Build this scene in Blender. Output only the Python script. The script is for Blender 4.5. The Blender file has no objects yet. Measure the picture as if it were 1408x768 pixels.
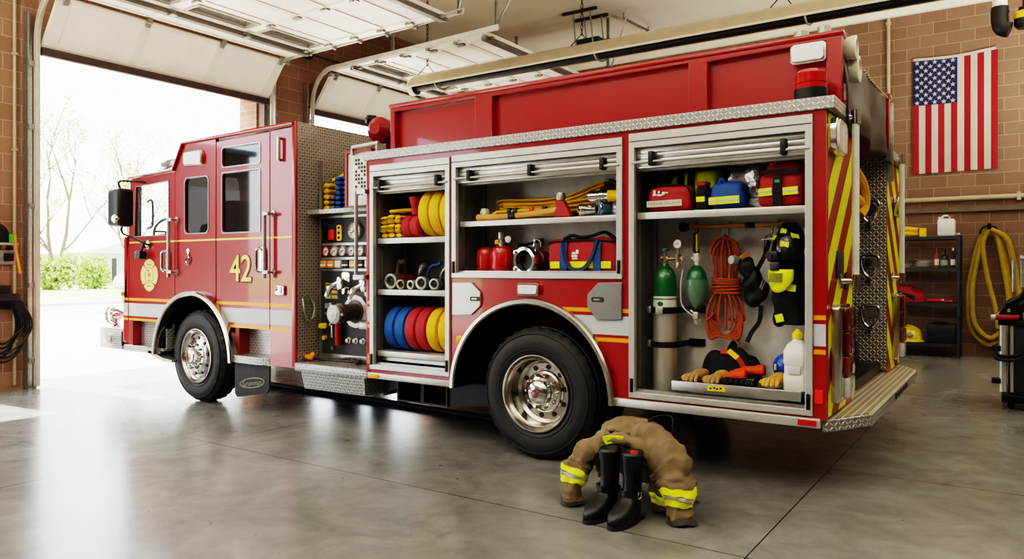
import bpy, bmesh, math, random
from mathutils import Vector, Matrix, noise
from mathutils.geometry import tessellate_polygon
random.seed(7)
SC = bpy.context.scene
COL = SC.collection
PI = math.pi
LOC = {}

# ------------------------------------------------------------------ materials
def lin(h):
    h = h.lstrip('#')
    out = []
    for i in (0, 2, 4):
        c = int(h[i:i+2], 16)/255
        out.append(c/12.92 if c <= 0.04045 else ((c+0.055)/1.055)**2.4)
    return (*out, 1)

MATS = {}
class NT:
    """small wrapper for building node trees"""
    def __init__(s, m):
        s.m = m; s.t = m.node_tree; s.n = s.t.nodes; s.l = s.t.links
    def new(s, t, **k):
        n = s.n.new(t)
        for a, b in k.items(): setattr(n, a, b)
        return n
    def set(s, sock, v):
        if isinstance(v, bpy.types.NodeSocket): s.l.new(v, sock)
        else: sock.default_value = v
    def math(s, op, a, b=0.0, c=0.0):
        n = s.new('ShaderNodeMath', operation=op)
        s.set(n.inputs[0], a); s.set(n.inputs[1], b)
        if len(n.inputs) > 2: s.set(n.inputs[2], c)
        return n.outputs[0]
    def mix(s, f, a, b):
        n = s.new('ShaderNodeMix', data_type='RGBA')
        s.set(n.inputs[0], f); s.set(n.inputs[6], a); s.set(n.inputs[7], b)
        return n.outputs[2]
    def coord(s):
        g = s.new('ShaderNodeNewGeometry')
        return g.outputs['Position']
    def xyz(s, v):
        n = s.new('ShaderNodeSeparateXYZ'); s.l.new(v, n.inputs[0]); return n.outputs
    def noise(s, vec, scale, detail=4, rough=.55):
        n = s.new('ShaderNodeTexNoise')
        s.l.new(vec, n.inputs['Vector']); n.inputs['Scale'].default_value = scale
        n.inputs['Detail'].default_value = detail; n.inputs['Roughness'].default_value = rough
        return n.outputs['Fac']
    def ramp(s, f, stops):
        n = s.new('ShaderNodeValToRGB'); e = n.color_ramp.elements
        while len(e) < len(stops): e.new(.5)
        for i, (p, c) in enumerate(stops): e[i].position = p; e[i].color = c
        s.l.new(f, n.inputs[0]); return n.outputs[0]
    def bump(s, h, strength=.3, dist=.01):
        n = s.new('ShaderNodeBump'); n.inputs['Strength'].default_value = strength
        n.inputs['Distance'].default_value = dist; s.l.new(h, n.inputs['Height']); return n.outputs[0]

def base_mat(name):
    m = bpy.data.materials.new(name); m.use_nodes = True
    nt = NT(m); p = nt.n['Principled BSDF']
    return m, nt, p

def M(name, col='#808080', rough=.5, metal=0., var=.12, vs=6., bump=0., bs=60., coat=0., alpha=1., trans=0., emit=None, es=0., dirt=None, sheen=0., ior=None):
    """principled material with a little procedural variation of tone (and optional bump)"""
    if name in MATS: return MATS[name]
    m, nt, p = base_mat(name)
    c = lin(col); pos = None
    if var > 0:
        pos = nt.new('ShaderNodeTexCoord').outputs['Object']
        f = nt.noise(pos, vs)
        lo = tuple(x*(1-var) for x in c[:3])+(1,); hi = tuple(min(1, x*(1+var)) for x in c[:3])+(1,)
        nt.l.new(nt.ramp(f, [(.3, lo), (.7, hi)]), p.inputs['Base Color'])
    else: p.inputs['Base Color'].default_value = c
    p.inputs['Roughness'].default_value = rough; p.inputs['Metallic'].default_value = metal
    p.inputs['Coat Weight'].default_value = coat; p.inputs['Coat Roughness'].default_value = .04
    p.inputs['Transmission Weight'].default_value = trans; p.inputs['Alpha'].default_value = alpha
    if ior: p.inputs['IOR'].default_value = ior
    if sheen: p.inputs['Sheen Weight'].default_value = sheen
    if emit:
        p.inputs['Emission Color'].default_value = lin(emit); p.inputs['Emission Strength'].default_value = es
    if bump > 0:
        if pos is None: pos = nt.new('ShaderNodeTexCoord').outputs['Object']
        nt.l.new(nt.bump(nt.noise(pos, bs, 3), bump, .01), p.inputs['Normal'])
    MATS[name] = m
    return m

def diamond_mat(name, col='#d2d2d0', rough=.3, scale=34., dark=.5, metal=.6):
    """tread plate: raised lozenges of alternating direction, laid out on whichever plane the face lies in"""
    m, nt, p = base_mat(name)
    g = nt.new('ShaderNodeNewGeometry')
    x, y, z = nt.xyz(g.outputs['Position']); nx, ny, nz = nt.xyz(g.outputs['Normal'])
    fx = nt.math('GREATER_THAN', nt.math('ABSOLUTE', nx), .6); fz = nt.math('GREATER_THAN', nt.math('ABSOLUTE', nz), .6)
    def sel(f, a, b):  # f? b : a
        return nt.math('ADD', nt.math('MULTIPLY', a, nt.math('SUBTRACT', 1.0, f)), nt.math('MULTIPLY', b, f))
    u = nt.math('MULTIPLY', sel(fx, x, y), scale); v = nt.math('MULTIPLY', sel(fz, z, y), scale)
    par = nt.math('MODULO', nt.math('ABSOLUTE', nt.math('ADD', nt.math('FLOOR', u), nt.math('FLOOR', v))), 2.0)
    pu = nt.math('SUBTRACT', nt.math('FRACT', u), .5); pv = nt.math('SUBTRACT', nt.math('FRACT', v), .5)
    d1 = nt.math('ADD', pu, pv); d2 = nt.math('SUBTRACT', pu, pv)
    a = sel(par, d1, d2); b = sel(par, d2, d1)
    e = nt.math('ADD', nt.math('POWER', nt.math('MULTIPLY', a, 1.25), 2.0), nt.math('POWER', nt.math('MULTIPLY', b, 3.6), 2.0))
    hgt = nt.math('SUBTRACT', 1.0, nt.math('MINIMUM', e, 1.0))
    c = lin(col); lo = tuple(q*dark for q in c[:3])+(1,)
    base = nt.mix(nt.math('MINIMUM', nt.math('MULTIPLY', hgt, 2.2), 1.0), lo, c)
    nt.l.new(base, p.inputs['Base Color'])
    p.inputs['Metallic'].default_value = metal; p.inputs['Roughness'].default_value = rough
    nt.l.new(nt.bump(hgt, .6, .01), p.inputs['Normal'])
    MATS[name] = m
    return m

def brick_mat(name, axis, c1, c2, mortar, bw=.42, rh=.21):
    m, nt, p = base_mat(name)
    x, y, z = nt.xyz(nt.coord())
    cv = nt.new('ShaderNodeCombineXYZ'); nt.l.new(x if axis == 'y' else y, cv.inputs[0]); nt.l.new(z, cv.inputs[1])
    b = nt.new('ShaderNodeTexBrick'); nt.l.new(cv.outputs[0], b.inputs['Vector'])
    b.inputs['Color1'].default_value = lin(c1); b.inputs['Color2'].default_value = lin(c2); b.inputs['Mortar'].default_value = lin(mortar)
    b.inputs['Scale'].default_value = 1; b.inputs['Mortar Size'].default_value = .006; b.inputs['Mortar Smooth'].default_value = .2
    b.inputs['Brick Width'].default_value = bw; b.inputs['Row Height'].default_value = rh; b.inputs['Bias'].default_value = 0
    f = nt.noise(nt.coord(), 45, 5, .7)
    f2 = nt.noise(nt.coord(), 1.1, 3)
    col = nt.mix(nt.math('MULTIPLY', f, .55), b.outputs['Color'], nt.ramp(f, [(.3, lin('#5a4334')), (.75, lin('#a88c76'))]))
    col = nt.mix(nt.math('MULTIPLY', f2, .35), col, lin('#6b5040'))
    nt.l.new(col, p.inputs['Base Color']); p.inputs['Roughness'].default_value = .75
    h = nt.math('ADD', nt.math('MULTIPLY', b.outputs['Fac'], -1.0), nt.math('MULTIPLY', f, .25))
    nt.l.new(nt.bump(h, .5, .006), p.inputs['Normal'])
    MATS[name] = m
    return m

# ------------------------------------------------------------------ mesh builder
class MB:
    def __init__(s): s.v = []; s.f = []; s.m = []; s.xf = None
    def add(s, vs, fs, mi=0):
        b = len(s.v)
        if s.xf is not None: vs = [s.xf @ Vector(p) for p in vs]
        s.v += [tuple(p) for p in vs]; s.f += [tuple(b+i for i in f) for f in fs]
        s.m += [mi]*len(fs) if isinstance(mi, int) else list(mi)
        return s
    def box(s, x0, x1, y0, y1, z0, z1, mi=0, r=0., seg=2):
        if r <= 0:
            return s.add([(x0,y0,z0),(x1,y0,z0),(x1,y1,z0),(x0,y1,z0),(x0,y0,z1),(x1,y0,z1),(x1,y1,z1),(x0,y1,z1)],
                [(0,3,2,1),(4,5,6,7),(0,1,5,4),(1,2,6,5),(2,3,7,6),(3,0,4,7)], mi)
        bm = bmesh.new(); bmesh.ops.create_cube(bm, size=1)
        sx, sy, sz = abs(x1-x0), abs(y1-y0), abs(z1-z0)
        for v in bm.verts: v.co = ((x0+x1)/2+v.co.x*sx, (y0+y1)/2+v.co.y*sy, (z0+z1)/2+v.co.z*sz)
        r = min(r, sx*.49, sy*.49, sz*.49)
        bmesh.ops.bevel(bm, geom=bm.edges[:], offset=r, segments=seg, profile=.5, affect='EDGES')
        return s.bm(bm, mi)
    def bm(s, bm, mi=0):
        bm.verts.index_update()
        s.add([v.co.copy() for v in bm.verts], [[v.index for v in f.verts] for f in bm.faces], mi); bm.free(); return s
    def cyl(s, p0, p1, r0, r1=None, n=16, mi=0, caps=True):
        r1 = r0 if r1 is None else r1
        return s.loft([ring(p0, Vector(p1)-Vector(p0), r0, n), ring(p1, Vector(p1)-Vector(p0), r1, n)], mi, caps)
    def loft(s, rings, mi=0, caps=True, closed=False):
        n = len(rings[0]); vs = [p for r in rings for p in r]; fs = []
        k = len(rings)
        for i in range(k if closed else k-1):
            a = i*n; b = ((i+1) % k)*n
            for j in range(n):
                fs.append((a+j, a+(j+1) % n, b+(j+1) % n, b+j))
        if caps and not closed:
            fs.append(tuple(range(n-1, -1, -1))); fs.append(tuple((k-1)*n+j for j in range(n)))
        return s.add(vs, fs, mi)
    def tube(s, pts, r, n=8, mi=0, closed=False, flat=None, up=None):
        """tube of radius r (number, list or function of 0..1); flat=(a,b) gives an elliptic section a wide, b thick"""
        pts = [Vector(p) for p in pts]; k = len(pts); rings = []; nrm = None
        for i in range(k):
            t = (pts[(i+1) % k]-pts[i-1]) if closed else (pts[min(i+1, k-1)]-pts[max(i-1, 0)])
            if t.length < 1e-9: t = Vector((0, 0, 1))
            t.normalize()
            if nrm is None or up is not None:
                a = Vector(up) if up is not None else (Vector((0, 0, 1)) if abs(t.z) < .9 else Vector((1, 0, 0)))
                nrm = (a-t*a.dot(t)).normalized()
            else:
                nrm = (nrm-t*nrm.dot(t)).normalized()
            bi = t.cross(nrm)
            ri = r[i] if isinstance(r, (list, tuple)) else (r(i/max(1, k-1)) if callable(r) else r)
            fa, fb = flat if flat else (1, 1)
            rings.append([pts[i]+nrm*(math.cos(q)*ri*fb)+bi*(math.sin(q)*ri*fa) for q in (2*PI*j/n for j in range(n))])
        return s.loft(rings, mi, True, closed)
    def strap(s, pts, w, t, up, mi=0, closed=False):
        """flat band: width w along 'up' direction, thickness t"""
        pts = [Vector(p) for p in pts]; k = len(pts); rings = []; up = Vector(up).normalized()
        for i in range(k):
            d = (pts[(i+1) % k]-pts[i-1]) if closed else (pts[min(i+1, k-1)]-pts[max(i-1, 0)])
            d.normalize(); u = (up-d*up.dot(d)).normalized(); o = d.cross(u)
            rings.append([pts[i]+u*w/2+o*t/2, pts[i]-u*w/2+o*t/2, pts[i]-u*w/2-o*t/2, pts[i]+u*w/2-o*t/2])
        return s.loft(rings, mi, True, closed)
    def lathe(s, prof, p0, axis=(0, 0, 1), n=24, mi=0, caps=False):
        ax = Vector(axis).normalized()
        return s.loft([ring(Vector(p0)+ax*h, ax, max(r, 1e-5), n) for r, h in prof], mi, caps)
    def plate(s, outer, holes, axis, d0, d1, mi=0):
        """polygon (with holes) in the plane normal to axis, between depths d0 and d1"""
        def P(u, v, d): return {'y': (u, d, v), 'x': (d, u, v), 'z': (u, v, d)}[axis]
        loops = [outer]+list(holes)
        tris = tessellate_polygon([[Vector((u, v, 0)) for u, v in lp] for lp in loops])
        flat = [p for lp in loops for p in lp]; n = len(flat)
        vs = [P(u, v, d0) for u, v in flat]+[P(u, v, d1) for u, v in flat]
        fs = []
        for a, b, c in tris: fs.append((a, b, c)); fs.append((n+c, n+b, n+a))
        o = 0
        for lp in loops:
            k = len(lp)
            for i in range(k): fs.append((o+i, o+(i+1) % k, n+o+(i+1) % k, n+o+i))
            o += k
        return s.add(vs, fs, mi)
    def grid(s, fn, nu, nv, mi=0, cu=False):
        vs = [fn(i/nu, j/nv) for i in range(nu+(0 if cu else 1)) for j in range(nv+1)]
        R = nv+1; K = nu if cu else nu+1
        fs = [(i*R+j, ((i+1) % K)*R+j, ((i+1) % K)*R+j+1, i*R+j+1) for i in range(nu) for j in range(nv)]
        if callable(mi): mi = [mi((i+.5)/nu, (j+.5)/nv) for i in range(nu) for j in range(nv)]
        return s.add(vs, fs, mi)
    def ell(s, c, r, nu=16, nv=10, mi=0, wob=0., ws=6.):
        def fn(u, v):
            a = 2*PI*u; b = PI*(v-.5)*.999
            d = Vector((math.cos(a)*math.cos(b), math.sin(a)*math.cos(b), math.sin(b)))
            p = Vector((c[0]+d.x*r[0], c[1]+d.y*r[1], c[2]+d.z*r[2]))
            if wob: p += d*wob*noise.noise(p*ws)
            return p
        return s.grid(fn, nu, nv, mi, cu=True)
    def crumple(s, amt, sc, seed=0., start=0):
        o = Vector((seed, seed*1.7, seed*.3))
        for i in range(start, len(s.v)):
            p = Vector(s.v[i]); s.v[i] = tuple(p+noise.noise_vector(p*sc+o)*amt)
        return s
    def build(s, name, mat, parent=None, local=False, angle=35, bevel=0., sub=0, solid=0.):
        off = Vector((0, 0, 0))
        if parent is not None and not local: off = LOC.get(parent.name, off)
        me = bpy.data.meshes.new(name)
        me.from_pydata([tuple(Vector(p)-off) for p in s.v], [], s.f)
        mats = mat if isinstance(mat, (list, tuple)) else [mat]
        for q in mats: me.materials.append(q)
        for p, i in zip(me.polygons, s.m): p.material_index = i
        bm = bmesh.new(); bm.from_mesh(me); bmesh.ops.recalc_face_normals(bm, faces=bm.faces[:]); bm.to_mesh(me); bm.free()
        me.polygons.foreach_set('use_smooth', [True]*len(me.polygons))
        if angle < 180: me.set_sharp_from_angle(angle=math.radians(angle))
        o = bpy.data.objects.new(name, me); COL.objects.link(o)
        if parent is not None: o.parent = parent
        LOC[o.name] = off
        if bevel > 0:
            b = o.modifiers.new('b', 'BEVEL'); b.width = bevel; b.segments = 2; b.limit_method = 'ANGLE'; b.angle_limit = math.radians(40)
        if solid: o.modifiers.new('s', 'SOLIDIFY').thickness = solid
        if sub:
            q = o.modifiers.new('s', 'SUBSURF'); q.levels = sub; q.render_levels = sub
        return o

def each(mb, name, mat, parent=None, **k):
    """one object for every separate piece of the builder"""
    par = list(range(len(mb.v)))
    def find(a):
        while par[a] != a: par[a] = par[par[a]]; a = par[a]
        return a
    for f in mb.f:
        for q in f[1:]: par[find(q)] = find(f[0])
    groups = {}
    for f, i in zip(mb.f, mb.m): groups.setdefault(find(f[0]), []).append((f, i))
    out = []
    for fs in groups.values():
        ids = sorted({q for f, _ in fs for q in f}); ix = {q: n for n, q in enumerate(ids)}
        m = MB(); m.v = [mb.v[q] for q in ids]; m.f = [tuple(ix[q] for q in f) for f, _ in fs]; m.m = [i for _, i in fs]
        out.append(m.build(name, mat, parent, **k))
    return out

def ring(c, ax, r, n):
    ax = Vector(ax).normalized(); a = Vector((0, 0, 1)) if abs(ax.z) < .9 else Vector((1, 0, 0))
    u = (a-ax*a.dot(ax)).normalized(); w = ax.cross(u); c = Vector(c)
    return [c+(u*math.cos(2*PI*j/n)+w*math.sin(2*PI*j/n))*r for j in range(n)]

def rrect(x0, x1, z0, z1, r, n=4):
    out = []
    for cx, cz, a0 in ((x1-r, z1-r, 0), (x0+r, z1-r, 90), (x0+r, z0+r, 180), (x1-r, z0+r, 270)):
        for i in range(n+1):
            a = math.radians(a0+90*i/n); out.append((cx+r*math.cos(a), cz+r*math.sin(a)))
    return out

def circ(cx, cz, r, n=24, a0=0, a1=360):
    full = a1-a0 >= 360
    return [(cx+r*math.cos(math.radians(a0+(a1-a0)*i/(n if full else n-1))), cz+r*math.sin(math.radians(a0+(a1-a0)*i/(n if full else n-1)))) for i in range(n)]

def spline(pts, n=8, closed=False):
    """Catmull-Rom through the points"""
    P = [Vector(p) for p in pts]; k = len(P); out = []
    for i in range(k if closed else k-1):
        if closed: a, b, c, d = P[i-1], P[i], P[(i+1) % k], P[(i+2) % k]
        else: a, b, c, d = P[max(i-1, 0)], P[i], P[i+1], P[min(i+2, k-1)]
        for j in range(n):
            t = j/n
            out.append(.5*((2*b)+(c-a)*t+(2*a-5*b+4*c-d)*t*t+(3*b-a-3*c+d)*t**3))
    if not closed: out.append(P[-1])
    return out

# ------------------------------------------------------------------ things, parts, setting
def thing(name, label, cat, loc=(0, 0, 0), rotz=0., group=None):
    o = bpy.data.objects.new(name, None); COL.objects.link(o); o.location = loc; o.rotation_euler = (0, 0, rotz)
    o.empty_display_size = .1
    LOC[o.name] = Vector(loc); o['label'] = label; o['category'] = cat
    if group: o['group'] = group
    return o
def tag(o, label, cat, group=None, kind=None):
    o['label'] = label; o['category'] = cat
    if group: o['group'] = group
    if kind: o['kind'] = kind
    return o
def struct(o, label=None):
    o['kind'] = 'structure'
    if label: o['label'] = label
    return o
def sgroup(name, loc=(0, 0, 0)):
    o = bpy.data.objects.new(name, None); COL.objects.link(o); o.location = loc; LOC[o.name] = Vector(loc); o['kind'] = 'structure'
    return o
def pempty(name, parent):
    """a part that only carries sub-parts of its own"""
    o = bpy.data.objects.new(name, None); COL.objects.link(o); o.parent = parent; LOC[o.name] = LOC[parent.name].copy(); return o
def dup(root, loc, rotz=None, label=None, group=None, scale=None):
    r = root.copy(); COL.objects.link(r); r.location = loc
    if rotz is not None: r.rotation_euler = (0, 0, rotz)
    if scale: r.scale = scale
    if label: r['label'] = label
    if group: r['group'] = group
    for ch in list(root.children):
        c = ch.copy(); COL.objects.link(c); c.parent = r
        for g in ch.children:
            d = g.copy(); COL.objects.link(d); d.parent = c
    return r
def dup_part(part, parent, move=(0, 0, 0)):
    c = part.copy(); COL.objects.link(c); c.parent = parent; c.location = part.location+Vector(move)
    for g in part.children:
        d = g.copy(); COL.objects.link(d); d.parent = c
    return c
def text(name, s, size, loc, facing, mat, parent=None, extrude=.002, sx=1., offset=0., align='CENTER', local=False, rot=0.):
    """lettering as a mesh; facing '-y' or '+x'"""
    cu = bpy.data.curves.new(name, 'FONT'); cu.body = s; cu.size = size; cu.extrude = extrude; cu.align_x = align; cu.align_y = 'CENTER'; cu.offset = offset
    t = bpy.data.objects.new('tmp', cu); COL.objects.link(t)
    dg = bpy.context.evaluated_depsgraph_get(); me = bpy.data.meshes.new_from_object(t.evaluated_get(dg))
    COL.objects.unlink(t); bpy.data.objects.remove(t); bpy.data.curves.remove(cu)
    off = LOC.get(parent.name, Vector()) if parent is not None and not local else Vector()
    cr, sr = math.cos(rot), math.sin(rot)
    for v in me.vertices:
        x, y, z = v.co; x *= sx; x, y = x*cr-y*sr, x*sr+y*cr
        q = {'-y': (x, -z, y), '+x': (z, x, y)}[facing]
        v.co = Vector(loc)-off+Vector(q)
    me.name = name; me.materials.append(mat)
    o = bpy.data.objects.new(name, me); COL.objects.link(o)
    if parent is not None: o.parent = parent
    return o

# shared materials
RED = M('red paint', '#930207', .3, 0, .06, 1.2, coat=.6)
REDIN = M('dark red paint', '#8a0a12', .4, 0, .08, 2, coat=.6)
WHITE_BAND = M('white reflective band', '#b6babe', .4, 0, .05)
GOLD = M('gold tape', '#e0982c', .35, .1, .06)
GOLD2 = M('gold leaf', '#e9bd5e', .35, .25, .08)
CHROME = M('chrome', '#d8d8d6', .1, 1., .04)
ALU = M('brushed aluminium', '#b0b0ad', .32, .8, .07, 12)
ALUW = M('pale aluminium trim', '#bdbdb9', .36, .5, .06)
STEEL = M('stainless steel', '#bdb8b0', .2, 1., .08, 5)
GALV = M('galvanised steel', '#a3a39b', .42, .75, .18, 22)
DIAMOND = diamond_mat('tread plate')
DIAMOND_DK = diamond_mat('shade-toned tread plate', '#d6cfc4', .32, 34., .42, .4)  # copy of the tread plate with shade put into its darker gaps
BLACK = M('black plastic', '#121212', .45)
BLACKM = M('black painted metal', '#1a1a1a', .35, .3)
RUBBER = M('tyre rubber', '#29292b', .6, 0, .2, 14, bump=.15, bs=120)
DKGREY = M('dark grey metal', '#3a3b3c', .45, .3, .15)
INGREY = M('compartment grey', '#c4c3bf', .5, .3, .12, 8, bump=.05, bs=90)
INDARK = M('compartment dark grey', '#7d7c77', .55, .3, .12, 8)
YELLOW = M('yellow hose jacket', '#d9ad18', .7, 0, .12, 30, bump=.25, bs=220)
HIVIS = M('fluorescent yellow', '#d6dc18', .5, 0, .06, 10, emit='#c8d010', es=.02)
SILVER_TAPE = M('silver reflective tape', '#b2b2a8', .4, .2, .08)
BLUE = M('blue hose jacket', '#1c5a9c', .7, 0, .12, 30, bump=.25, bs=220)
REDHOSE = M('red hose jacket', '#a82a34', .7, 0, .12, 30, bump=.25, bs=220)
GREYHOSE = M('grey hose jacket', '#6b6c6e', .7, 0, .12, 30, bump=.25, bs=220)
REDCLOTH = M('red nylon', '#960f15', .6, 0, .1, 10, bump=.2, bs=160)
BLUECLOTH = M('blue nylon', '#1b4a8c', .6, 0, .12, 10, bump=.2, bs=160)
NAVY = M('navy webbing', '#1d2b45', .7, 0, .1)
BLACKCLOTH = M('black cloth', '#15151a', .8, 0, .2, 14, bump=.3, bs=130)
WOOD = M('ash wood', '#b98545', .45, 0, .18, 9)
WHITEPL = M('white plastic', '#dcdcd6', .4, 0, .03)
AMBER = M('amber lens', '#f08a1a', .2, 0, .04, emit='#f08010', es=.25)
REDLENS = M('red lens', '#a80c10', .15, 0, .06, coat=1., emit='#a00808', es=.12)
CLEARLENS = M('clear lens', '#d6d8d6', .18, .3, .1, 40, coat=1., bump=.3, bs=160)
GLASS = M('dark window glass', '#0a0c0c', .02, 0, 0, alpha=.86, coat=1.)
CLEAR = M('clear glass', '#aebcb8', .02, 0, 0, alpha=.12, coat=.6)
CREAM = M('cream enamel', '#d9d2bd', .4, .1, .06)
# ------------------------------------------------------------------ room
XW = -10.46; XWO = -11.06; YB = 10.2; YF = -10.6; XR = 6.5; ZC = 6.2
def m_floor():
    m, nt, p = base_mat('polished concrete floor')
    pos = nt.coord(); x, y, z = nt.xyz(pos)
    def wisp(scale, detail, dist, rough=.6):
        n = nt.new('ShaderNodeTexNoise'); nt.l.new(pos, n.inputs['Vector']); n.inputs['Scale'].default_value = scale; n.inputs['Detail'].default_value = detail
        n.inputs['Distortion'].default_value = dist; n.inputs['Roughness'].default_value = rough; return n.outputs['Fac']
    big = wisp(.45, 5, .6); cl = wisp(1.7, 7, 1.6); fine = wisp(9, 6, .8)
    f = nt.math('ADD', nt.math('MULTIPLY', big, .5), nt.math('ADD', nt.math('MULTIPLY', cl, .38), nt.math('MULTIPLY', fine, .12)))
    col = nt.ramp(f, [(.34, lin('#5f605d')), (.5, lin('#787975')), (.66, lin('#8e8f8b'))])
    def line(c, a, w=.0042):
        return nt.math('LESS_THAN', nt.math('ABSOLUTE', nt.math('SUBTRACT', c, a)), w)
    seam = line(y, -1.09)
    for s in (line(x, -5.79), line(x, -1.18), line(x, -9.6), line(y, -5.7), line(x, 3.4)):
        seam = nt.math('MAXIMUM', seam, s)
    far = nt.math('MULTIPLY', line(y, 1.02), nt.math('GREATER_THAN', x, -1.18))
    seam = nt.math('MAXIMUM', seam, far)
    # little dark pits and scuffs
    v = nt.new('ShaderNodeTexVoronoi'); v.inputs['Scale'].default_value = 3.1; nt.l.new(pos, v.inputs['Vector'])
    pit = nt.math('LESS_THAN', v.outputs['Distance'], .03)
    fleck = nt.math('MULTIPLY', nt.math('LESS_THAN', wisp(5.5, 8, 1.2, .72), .315), .5)
    col = nt.mix(fleck, col, lin('#3f3d38'))
    col = nt.mix(nt.math('MAXIMUM', nt.math('MULTIPLY', seam, .92), nt.math('MULTIPLY', pit, .8)), col, lin('#1d1a17'))
    nt.l.new(col, p.inputs['Base Color'])
    r = nt.ramp(nt.math('ADD', nt.math('MULTIPLY', cl, .6), nt.math('MULTIPLY', fine, .4)), [(.15, (.19, .19, .19, 1)), (.85, (.27, .27, .27, 1))])
    nt.l.new(r, p.inputs['Roughness'])
    p.inputs['Specular IOR Level'].default_value = .62
    nt.l.new(nt.bump(nt.math('SUBTRACT', nt.math('ADD', nt.math('MULTIPLY', fine, .4), nt.math('MULTIPLY', cl, .6)), seam), .08, .01), p.inputs['Normal'])
    return m
FLOOR = m_floor()
BRICK_Y = brick_mat('brown block masonry', 'y', '#886d58', '#755c48', '#a99a85')
BRICK_X = brick_mat('brown block masonry at doors', 'x', '#a9866f', '#97745f', '#c3b09c')  # same block as the back wall, lightened in colour for missing light
BRICK_OUT = brick_mat('orange brick reveal', 'y', '#c08a6a', '#ae7555', '#cbb49c', .22, .075*1.3)
CEIL = M('painted ceiling', '#efe7d6', .7, 0, .07, .8)
DOORW = M('white door panel', '#f3eee2', .5, 0, .04, 3, bump=.05, bs=8)
DOORSTILE = M('door stile', '#ece6d8', .45, .1, .04)
SEALM = M('door bottom seal', '#4a3d38', .6)
STRUT = M('steel strut', '#75726a', .45, .5)

struct(MB().box(XWO, XR, YF, YB+.3, -.2, 0).build('floor', FLOOR))
struct(MB().box(XWO, XR+.3, YF-.3, YB+.3, ZC, ZC+.05).build('ceiling', CEIL))
struct(MB().box(XWO, XR+.3, YB, YB+.3, 0, ZC).build('wall_back', BRICK_Y))
struct(MB().box(XR, XR+.3, YF, YB, 0, ZC).build('wall_right', M('masonry right', '#5d4e42', .8)))  # colour darkened to stand in for an unlit wall in reflections
struct(MB().box(XWO, XR+.3, YF-.3, YF, 0, ZC).build('wall_front', M('masonry front', '#4e4239', .8)))  # darkened in colour so the truck paint mirrors an unlit wall
# door wall: piers and lintel in one piece of masonry
DOORS = [(-10.0, -6.2), (-5.0, -1.4), (-.5, 3.1), (3.98, 7.58)]
HD = 4.36
w = MB()
edges = [YF]+[e for d in DOORS for e in d]+[YB]
for i in range(0, len(edges), 2): w.box(XWO, XW, edges[i], edges[i+1], 0, ZC)
for a, b in DOORS: w.box(XWO, XW, a, b, HD+.06, ZC)
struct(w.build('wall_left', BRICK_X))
# brick jamb outside the first doorway catching the sun
struct(MB().box(-11.07, -10.62, 3.02, 3.1, 0, HD+.06).build('trim_1', BRICK_OUT))
struct(MB().box(-11.07, -10.62, 7.5, 7.58, 0, HD+.06).build('trim_2', BRICK_OUT))
for i, (a, b) in enumerate(DOORS[2:]):
    st = MB()
    st.box(-10.62, XW+.005, a, a+.05, 0, HD); st.box(-10.62, XW+.005, b-.05, b, 0, HD); st.box(-10.62, XW+.005, a+.05, b-.05, HD-.005, HD+.06)
    struct(st.build('trim_%d' % (i+3), M('door frame channel', '#6d5a50', .5, .3)))

def rail_path(y, z1=5.0, x_end=-6.3, r=.5):
    xv = XW+.14
    pts = [(xv, y, 0.02), (xv, y, 2), (xv, y, z1-r-.12)]
    for k in range(1, 9):
        a = PI/2*k/8; pts.append((xv+r-r*math.cos(a), y, z1-r-.12+(r+.10)*math.sin(a)))
    pts += [(-8.5, y, z1+.0), (x_end, y, z1+.05)]
    return pts

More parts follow.
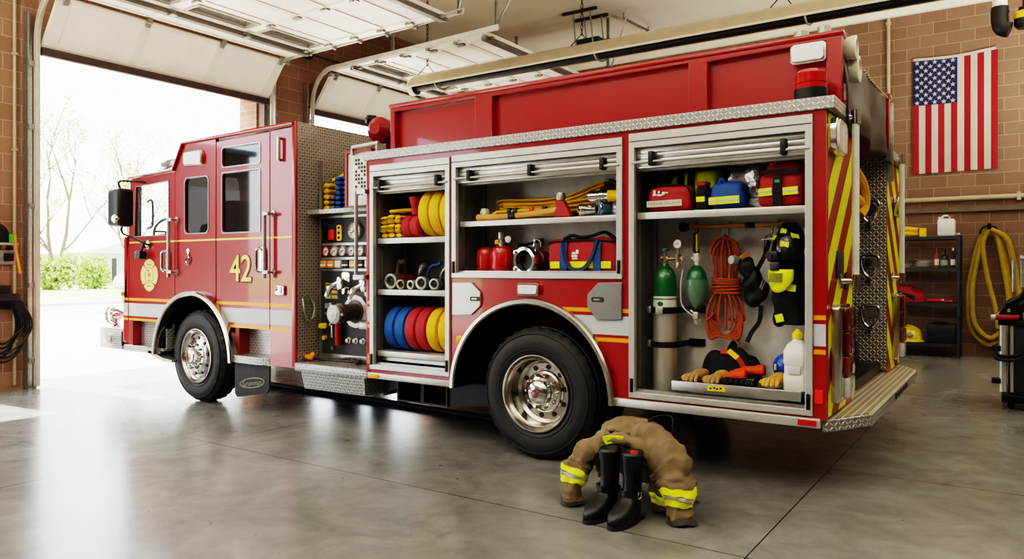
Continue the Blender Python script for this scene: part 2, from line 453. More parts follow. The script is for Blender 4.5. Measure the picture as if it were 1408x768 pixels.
def overhead_door(n, y0, y1, fancy=True):
    root = sgroup('door_%d' % n, (XW, (y0+y1)/2, 0))
    za = 4.99
    # lowest section hangs in the curve, the rest lie level under the ceiling
    secs = [((XW+.10, 4.33), (XW+.55, 4.90))]
    xs = XW+.58
    for k in range(6): secs.append(((xs, za-.03+.006*k), (xs+.545, za-.03+.006*(k+1)))); xs += .555
    npan = 3
    for si, ((xa, z_a), (xb, z_b)) in enumerate(secs):
        d = Vector((xb-xa, 0, z_b-z_a)); L = d.length; d.normalize(); nrm = Vector((d.z, 0, -d.x))  # towards the room / down
        def P(u, y, t): q = Vector((xa, y, z_a))+d*u+nrm*t; return q
        def slab(u0, u1, ya, yb, t0, t1, mb, mi=0):
            c = [P(u0, ya, t0), P(u1, ya, t0), P(u1, yb, t0), P(u0, yb, t0), P(u0, ya, t1), P(u1, ya, t1), P(u1, yb, t1), P(u0, yb, t1)]
            mb.add(c, [(0, 1, 2, 3), (7, 6, 5, 4), (0, 4, 5, 1), (1, 5, 6, 2), (2, 6, 7, 3), (3, 7, 4, 0)], mi)
        mb = MB(); glass = []
        yy = [y0+.06+(y1-y0-.12)*k/3 for k in range(4)]
        if si == 2:
            slab(0, .12, y0+.06, y1-.06, -.045, 0, mb); slab(L-.12, L, y0+.06, y1-.06, -.045, 0, mb)
            for k in range(4):
                a = max(y0+.06, yy[k]-.11); b = min(y1-.06, yy[k]+.11); slab(.12, L-.12, a, b, -.045, 0, mb)
            for k in range(3): glass.append((yy[k]+.11, yy[k+1]-.11))
        else:
            slab(0, L, y0+.06, y1-.06, -.045, 0, mb)
        # edge rails (lighter border around recessed face)
        slab(0, .06, y0+.06, y1-.06, 0, .014, mb, 1); slab(L-.05, L, y0+.06, y1-.06, 0, .012, mb, 1)
        s = mb.build('section', [DOORW, DOORSTILE], root)
        ys = [y0+.06+(y1-y0-.12)*k/npan for k in range(npan+1)] if si != 2 else []
        for k, yk in enumerate(ys):
            wd = .10 if 0 < k < npan else .16
            yk = min(max(yk, y0+.06+wd/2), y1-.06-wd/2)
            m2 = MB(); slab(.06, L-.05, yk-wd/2, yk+wd/2, .001, .018, m2); m2.build('stile', DOORSTILE, s)
        for a, b in glass:
            m2 = MB(); slab(.12, L-.12, a, b, -.03, -.02, m2)
            m2.build('window_pane', M('door glazing', '#6b716c', .05, 0, 0, alpha=.5, coat=.6), s)
            m2 = MB()
            slab(.10, .135, a-.02, b+.02, 0, .02, m2); slab(L-.135, L-.10, a-.02, b+.02, 0, .02, m2)
            slab(.135, L-.135, a-.02, a+.015, 0, .02, m2); slab(.135, L-.135, b-.015, b+.02, 0, .02, m2)
            m2.build('window_frame', M('glazing bead', '#b3ab9a', .5), s)
        if si in (1, 6):      # stiffening strut
            m2 = MB(); slab(L-.10, L-.01, y0+.04, y1-.04, .013, .075, m2); m2.build('strut', STRUT, s)
        for yk in ([y0+.06+(y1-y0-.12)*k/3 for k in range(1, 3)] if si < 6 else []):
            m2 = MB(); slab(L-.07, L+.06, yk-.035, yk+.035, .014 if si not in (1, 6) else .075, .04 if si not in (1, 6) else .095, m2); m2.cyl(P(L, yk-.05, .03), P(L, yk+.05, .03), .014, n=8); m2.build('hinge', GALV, s)
        for yk, sg in ((y0+.05, -1), (y1-.05, 1)):
            m2 = MB(); q = P(L-.02, yk, .035); m2.cyl(q-Vector((0, sg*.09, 0)), q+Vector((0, sg*.05, 0)), .011, n=8); m2.cyl(q+Vector((0, sg*.02, 0)), q+Vector((0, sg*.055, 0)), .032, n=12)
            slab(L-.08, L+.05, yk-sg*.10-.03, yk-sg*.10+.03, .015, .05, m2); m2.build('roller', GALV, s)
    # bottom seal
    (xa, z_a), (xb, z_b) = secs[0]
    m2 = MB(); m2.box(xa-.03, xa+.05, y0+.05, y1-.05, z_a-.10, z_a+.005, r=.012); m2.build('bottom_seal', SEALM, root)
    for y, sg in ((y0+.0, 1), (y1-.0, -1)):
        pts = rail_path(y)
        # curled track: web plus two lips
        t = MB(); t.strap(pts, .06, .012, (0, 1, 0)); t.strap([(p[0], p[1]-sg*.03, p[2]) for p in pts], .06, .010, (-1, 0, 1))
        t.strap([(p[0]+(.03 if i < 3 else 0), p[1]-sg*.02, p[2]+(.0 if i < 3 else -.025)) for i, p in enumerate(pts)], .012, .05, (0, 1, 0))
        t.build('track', M('door track', '#d6d3c8', .4, .35, .1), root)
        # galvanised angle carrying the vertical run
        a = MB(); a.box(XW+.005, XW+.12, y-sg*.10-.008, y-sg*.10+.008, 0, 4.75); a.box(XW+.003, XW+.013, min(y-sg*.10, y-sg*.01), max(y-sg*.10, y-sg*.01), 0, 4.75)
        for z in (.35, 1.3, 2.3, 3.3, 4.1): a.box(XW+.06, XW+.15, y-sg*.105, y-sg*.03, z-.03, z+.03)
        a.build('track_angle', GALV, root)
        # hangers from the ceiling
        for xh in ((-6.35, -8.4)):
            h = MB(); h.box(xh-.022, xh+.022, y-.004, y+.004, 5.0, ZC); h.box(xh-.022, xh-.016, y-.03, y+.03, 5.0, ZC)
            if xh > -7: h.tube([(xh, y, 5.08), (xh+.55, y+.25*sg, ZC)], .018, 4)
            h.build('track_hanger', GALV, root)
    # spring shaft above the opening
    t = MB(); t.cyl((XW+.16, y0-.25, 4.92+.35), (XW+.16, y1+.25, 4.92+.35), .018, n=8)
    for k in (.3, .7): t.cyl((XW+.16, y0+(y1-y0)*k-.4, 5.27), (XW+.16, y0+(y1-y0)*k+.4, 5.27), .05, n=12)
    for yk in (y0-.12, y1+.12): t.cyl((XW+.16, yk-.04, 5.27), (XW+.16, yk+.04, 5.27), .1, n=16)
    t.build('spring_shaft', DKGREY, root)
    return root
overhead_door(1, *DOORS[2]); overhead_door(2, *DOORS[3])
# door weather jamb with dark edge at the left of the first doorway comes with the frame trim

# ------------------------------------------------------------------ light, sky, camera
wd = bpy.data.worlds.new('World'); SC.world = wd; wd.use_nodes = True
nt = wd.node_tree; bg = nt.nodes['Background']
sky = nt.nodes.new('ShaderNodeTexSky'); sky.sky_type = 'NISHITA'; sky.sun_disc = False
sky.sun_elevation = math.radians(56); sky.sun_rotation = math.radians(-92); sky.air_density = 1.2; sky.dust_density = 3.0; sky.ozone_density = .6
mx = nt.nodes.new('ShaderNodeMix'); mx.data_type = 'RGBA'; mx.inputs[0].default_value = .7
nt.links.new(sky.outputs[0], mx.inputs[6]); mx.inputs[7].default_value = (7.0, 7.4, 8.0, 1)
nt.links.new(mx.outputs[2], bg.inputs[0]); bg.inputs[1].default_value = 1.05

def lamp(name, kind, loc, rot, energy, col=(1, 1, 1), **k):
    l = bpy.data.lights.new(name, kind); l.energy = energy; l.color = col
    for a, b in k.items():
        setattr(l, a, b)
    o = bpy.data.objects.new(name, l); COL.objects.link(o); o.location = loc; o.rotation_euler = rot; return o
sd = Vector((.53, .05, -.85)).normalized()
sun = lamp('sun_lamp', 'SUN', (-30, -4, 40), (0, 0, 0), 26, (1, .95, .87), angle=math.radians(.8))
sun.rotation_euler = sd.to_track_quat('-Z', 'Y').to_euler()
for i, (a, b) in enumerate(DOORS):   # sampling portals in the four doorways
    o = lamp('doorway_portal', 'AREA', (XWO-.02, (a+b)/2, HD/2), (0, math.radians(-90), 0), 1, shape='RECTANGLE', size=HD, size_y=b-a)
    o.data.cycles.is_portal = True
# added fill lights, no fixtures here: some aim down, some aim up
for i, (x, y, dn, up) in enumerate(((-1.0, -4.2, 70, 0), (-6.5, -6.2, 70, 420), (-2.5, -8.6, 90, 700), (3.6, -1.5, 40, 420), (2.6, 6.6, 55, 640))):
    lamp('fill_down', 'AREA', (x, y, 6.0), (0, 0, 0), dn, (1, .97, .92), shape='RECTANGLE', size=2.6, size_y=.7)
    if up: lamp('fill_up', 'AREA', (x, y, 2.6), (PI, 0, 0), up, (1, .95, .87), shape='RECTANGLE', size=2.6, size_y=1.2)

cam = bpy.data.cameras.new('camera'); co = bpy.data.objects.new('camera', cam); COL.objects.link(co)
yaw = math.radians(34.1)
co.location = (0, -5, 1.5); co.rotation_euler = (math.radians(90), 0, yaw)
cam.sensor_width = 36; cam.lens = 1030/1408*36; cam.shift_y = -(384-370)/1408; cam.clip_end = 400; cam.clip_start = .05
SC.camera = co
SC.view_settings.view_transform = 'Filmic'; SC.view_settings.look = 'Very High Contrast'; SC.view_settings.exposure = -0.3
SC.cycles.use_denoising = True
SC.cycles.max_bounces = 10; SC.cycles.diffuse_bounces = 5; SC.cycles.glossy_bounces = 5; SC.cycles.transparent_max_bounces = 12
SC.cycles.sample_clamp_indirect = 12
# ------------------------------------------------------------------ the fire engine
TR = thing('fire_truck', 'big red fire engine numbered 42 parked nose-out with open equipment compartments', 'fire truck', (-5, 1.5, 0))
XF, XCR, XB, XE, WC, WB = -9.21, -6.02, -5.0, -1.0, 2.75, 3.4
FA = (-7.715, .50, .715); RA = (-3.225, .50, .735)      # wheel arches: x, z, radius

def bottom(x0, x1, zb, arc, n=40):
    cx, cz, r = arc
    pts = []
    xs = sorted(set([x0, x1]+[x0+(x1-x0)*i/n for i in range(n+1)]+[max(x0, min(x1, cx+s*math.sqrt(max(0, r*r-max(0, zb-cz)**2)))) for s in (-1, 1)]))
    for x in xs:
        z = cz+math.sqrt(r*r-(x-cx)**2) if abs(x-cx) < r else zb
        pts.append((x, max(zb, z)))
    return pts

# --- cab: side skins (each door its own part), both sides of the cab
def cab_side(y0, y1, near):
    sg = -1 if near else 1
    cp = MB()
    # front corner post and the strip behind the crew door
    cp.plate([(-9.21, .60), (-9.10, .60), (-9.10, .87), (-9.085, 1.86), (-9.035, 2.57), (-9.06, 2.60), (-9.09, 1.9), (-9.21, 1.1)], [], 'y', y0, y1)
    cp.build('cab_panel', RED, TR, bevel=.004); cp = MB()
    cp.plate([(-6.395, .505), (XCR, .505), (XCR, 2.935), (-6.395, 2.925)], [], 'y', y0, y1)
    cp.build('cab_panel', RED, TR, bevel=.004)
    doors = []
    # driver door
    d = MB(); win = [(-8.955, 1.905), (-8.925, 2.50), (-8.235, 2.525), (-8.235, 1.905)]
    d.plate(bottom(-9.092, -8.108, .875, FA)+[(-8.108, 2.635), (-9.03, 2.60), (-9.078, 1.86)], [win], 'y', y0, y1)
    dr = d.build('cab_door', RED, TR, bevel=.003); doors.append((dr, win, .004))
    # fixed panel with the tall narrow window, step-up of the roof at its front
    d = MB(); win2 = rrect(-7.90, -7.46, 1.91, 2.535, .06)
    d.plate(bottom(-8.10, -7.325, .875, FA)+[(-7.325, 2.935), (-7.93, 2.93), (-8.10, 2.655)], [win2], 'y', y0, y1)
    pn = d.build('cab_panel', RED, TR, bevel=.003); doors.append((pn, win2, .004))
    # crew door, two windows
    d = MB(); w3 = rrect(-7.205, -6.56, 2.615, 2.82, .035); w4 = rrect(-7.205, -6.56, 1.90, 2.545, .035)
    d.plate(bottom(-7.312, -6.408, .875, FA)+[(-6.408, 2.92), (-7.312, 2.90)], [w3, w4], 'y', y0, y1)
    cd = d.build('crew_door', RED, TR, bevel=.003); doors.append((cd, w3, .004)); doors.append((cd, w4, .004))
    for p, wn, t in doors:
        m = MB()
        cxw = sum(q[0] for q in wn)/len(wn); czw = sum(q[1] for q in wn)/len(wn)
        big = [(cxw+(x-cxw)*(1+.012/abs(x-cxw+1e-6) if abs(x-cxw) > .05 else 1), czw+(z-czw)*(1+.012/abs(z-czw+1e-6) if abs(z-czw) > .05 else 1)) for x, z in wn]
        yo = y0-.006 if near else y1+.006
        m.plate(big, [wn], 'y', yo, yo+.012*(-sg)); m.build('window_frame', M('window trim', '#8d8d8c', .3, .8), p)
        g = MB(); g.plate(wn, [], 'y', (y0+y1)/2-.003, (y0+y1)/2+.003)
        g.build('window_pane', CLEAR if wn is win else GLASS, p)
    return dr, pn, cd
dr, pn, cd = cab_side(0, .04, True)
cab_side(WC-.04, WC, False)

# roof skin, drip rail, windscreen, front, back wall of tread plate
RP = [(-9.10, 2.60), (-9.04, 2.645), (-8.12, 2.675), (-7.93, 2.965), (XCR, 2.985)]
r = MB()
r.plate(RP+[(XCR, 2.94), (-7.955, 2.925), (-8.135, 2.64), (-9.04, 2.60)], [], 'y', -.012, WC+.012); r.build('cab_roof', RED, TR, bevel=.006)
r = MB(); r.tube([(x, -.018, z-.02) for x, z in RP], .019, 8); r.build('drip_rail', RED, TR)
r = MB(); r.box(-9.23, -9.19, 0, WC, .60, 1.12, r=.015); r.box(-9.20, -9.14, 0, .1, 1.1, 1.9); r.box(-9.20, -9.14, WC-.1, WC, 1.1, 1.9); r.box(-9.2, -9.1, .1, WC-.1, 1.05, 1.75); r.build('cab_front', RED, TR)
g = MB(); g.add([(-9.20, .08, 1.76), (-9.20, WC-.08, 1.76), (-9.07, WC-.08, 2.6), (-9.07, .08, 2.6)], [(0, 1, 2, 3)]); g.build('windscreen', CLEAR, TR)
r = MB(); r.box(-9.10, -8.47, .14, WC-.14, .88, 1.0); r.box(-8.47, -6.96, .05, WC-.05, 1.24, 1.27); r.box(-6.96, -6.05, .19, WC-.19, .88, 1.0); r.build('cab_floor', BLACK, TR)
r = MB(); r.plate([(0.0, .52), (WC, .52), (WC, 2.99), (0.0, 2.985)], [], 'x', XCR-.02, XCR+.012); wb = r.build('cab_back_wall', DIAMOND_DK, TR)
r = MB(); r.box(-6.05, -5.99, -.012, .012, .52, 2.985, r=.008); r.build('corner_moulding', RED, TR)
m = MB(); m.tube(spline([(-5.985, .075, 1.20), (-5.95, .06, 1.12), (-5.95, .09, 1.02), (-5.95, .13, .985), (-5.95, .18, 1.02), (-5.95, .20, 1.12), (-5.985, .18, 1.20)], 5), .012, 8); m.plate(circ(.13, 1.19, .05, 14), [], 'x', -6.008, -5.995); m.box(-6.0, -5.97, .11, .15, .93, .98, r=.006); m.build('loop_handle', GALV, TR)
# interior
def seat(x, y, back=1):
    m = MB(); m.box(x-.24, x+.24, y-.24, y+.24, 1.25, 1.40, r=.05); m.box(x+.18*back-.07, x+.18*back+.07, y-.23, y+.23, 1.4, 2.05, r=.05); m.box(x+.19*back-.06, x+.19*back+.06, y-.13, y+.13, 2.08, 2.3, r=.05); m.box(x-.2, x+.2, y-.2, y+.2, 1.0, 1.25)
    return m.build('seat', BLACKCLOTH, TR)
seat(-8.35, .62); seat(-8.35, 2.1); seat(-6.85, .55, -1); seat(-6.85, 2.15, -1)
m = MB(); m.box(-9.12, -8.85, .12, WC-.1, 1.6, 1.86, r=.05); m.box(-9.05, -8.9, .3, .95, 1.82, 1.95, r=.05); m.build('dashboard', M('dashboard', '#1d3036', .6), TR)
m = MB(); m.tube([Vector((-8.86, .36, 1.97))+Vector((.05*math.cos(a), .17*math.sin(a), .16*math.cos(a))) for a in (2*PI*k/28 for k in range(28))], .016, 8, closed=True)
m.tube([(-8.97, .36, 1.80), (-8.86, .36, 1.97)], .02, 8); m.tube([(-8.86, .2, 1.97), (-8.86, .52, 1.97)], .013, 6)
m.build('steering_wheel', M('steering wheel', '#22384a', .5), TR)
m = MB(); m.box(-7.95, -7.55, .4, 2.3, 1.0, 2.3); m.build('engine_cover', BLACK, TR)
m = MB(); m.box(-7.62, -7.58, .95, 1.05, 1.5, 2.3); m.strap([(-7.6, .5, 2.3), (-7.7, .5, 1.9), (-7.75, .5, 1.6)], .05, .01, (1, 0, 0)); each(m, 'seat_belt', M('red belt', '#a8301e', .7), TR)
m = MB(); m.box(-8.985, -8.935, .045, .075, 1.88, 2.55); m.tube(spline([(-8.80, .07, 2.32), (-8.70, .07, 2.33), (-8.68, .07, 2.15), (-8.70, .07, 2.02), (-8.80, .07, 2.0)], 5), .014, 6); m.build('door_pillar', BLACK, dr)

# stripes
def band(x0, x1, z0, z1, mat, name, parent=TR, arc=None, y=0.):
    m = MB()
    if arc is None: m.box(x0, x1, y-.003, y-.0005, z0, z1)
    else:
        cx, cz, rr = arc; n = 30; pts = []
        def xl(z): return math.sqrt(max(0, rr*rr-(z-cz)**2))
        if x1 < cx: side = lambda z: [(x0, z), (min(x1, cx-xl(z)), z)]
        else: side = lambda z: [(max(x0, cx+xl(z)), z), (x1, z)]
        rows = [side(z0+(z1-z0)*i/6) for i in range(7)]
        for i in range(6):
            a, b = rows[i], rows[i+1]
            if a[1][0]-a[0][0] < .005: continue
            m.add([(a[0][0], y-.002, a[0][1]), (a[1][0], y-.002, a[1][1]), (b[1][0], y-.002, b[1][1]), (b[0][0], y-.002, b[0][1])], [(0, 1, 2, 3)])
    if m.f: m.build(name, mat, parent)
FA2 = (FA[0], FA[1], FA[2]+.01); RA2 = (RA[0], RA[1], RA[2]+.01)
for z0, z1, mat, nm in ((1.118, 1.15, GOLD, 'gold_stripe'), (.93, 1.085, WHITE_BAND, 'white_stripe'), (.875, .902, GOLD, 'gold_stripe')):
    band(-9.21, -9.105, z0, z1, mat, nm)
    band(-9.088, -8.108, z0, z1, mat, nm, dr, FA2)
    if z0 > 1.1: band(-8.10, -8.02, z0, z1, mat, nm, pn, FA2)
    band(-7.312, -6.408, z0, z1, mat, nm, cd, FA2); band(-6.395, XCR, z0, z1, mat, nm)
for x0, x1, p in ((-9.07, -8.108, dr), (-8.10, -7.325, pn), (-7.312, -6.408, cd), (-6.395, XCR, TR)): band(x0, x1, 1.818, 1.836, GOLD2, 'gold_line', p)
for z0, z1, mat, nm in ((1.18, 1.21, GOLD, 'gold_stripe'), (1.015, 1.155, WHITE_BAND, 'white_stripe'), (.963, .993, GOLD, 'gold_stripe')):
    band(XB, -4.955, z0, z1, mat, nm); band(-4.015, -3.2, z0, z1, mat, nm, TR, RA2); band(-3.2, -2.352, z0, z1, mat, nm, TR, RA2); band(-1.078, -1.005, z0, z1, mat, nm)

# bars, handles, latch, lock, mirror
def grab(x, z0, z1, par, y=-.07):
    m = MB(); m.cyl((x, y, z0-.06), (x, y, z1+.02), .019, n=12)
    for z in (z0, z1): m.box(x-.02, x+.075, y-.02, y+.02, z-.018, z+.018, r=.008); m.cyl((x+.06, y, z), (x+.06, 0, z), .014, n=8); m.cyl((x+.06, -.012, z), (x+.06, 0, z), .035, n=12)
    return m.build('grab_bar', ALU, par)
grab(-8.12, 1.47, 2.07, dr); grab(-6.40, 1.47, 2.07, cd)
def handle(x, z, par):
    m = MB(); m.plate(rrect(x-.055, x+.055, z-.13, z+.13, .04), [], 'y', -.012, 0)
    m.tube(spline([(x-.045, -.01, z+.12), (x-.05, -.05, z+.10), (x-.05, -.055, z), (x-.05, -.05, z-.10), (x-.045, -.01, z-.12)], 5), .016, 8)
    m.box(x-.01, x+.03, -.03, -.01, z-.09, z+.09, r=.01); return m.build('door_handle', CHROME, par)
handle(-8.235, 1.60, dr); handle(-6.505, 1.60, cd)
m = MB(); m.tube([(-6.22, -.035, 2.60), (-6.22, -.035, 2.84)], .018, 10); m.cyl((-6.22, -.035, 2.61), (-6.22, 0, 2.61), .014); m.cyl((-6.22, -.035, 2.83), (-6.22, 0, 2.83), .014); m.build('grab_bar', STEEL, TR)
m = MB(); m.box(-6.30, -6.155, -.025, 0, 1.235, 1.335, r=.015); m.box(-6.27, -6.185, -.035, -.02, 1.255, 1.315, r=.008); m.build('chrome_latch', CHROME, TR)
m = MB(); m.lathe([(0, .0), (.03, .0), (.03, .014), (.012, .02), (0, .02)], (-7.83, 0, 1.705), (0, -1, 0), 16); m.tube([(-7.83+.028*math.cos(a), -.02, 1.61+.055*math.sin(a)) for a in (2*PI*k/16 for k in range(16))], .009, 6, closed=True); m.build('lock_pull', CHROME, pn)
m = MB(); m.box(-8.93, -8.66, -.36, -.16, 2.0, 2.45, r=.05, seg=3); mi = m.build('wing_mirror', BLACK, TR)
m = MB(); m.lathe([(0, .02), (.035, .02), (.05, 0), (.05, -.05)], (-8.72, -.37, 2.09), (0.1, -1, 0), 16); m.build('spot_lamp', CHROME, mi)
m = MB(); m.tube(spline([(-8.86, -.22, 2.43), (-8.87, -.24, 2.54), (-8.80, -.12, 2.555), (-8.72, 0, 2.545)], 6), .013, 6); m.tube(spline([(-8.84, -.22, 2.02), (-8.83, -.22, 1.93), (-8.74, -.16, 1.88), (-8.62, -.05, 1.80), (-8.62, 0, 1.79)], 6), .013, 6); each(m, 'mirror_arm', BLACK, mi)
m = MB(); m.lathe([(.03, 0), (.06, .02), (.05, .04), (0, .045)], (-8.66, 0, 1.80), (0, -1, 0), 16); m.build('mirror_bracket', CHROME, mi)
m = MB(); m.box(-8.76, -8.64, -.12, -.03, 1.62, 1.72, r=.015); m.cyl((-8.70, -.07, 1.7), (-8.68, -.04, 1.82), .012); m.build('camera_box', BLACK, TR)

def marker(x0, x1, z0, z1, y, par, name='marker_light', facing='y', lens=CLEARLENS, t=.045):
    """chromed surround and a ribbed lens"""
    m = MB(); h = (z1-z0)
    if facing == 'y': m.plate(rrect(x0, x1, z0, z1, h*.22), [], 'y', y-t*.75, y)
    else: m.plate(rrect(x0, x1, z0, z1, (x1-x0)*.22), [], 'x', y, y+t*.75)
    b = m.build(name, CHROME, par, bevel=.008)
    m = MB(); e = .014
    if facing == 'y': m.plate(rrect(x0+e, x1-e, z0+e, z1-e, h*.16), [], 'y', y-t, y-t*.7)
    else: m.plate(rrect(x0+e, x1-e, z0+e, z1-e, (x1-x0)*.16), [], 'x', y+t*.7, y+t)
    m.build('lens', lens, b, bevel=.006); return b
marker(-7.885, -7.535, 2.672, 2.835, 0, TR)
marker(-3.315, -3.115, 1.292, 1.390, 0, TR)

# number and shield
t2 = MB(); 
text('door_number', '42', .40, (-6.872, -.002, 1.49), '-y', M('number outline', '#3a1d12', .5), cd, .001, .93, .014)  # dark outline layer behind the gold digits
text('door_number', '42', .40, (-6.878, -.006, 1.495), '-y', GOLD2, cd, .001, .93, .003)
def shield(cx, cz, w, h):
    out = []
    def arm(a0):  # one flared arm of the cross
        pts = []
        for k in range(9):
            a = math.radians(a0-40.5+81*k/8); rr = 1.0-.07*(abs(k-4)/4)**2+(.03 if a0 in (0, 180) and k == 4 else 0)
            pts.append((rr*math.sin(a), rr*math.cos(a)))
        return pts
    for a0 in (0, 90, 180, 270):
        out += arm(a0); a = math.radians(a0+45); out.append((.66*math.sin(a), .66*math.cos(a)))
    return [(cx+x*w/2, cz+z*h/2) for x, z in out]
m = MB(); m.plate(shield(-8.63, 1.43, .385, .40), [], 'y', -.003, -.0005); m.build('shield_emblem', M('emblem edge', '#7a3a18', .4), dr)
m = MB(); m.plate(shield(-8.63, 1.43, .365, .38), [], 'y', -.006, -.003); m.build('shield_emblem', M('emblem gold', '#e7c878', .4, .1, .12, 60), dr)
m = MB(); m.plate(circ(-8.63, 1.43, .095, 24), [circ(-8.63, 1.43, .088, 24)], 'y', -.0075, -.006)
for q in range(7): m.box(-8.66+.004*q-.01, -8.655+.004*q, -.0075, -.006, 1.475+.006*(q % 3), 1.483+.006*(q % 3)); m.box(-8.65+.006*q, -8.647+.006*q, -.0075, -.006, 1.36, 1.37+.004*(q % 2))
for z, n in ((1.555, 6), (1.30, 6)):
    for q in range(n): m.box(-8.672+.014*q, -8.664+.014*q, -.0075, -.006, z-.008, z+.008)
em = m.build('emblem_mark', M('emblem ink', '#6e6a55', .5), dr)
text('emblem_number', '42', .07, (-8.63, -.0075, 1.43), '-y', M('emblem dark ink', '#2f3a3a', .5), dr, .001)
m = MB()
for k in (45, 135, 225, 315):
    a = math.radians(k); m.strap([(-8.63+.105*math.sin(a)*.9, -.007, 1.43+.12*math.cos(a)), (-8.63+.155*math.sin(a)*.95, -.007, 1.43+.16*math.cos(a))], .001, .01, (0, 1, 0))
each(m, 'emblem_cut', M('emblem edge', '#7a3a18'), dr)

# wheel arches: polished lip, dark liner
def fender(arc, par, w=.05, yo=-.06):
    cx, cz, r = arc; rings = []
    sec = [(0, yo+.012), (.012, yo), (w-.012, yo), (w, yo+.014), (w+.004, .0), (w, .03), (.004, .03), (0, .02)]
    angs = [180-180*i/48 for i in range(49)]
    for i, a in enumerate(angs):
        a = math.radians(a); rings.append([(cx+(r-.015+q)*math.cos(a), y, cz+(r-.015+q)*math.sin(a)) for q, y in sec])
    f = MB().loft(rings, 0, True).build('wheel_arch_trim', STEEL, par)
    m = MB()
    m.grid(lambda u, v: (cx+(r-.012)*math.cos(PI*u), .0+1.1*v, cz+(r-.012)*math.sin(PI*u)), 36, 2)
    m.plate([(cx-r, cz), (cx+r, cz)]+circ(cx, cz, r-.012, 20, 0, 180), [], 'y', 1.1, 1.12)
    m.build('arch_liner', BLACKM, f); return f
fender(FA, TR, .058, -.075); fender(RA, TR, .05, -.06)

# recessed steps under the cab
m = MB(); m.box(-9.10, -8.32, .11, .13, .56, .88); m.box(-8.34, -8.32, .03, .12, .56, .80); m.box(-9.10, -8.34, .0, .12, .535, .565); m.box(-9.15, -8.40, -.03, .0, .50, .57); m.build('step_well', DIAMOND, TR)
m = MB(); m.box(-9.10, -9.0, .0, .11, .57, .87); m.build('step_well_side', REDIN, TR)
m = MB(); m.box(-7.0, -6.4, .16, .18, .586, .88); m.box(-6.42, -6.398, .03, .16, .586, .88); m.build('step_well', DIAMOND, TR)
m = MB(); m.box(-7.02, -6.95, .03, .16, .586, .9); m.build('step_well_side', REDIN, TR)
m = MB(); m.plate([(-6.995, -.03), (-6.55, -.06), (-6.40, .0), (-6.40, .32), (-6.995, .32)], [], 'z', .508, .585); m.build('cab_step', DIAMOND, TR, bevel=.004)
m = MB(); m.plate([(-8.62, .50), (-8.30, .42), (-8.12, .42), (-8.12, .45), (-8.3, .46), (-8.6, .54)], [], 'y', -.03, .28); m.build('step_bracket', ALU, TR)

# mud flap with its oval badge (set square to the wheel, behind it)
m = MB(); m.plate([(-6.985, .50), (-6.985, .17), (-6.945, .13), (-6.46, .215), (-6.415, .26), (-6.41, .50)], [], 'y', .0, .02); mf = m.build('mud_flap', RUBBER, TR)
m = MB(); ov = [( -6.69+.205*math.cos(a), .305+.055*math.sin(a)+.07*.205*math.cos(a)*2) for a in (2*PI*k/32 for k in range(32))]; oi = [(-6.69+.192*math.cos(a), .305+.044*math.sin(a)+.07*.192*math.cos(a)*2) for a in (2*PI*k/32 for k in range(32))]
BADGE = M('badge grey', '#7d796f', .4, .3); m.plate(ov, [oi], 'y', -.004, .0); m.build('badge_ring', BADGE, mf)
text('badge_lettering', 'Grumman', .075, (-6.69, -.003, .30), '-y', BADGE, mf, .001, 1.05, 0, rot=math.radians(8))

# bumper with chrome bell and lamp
m = MB(); m.box(-9.88, -9.34, .05, 2.7, .49, .755, r=.012); bp = m.build('front_bumper', DIAMOND, TR)
m = MB(); m.box(-9.34, -9.19, .12, 2.6, .52, .74); m.build('bumper_bracket', REDIN, TR)
m = MB(); m.box(-9.345, -9.315, .04, .07, .54, .72); m.build('bumper_trim', BLACK, bp)
m = MB(); m.plate(circ(-9.65, .62, .06, 20), [], 'y', .035, .05); m.build('bumper_badge', ALUW, bp)
sr = pempty('chrome_siren', TR)
m = MB(); q = [(-9.80+.125*math.cos(a), .16, .905+.115*math.sin(a)) for a in (math.radians(60+260*k/26) for k in range(27))]; m.tube(q, .016, 8); m.lathe([(.11, 0), (.10, .05), (.06, .12), (.03, .2)], (-9.80, .16, .905), (.3, 1, 0), 24); m.build('siren_horn', CHROME, sr)
m = MB(); m.cyl((-9.72, .18, .756), (-9.72, .18, .79), .05, n=16); m.cyl((-9.72, .18, .79), (-9.72, .18, .88), .02); m.lathe([(0, 0), (.045, .005), (.05, .03), (.04, .08), (0, .1)], (-9.61, .14, .91), (.3, -1, 0), 16); m.tube([(-9.72, .18, .88), (-9.6, .18, .91)], .012, 6); m.build('siren_lamp', CHROME, sr)
m = MB(); m.lathe([(0, .03), (.025, .03), (.03, 0)], (-9.20, -.01, 1.20), (-.3, -1, 0), 12); m.build('turn_signal', AMBER, TR)
m = MB(); m.box(-9.235, -9.18, -.012, .1, 1.09, 1.31, r=.01); m.build('headlamp_bezel', ALUW, TR)
m = MB(); m.box(-8.95, -8.58, .28, 2.45, 2.69, 2.77, r=.02); lb = m.build('light_bar', CHROME, TR)
m = MB(); m.box(-8.93, -8.60, .3, 2.43, 2.77, 2.87, r=.03); m.build('lens', M('grey lens', '#8f9496', .2, .3, .15, 30, coat=1.), lb)

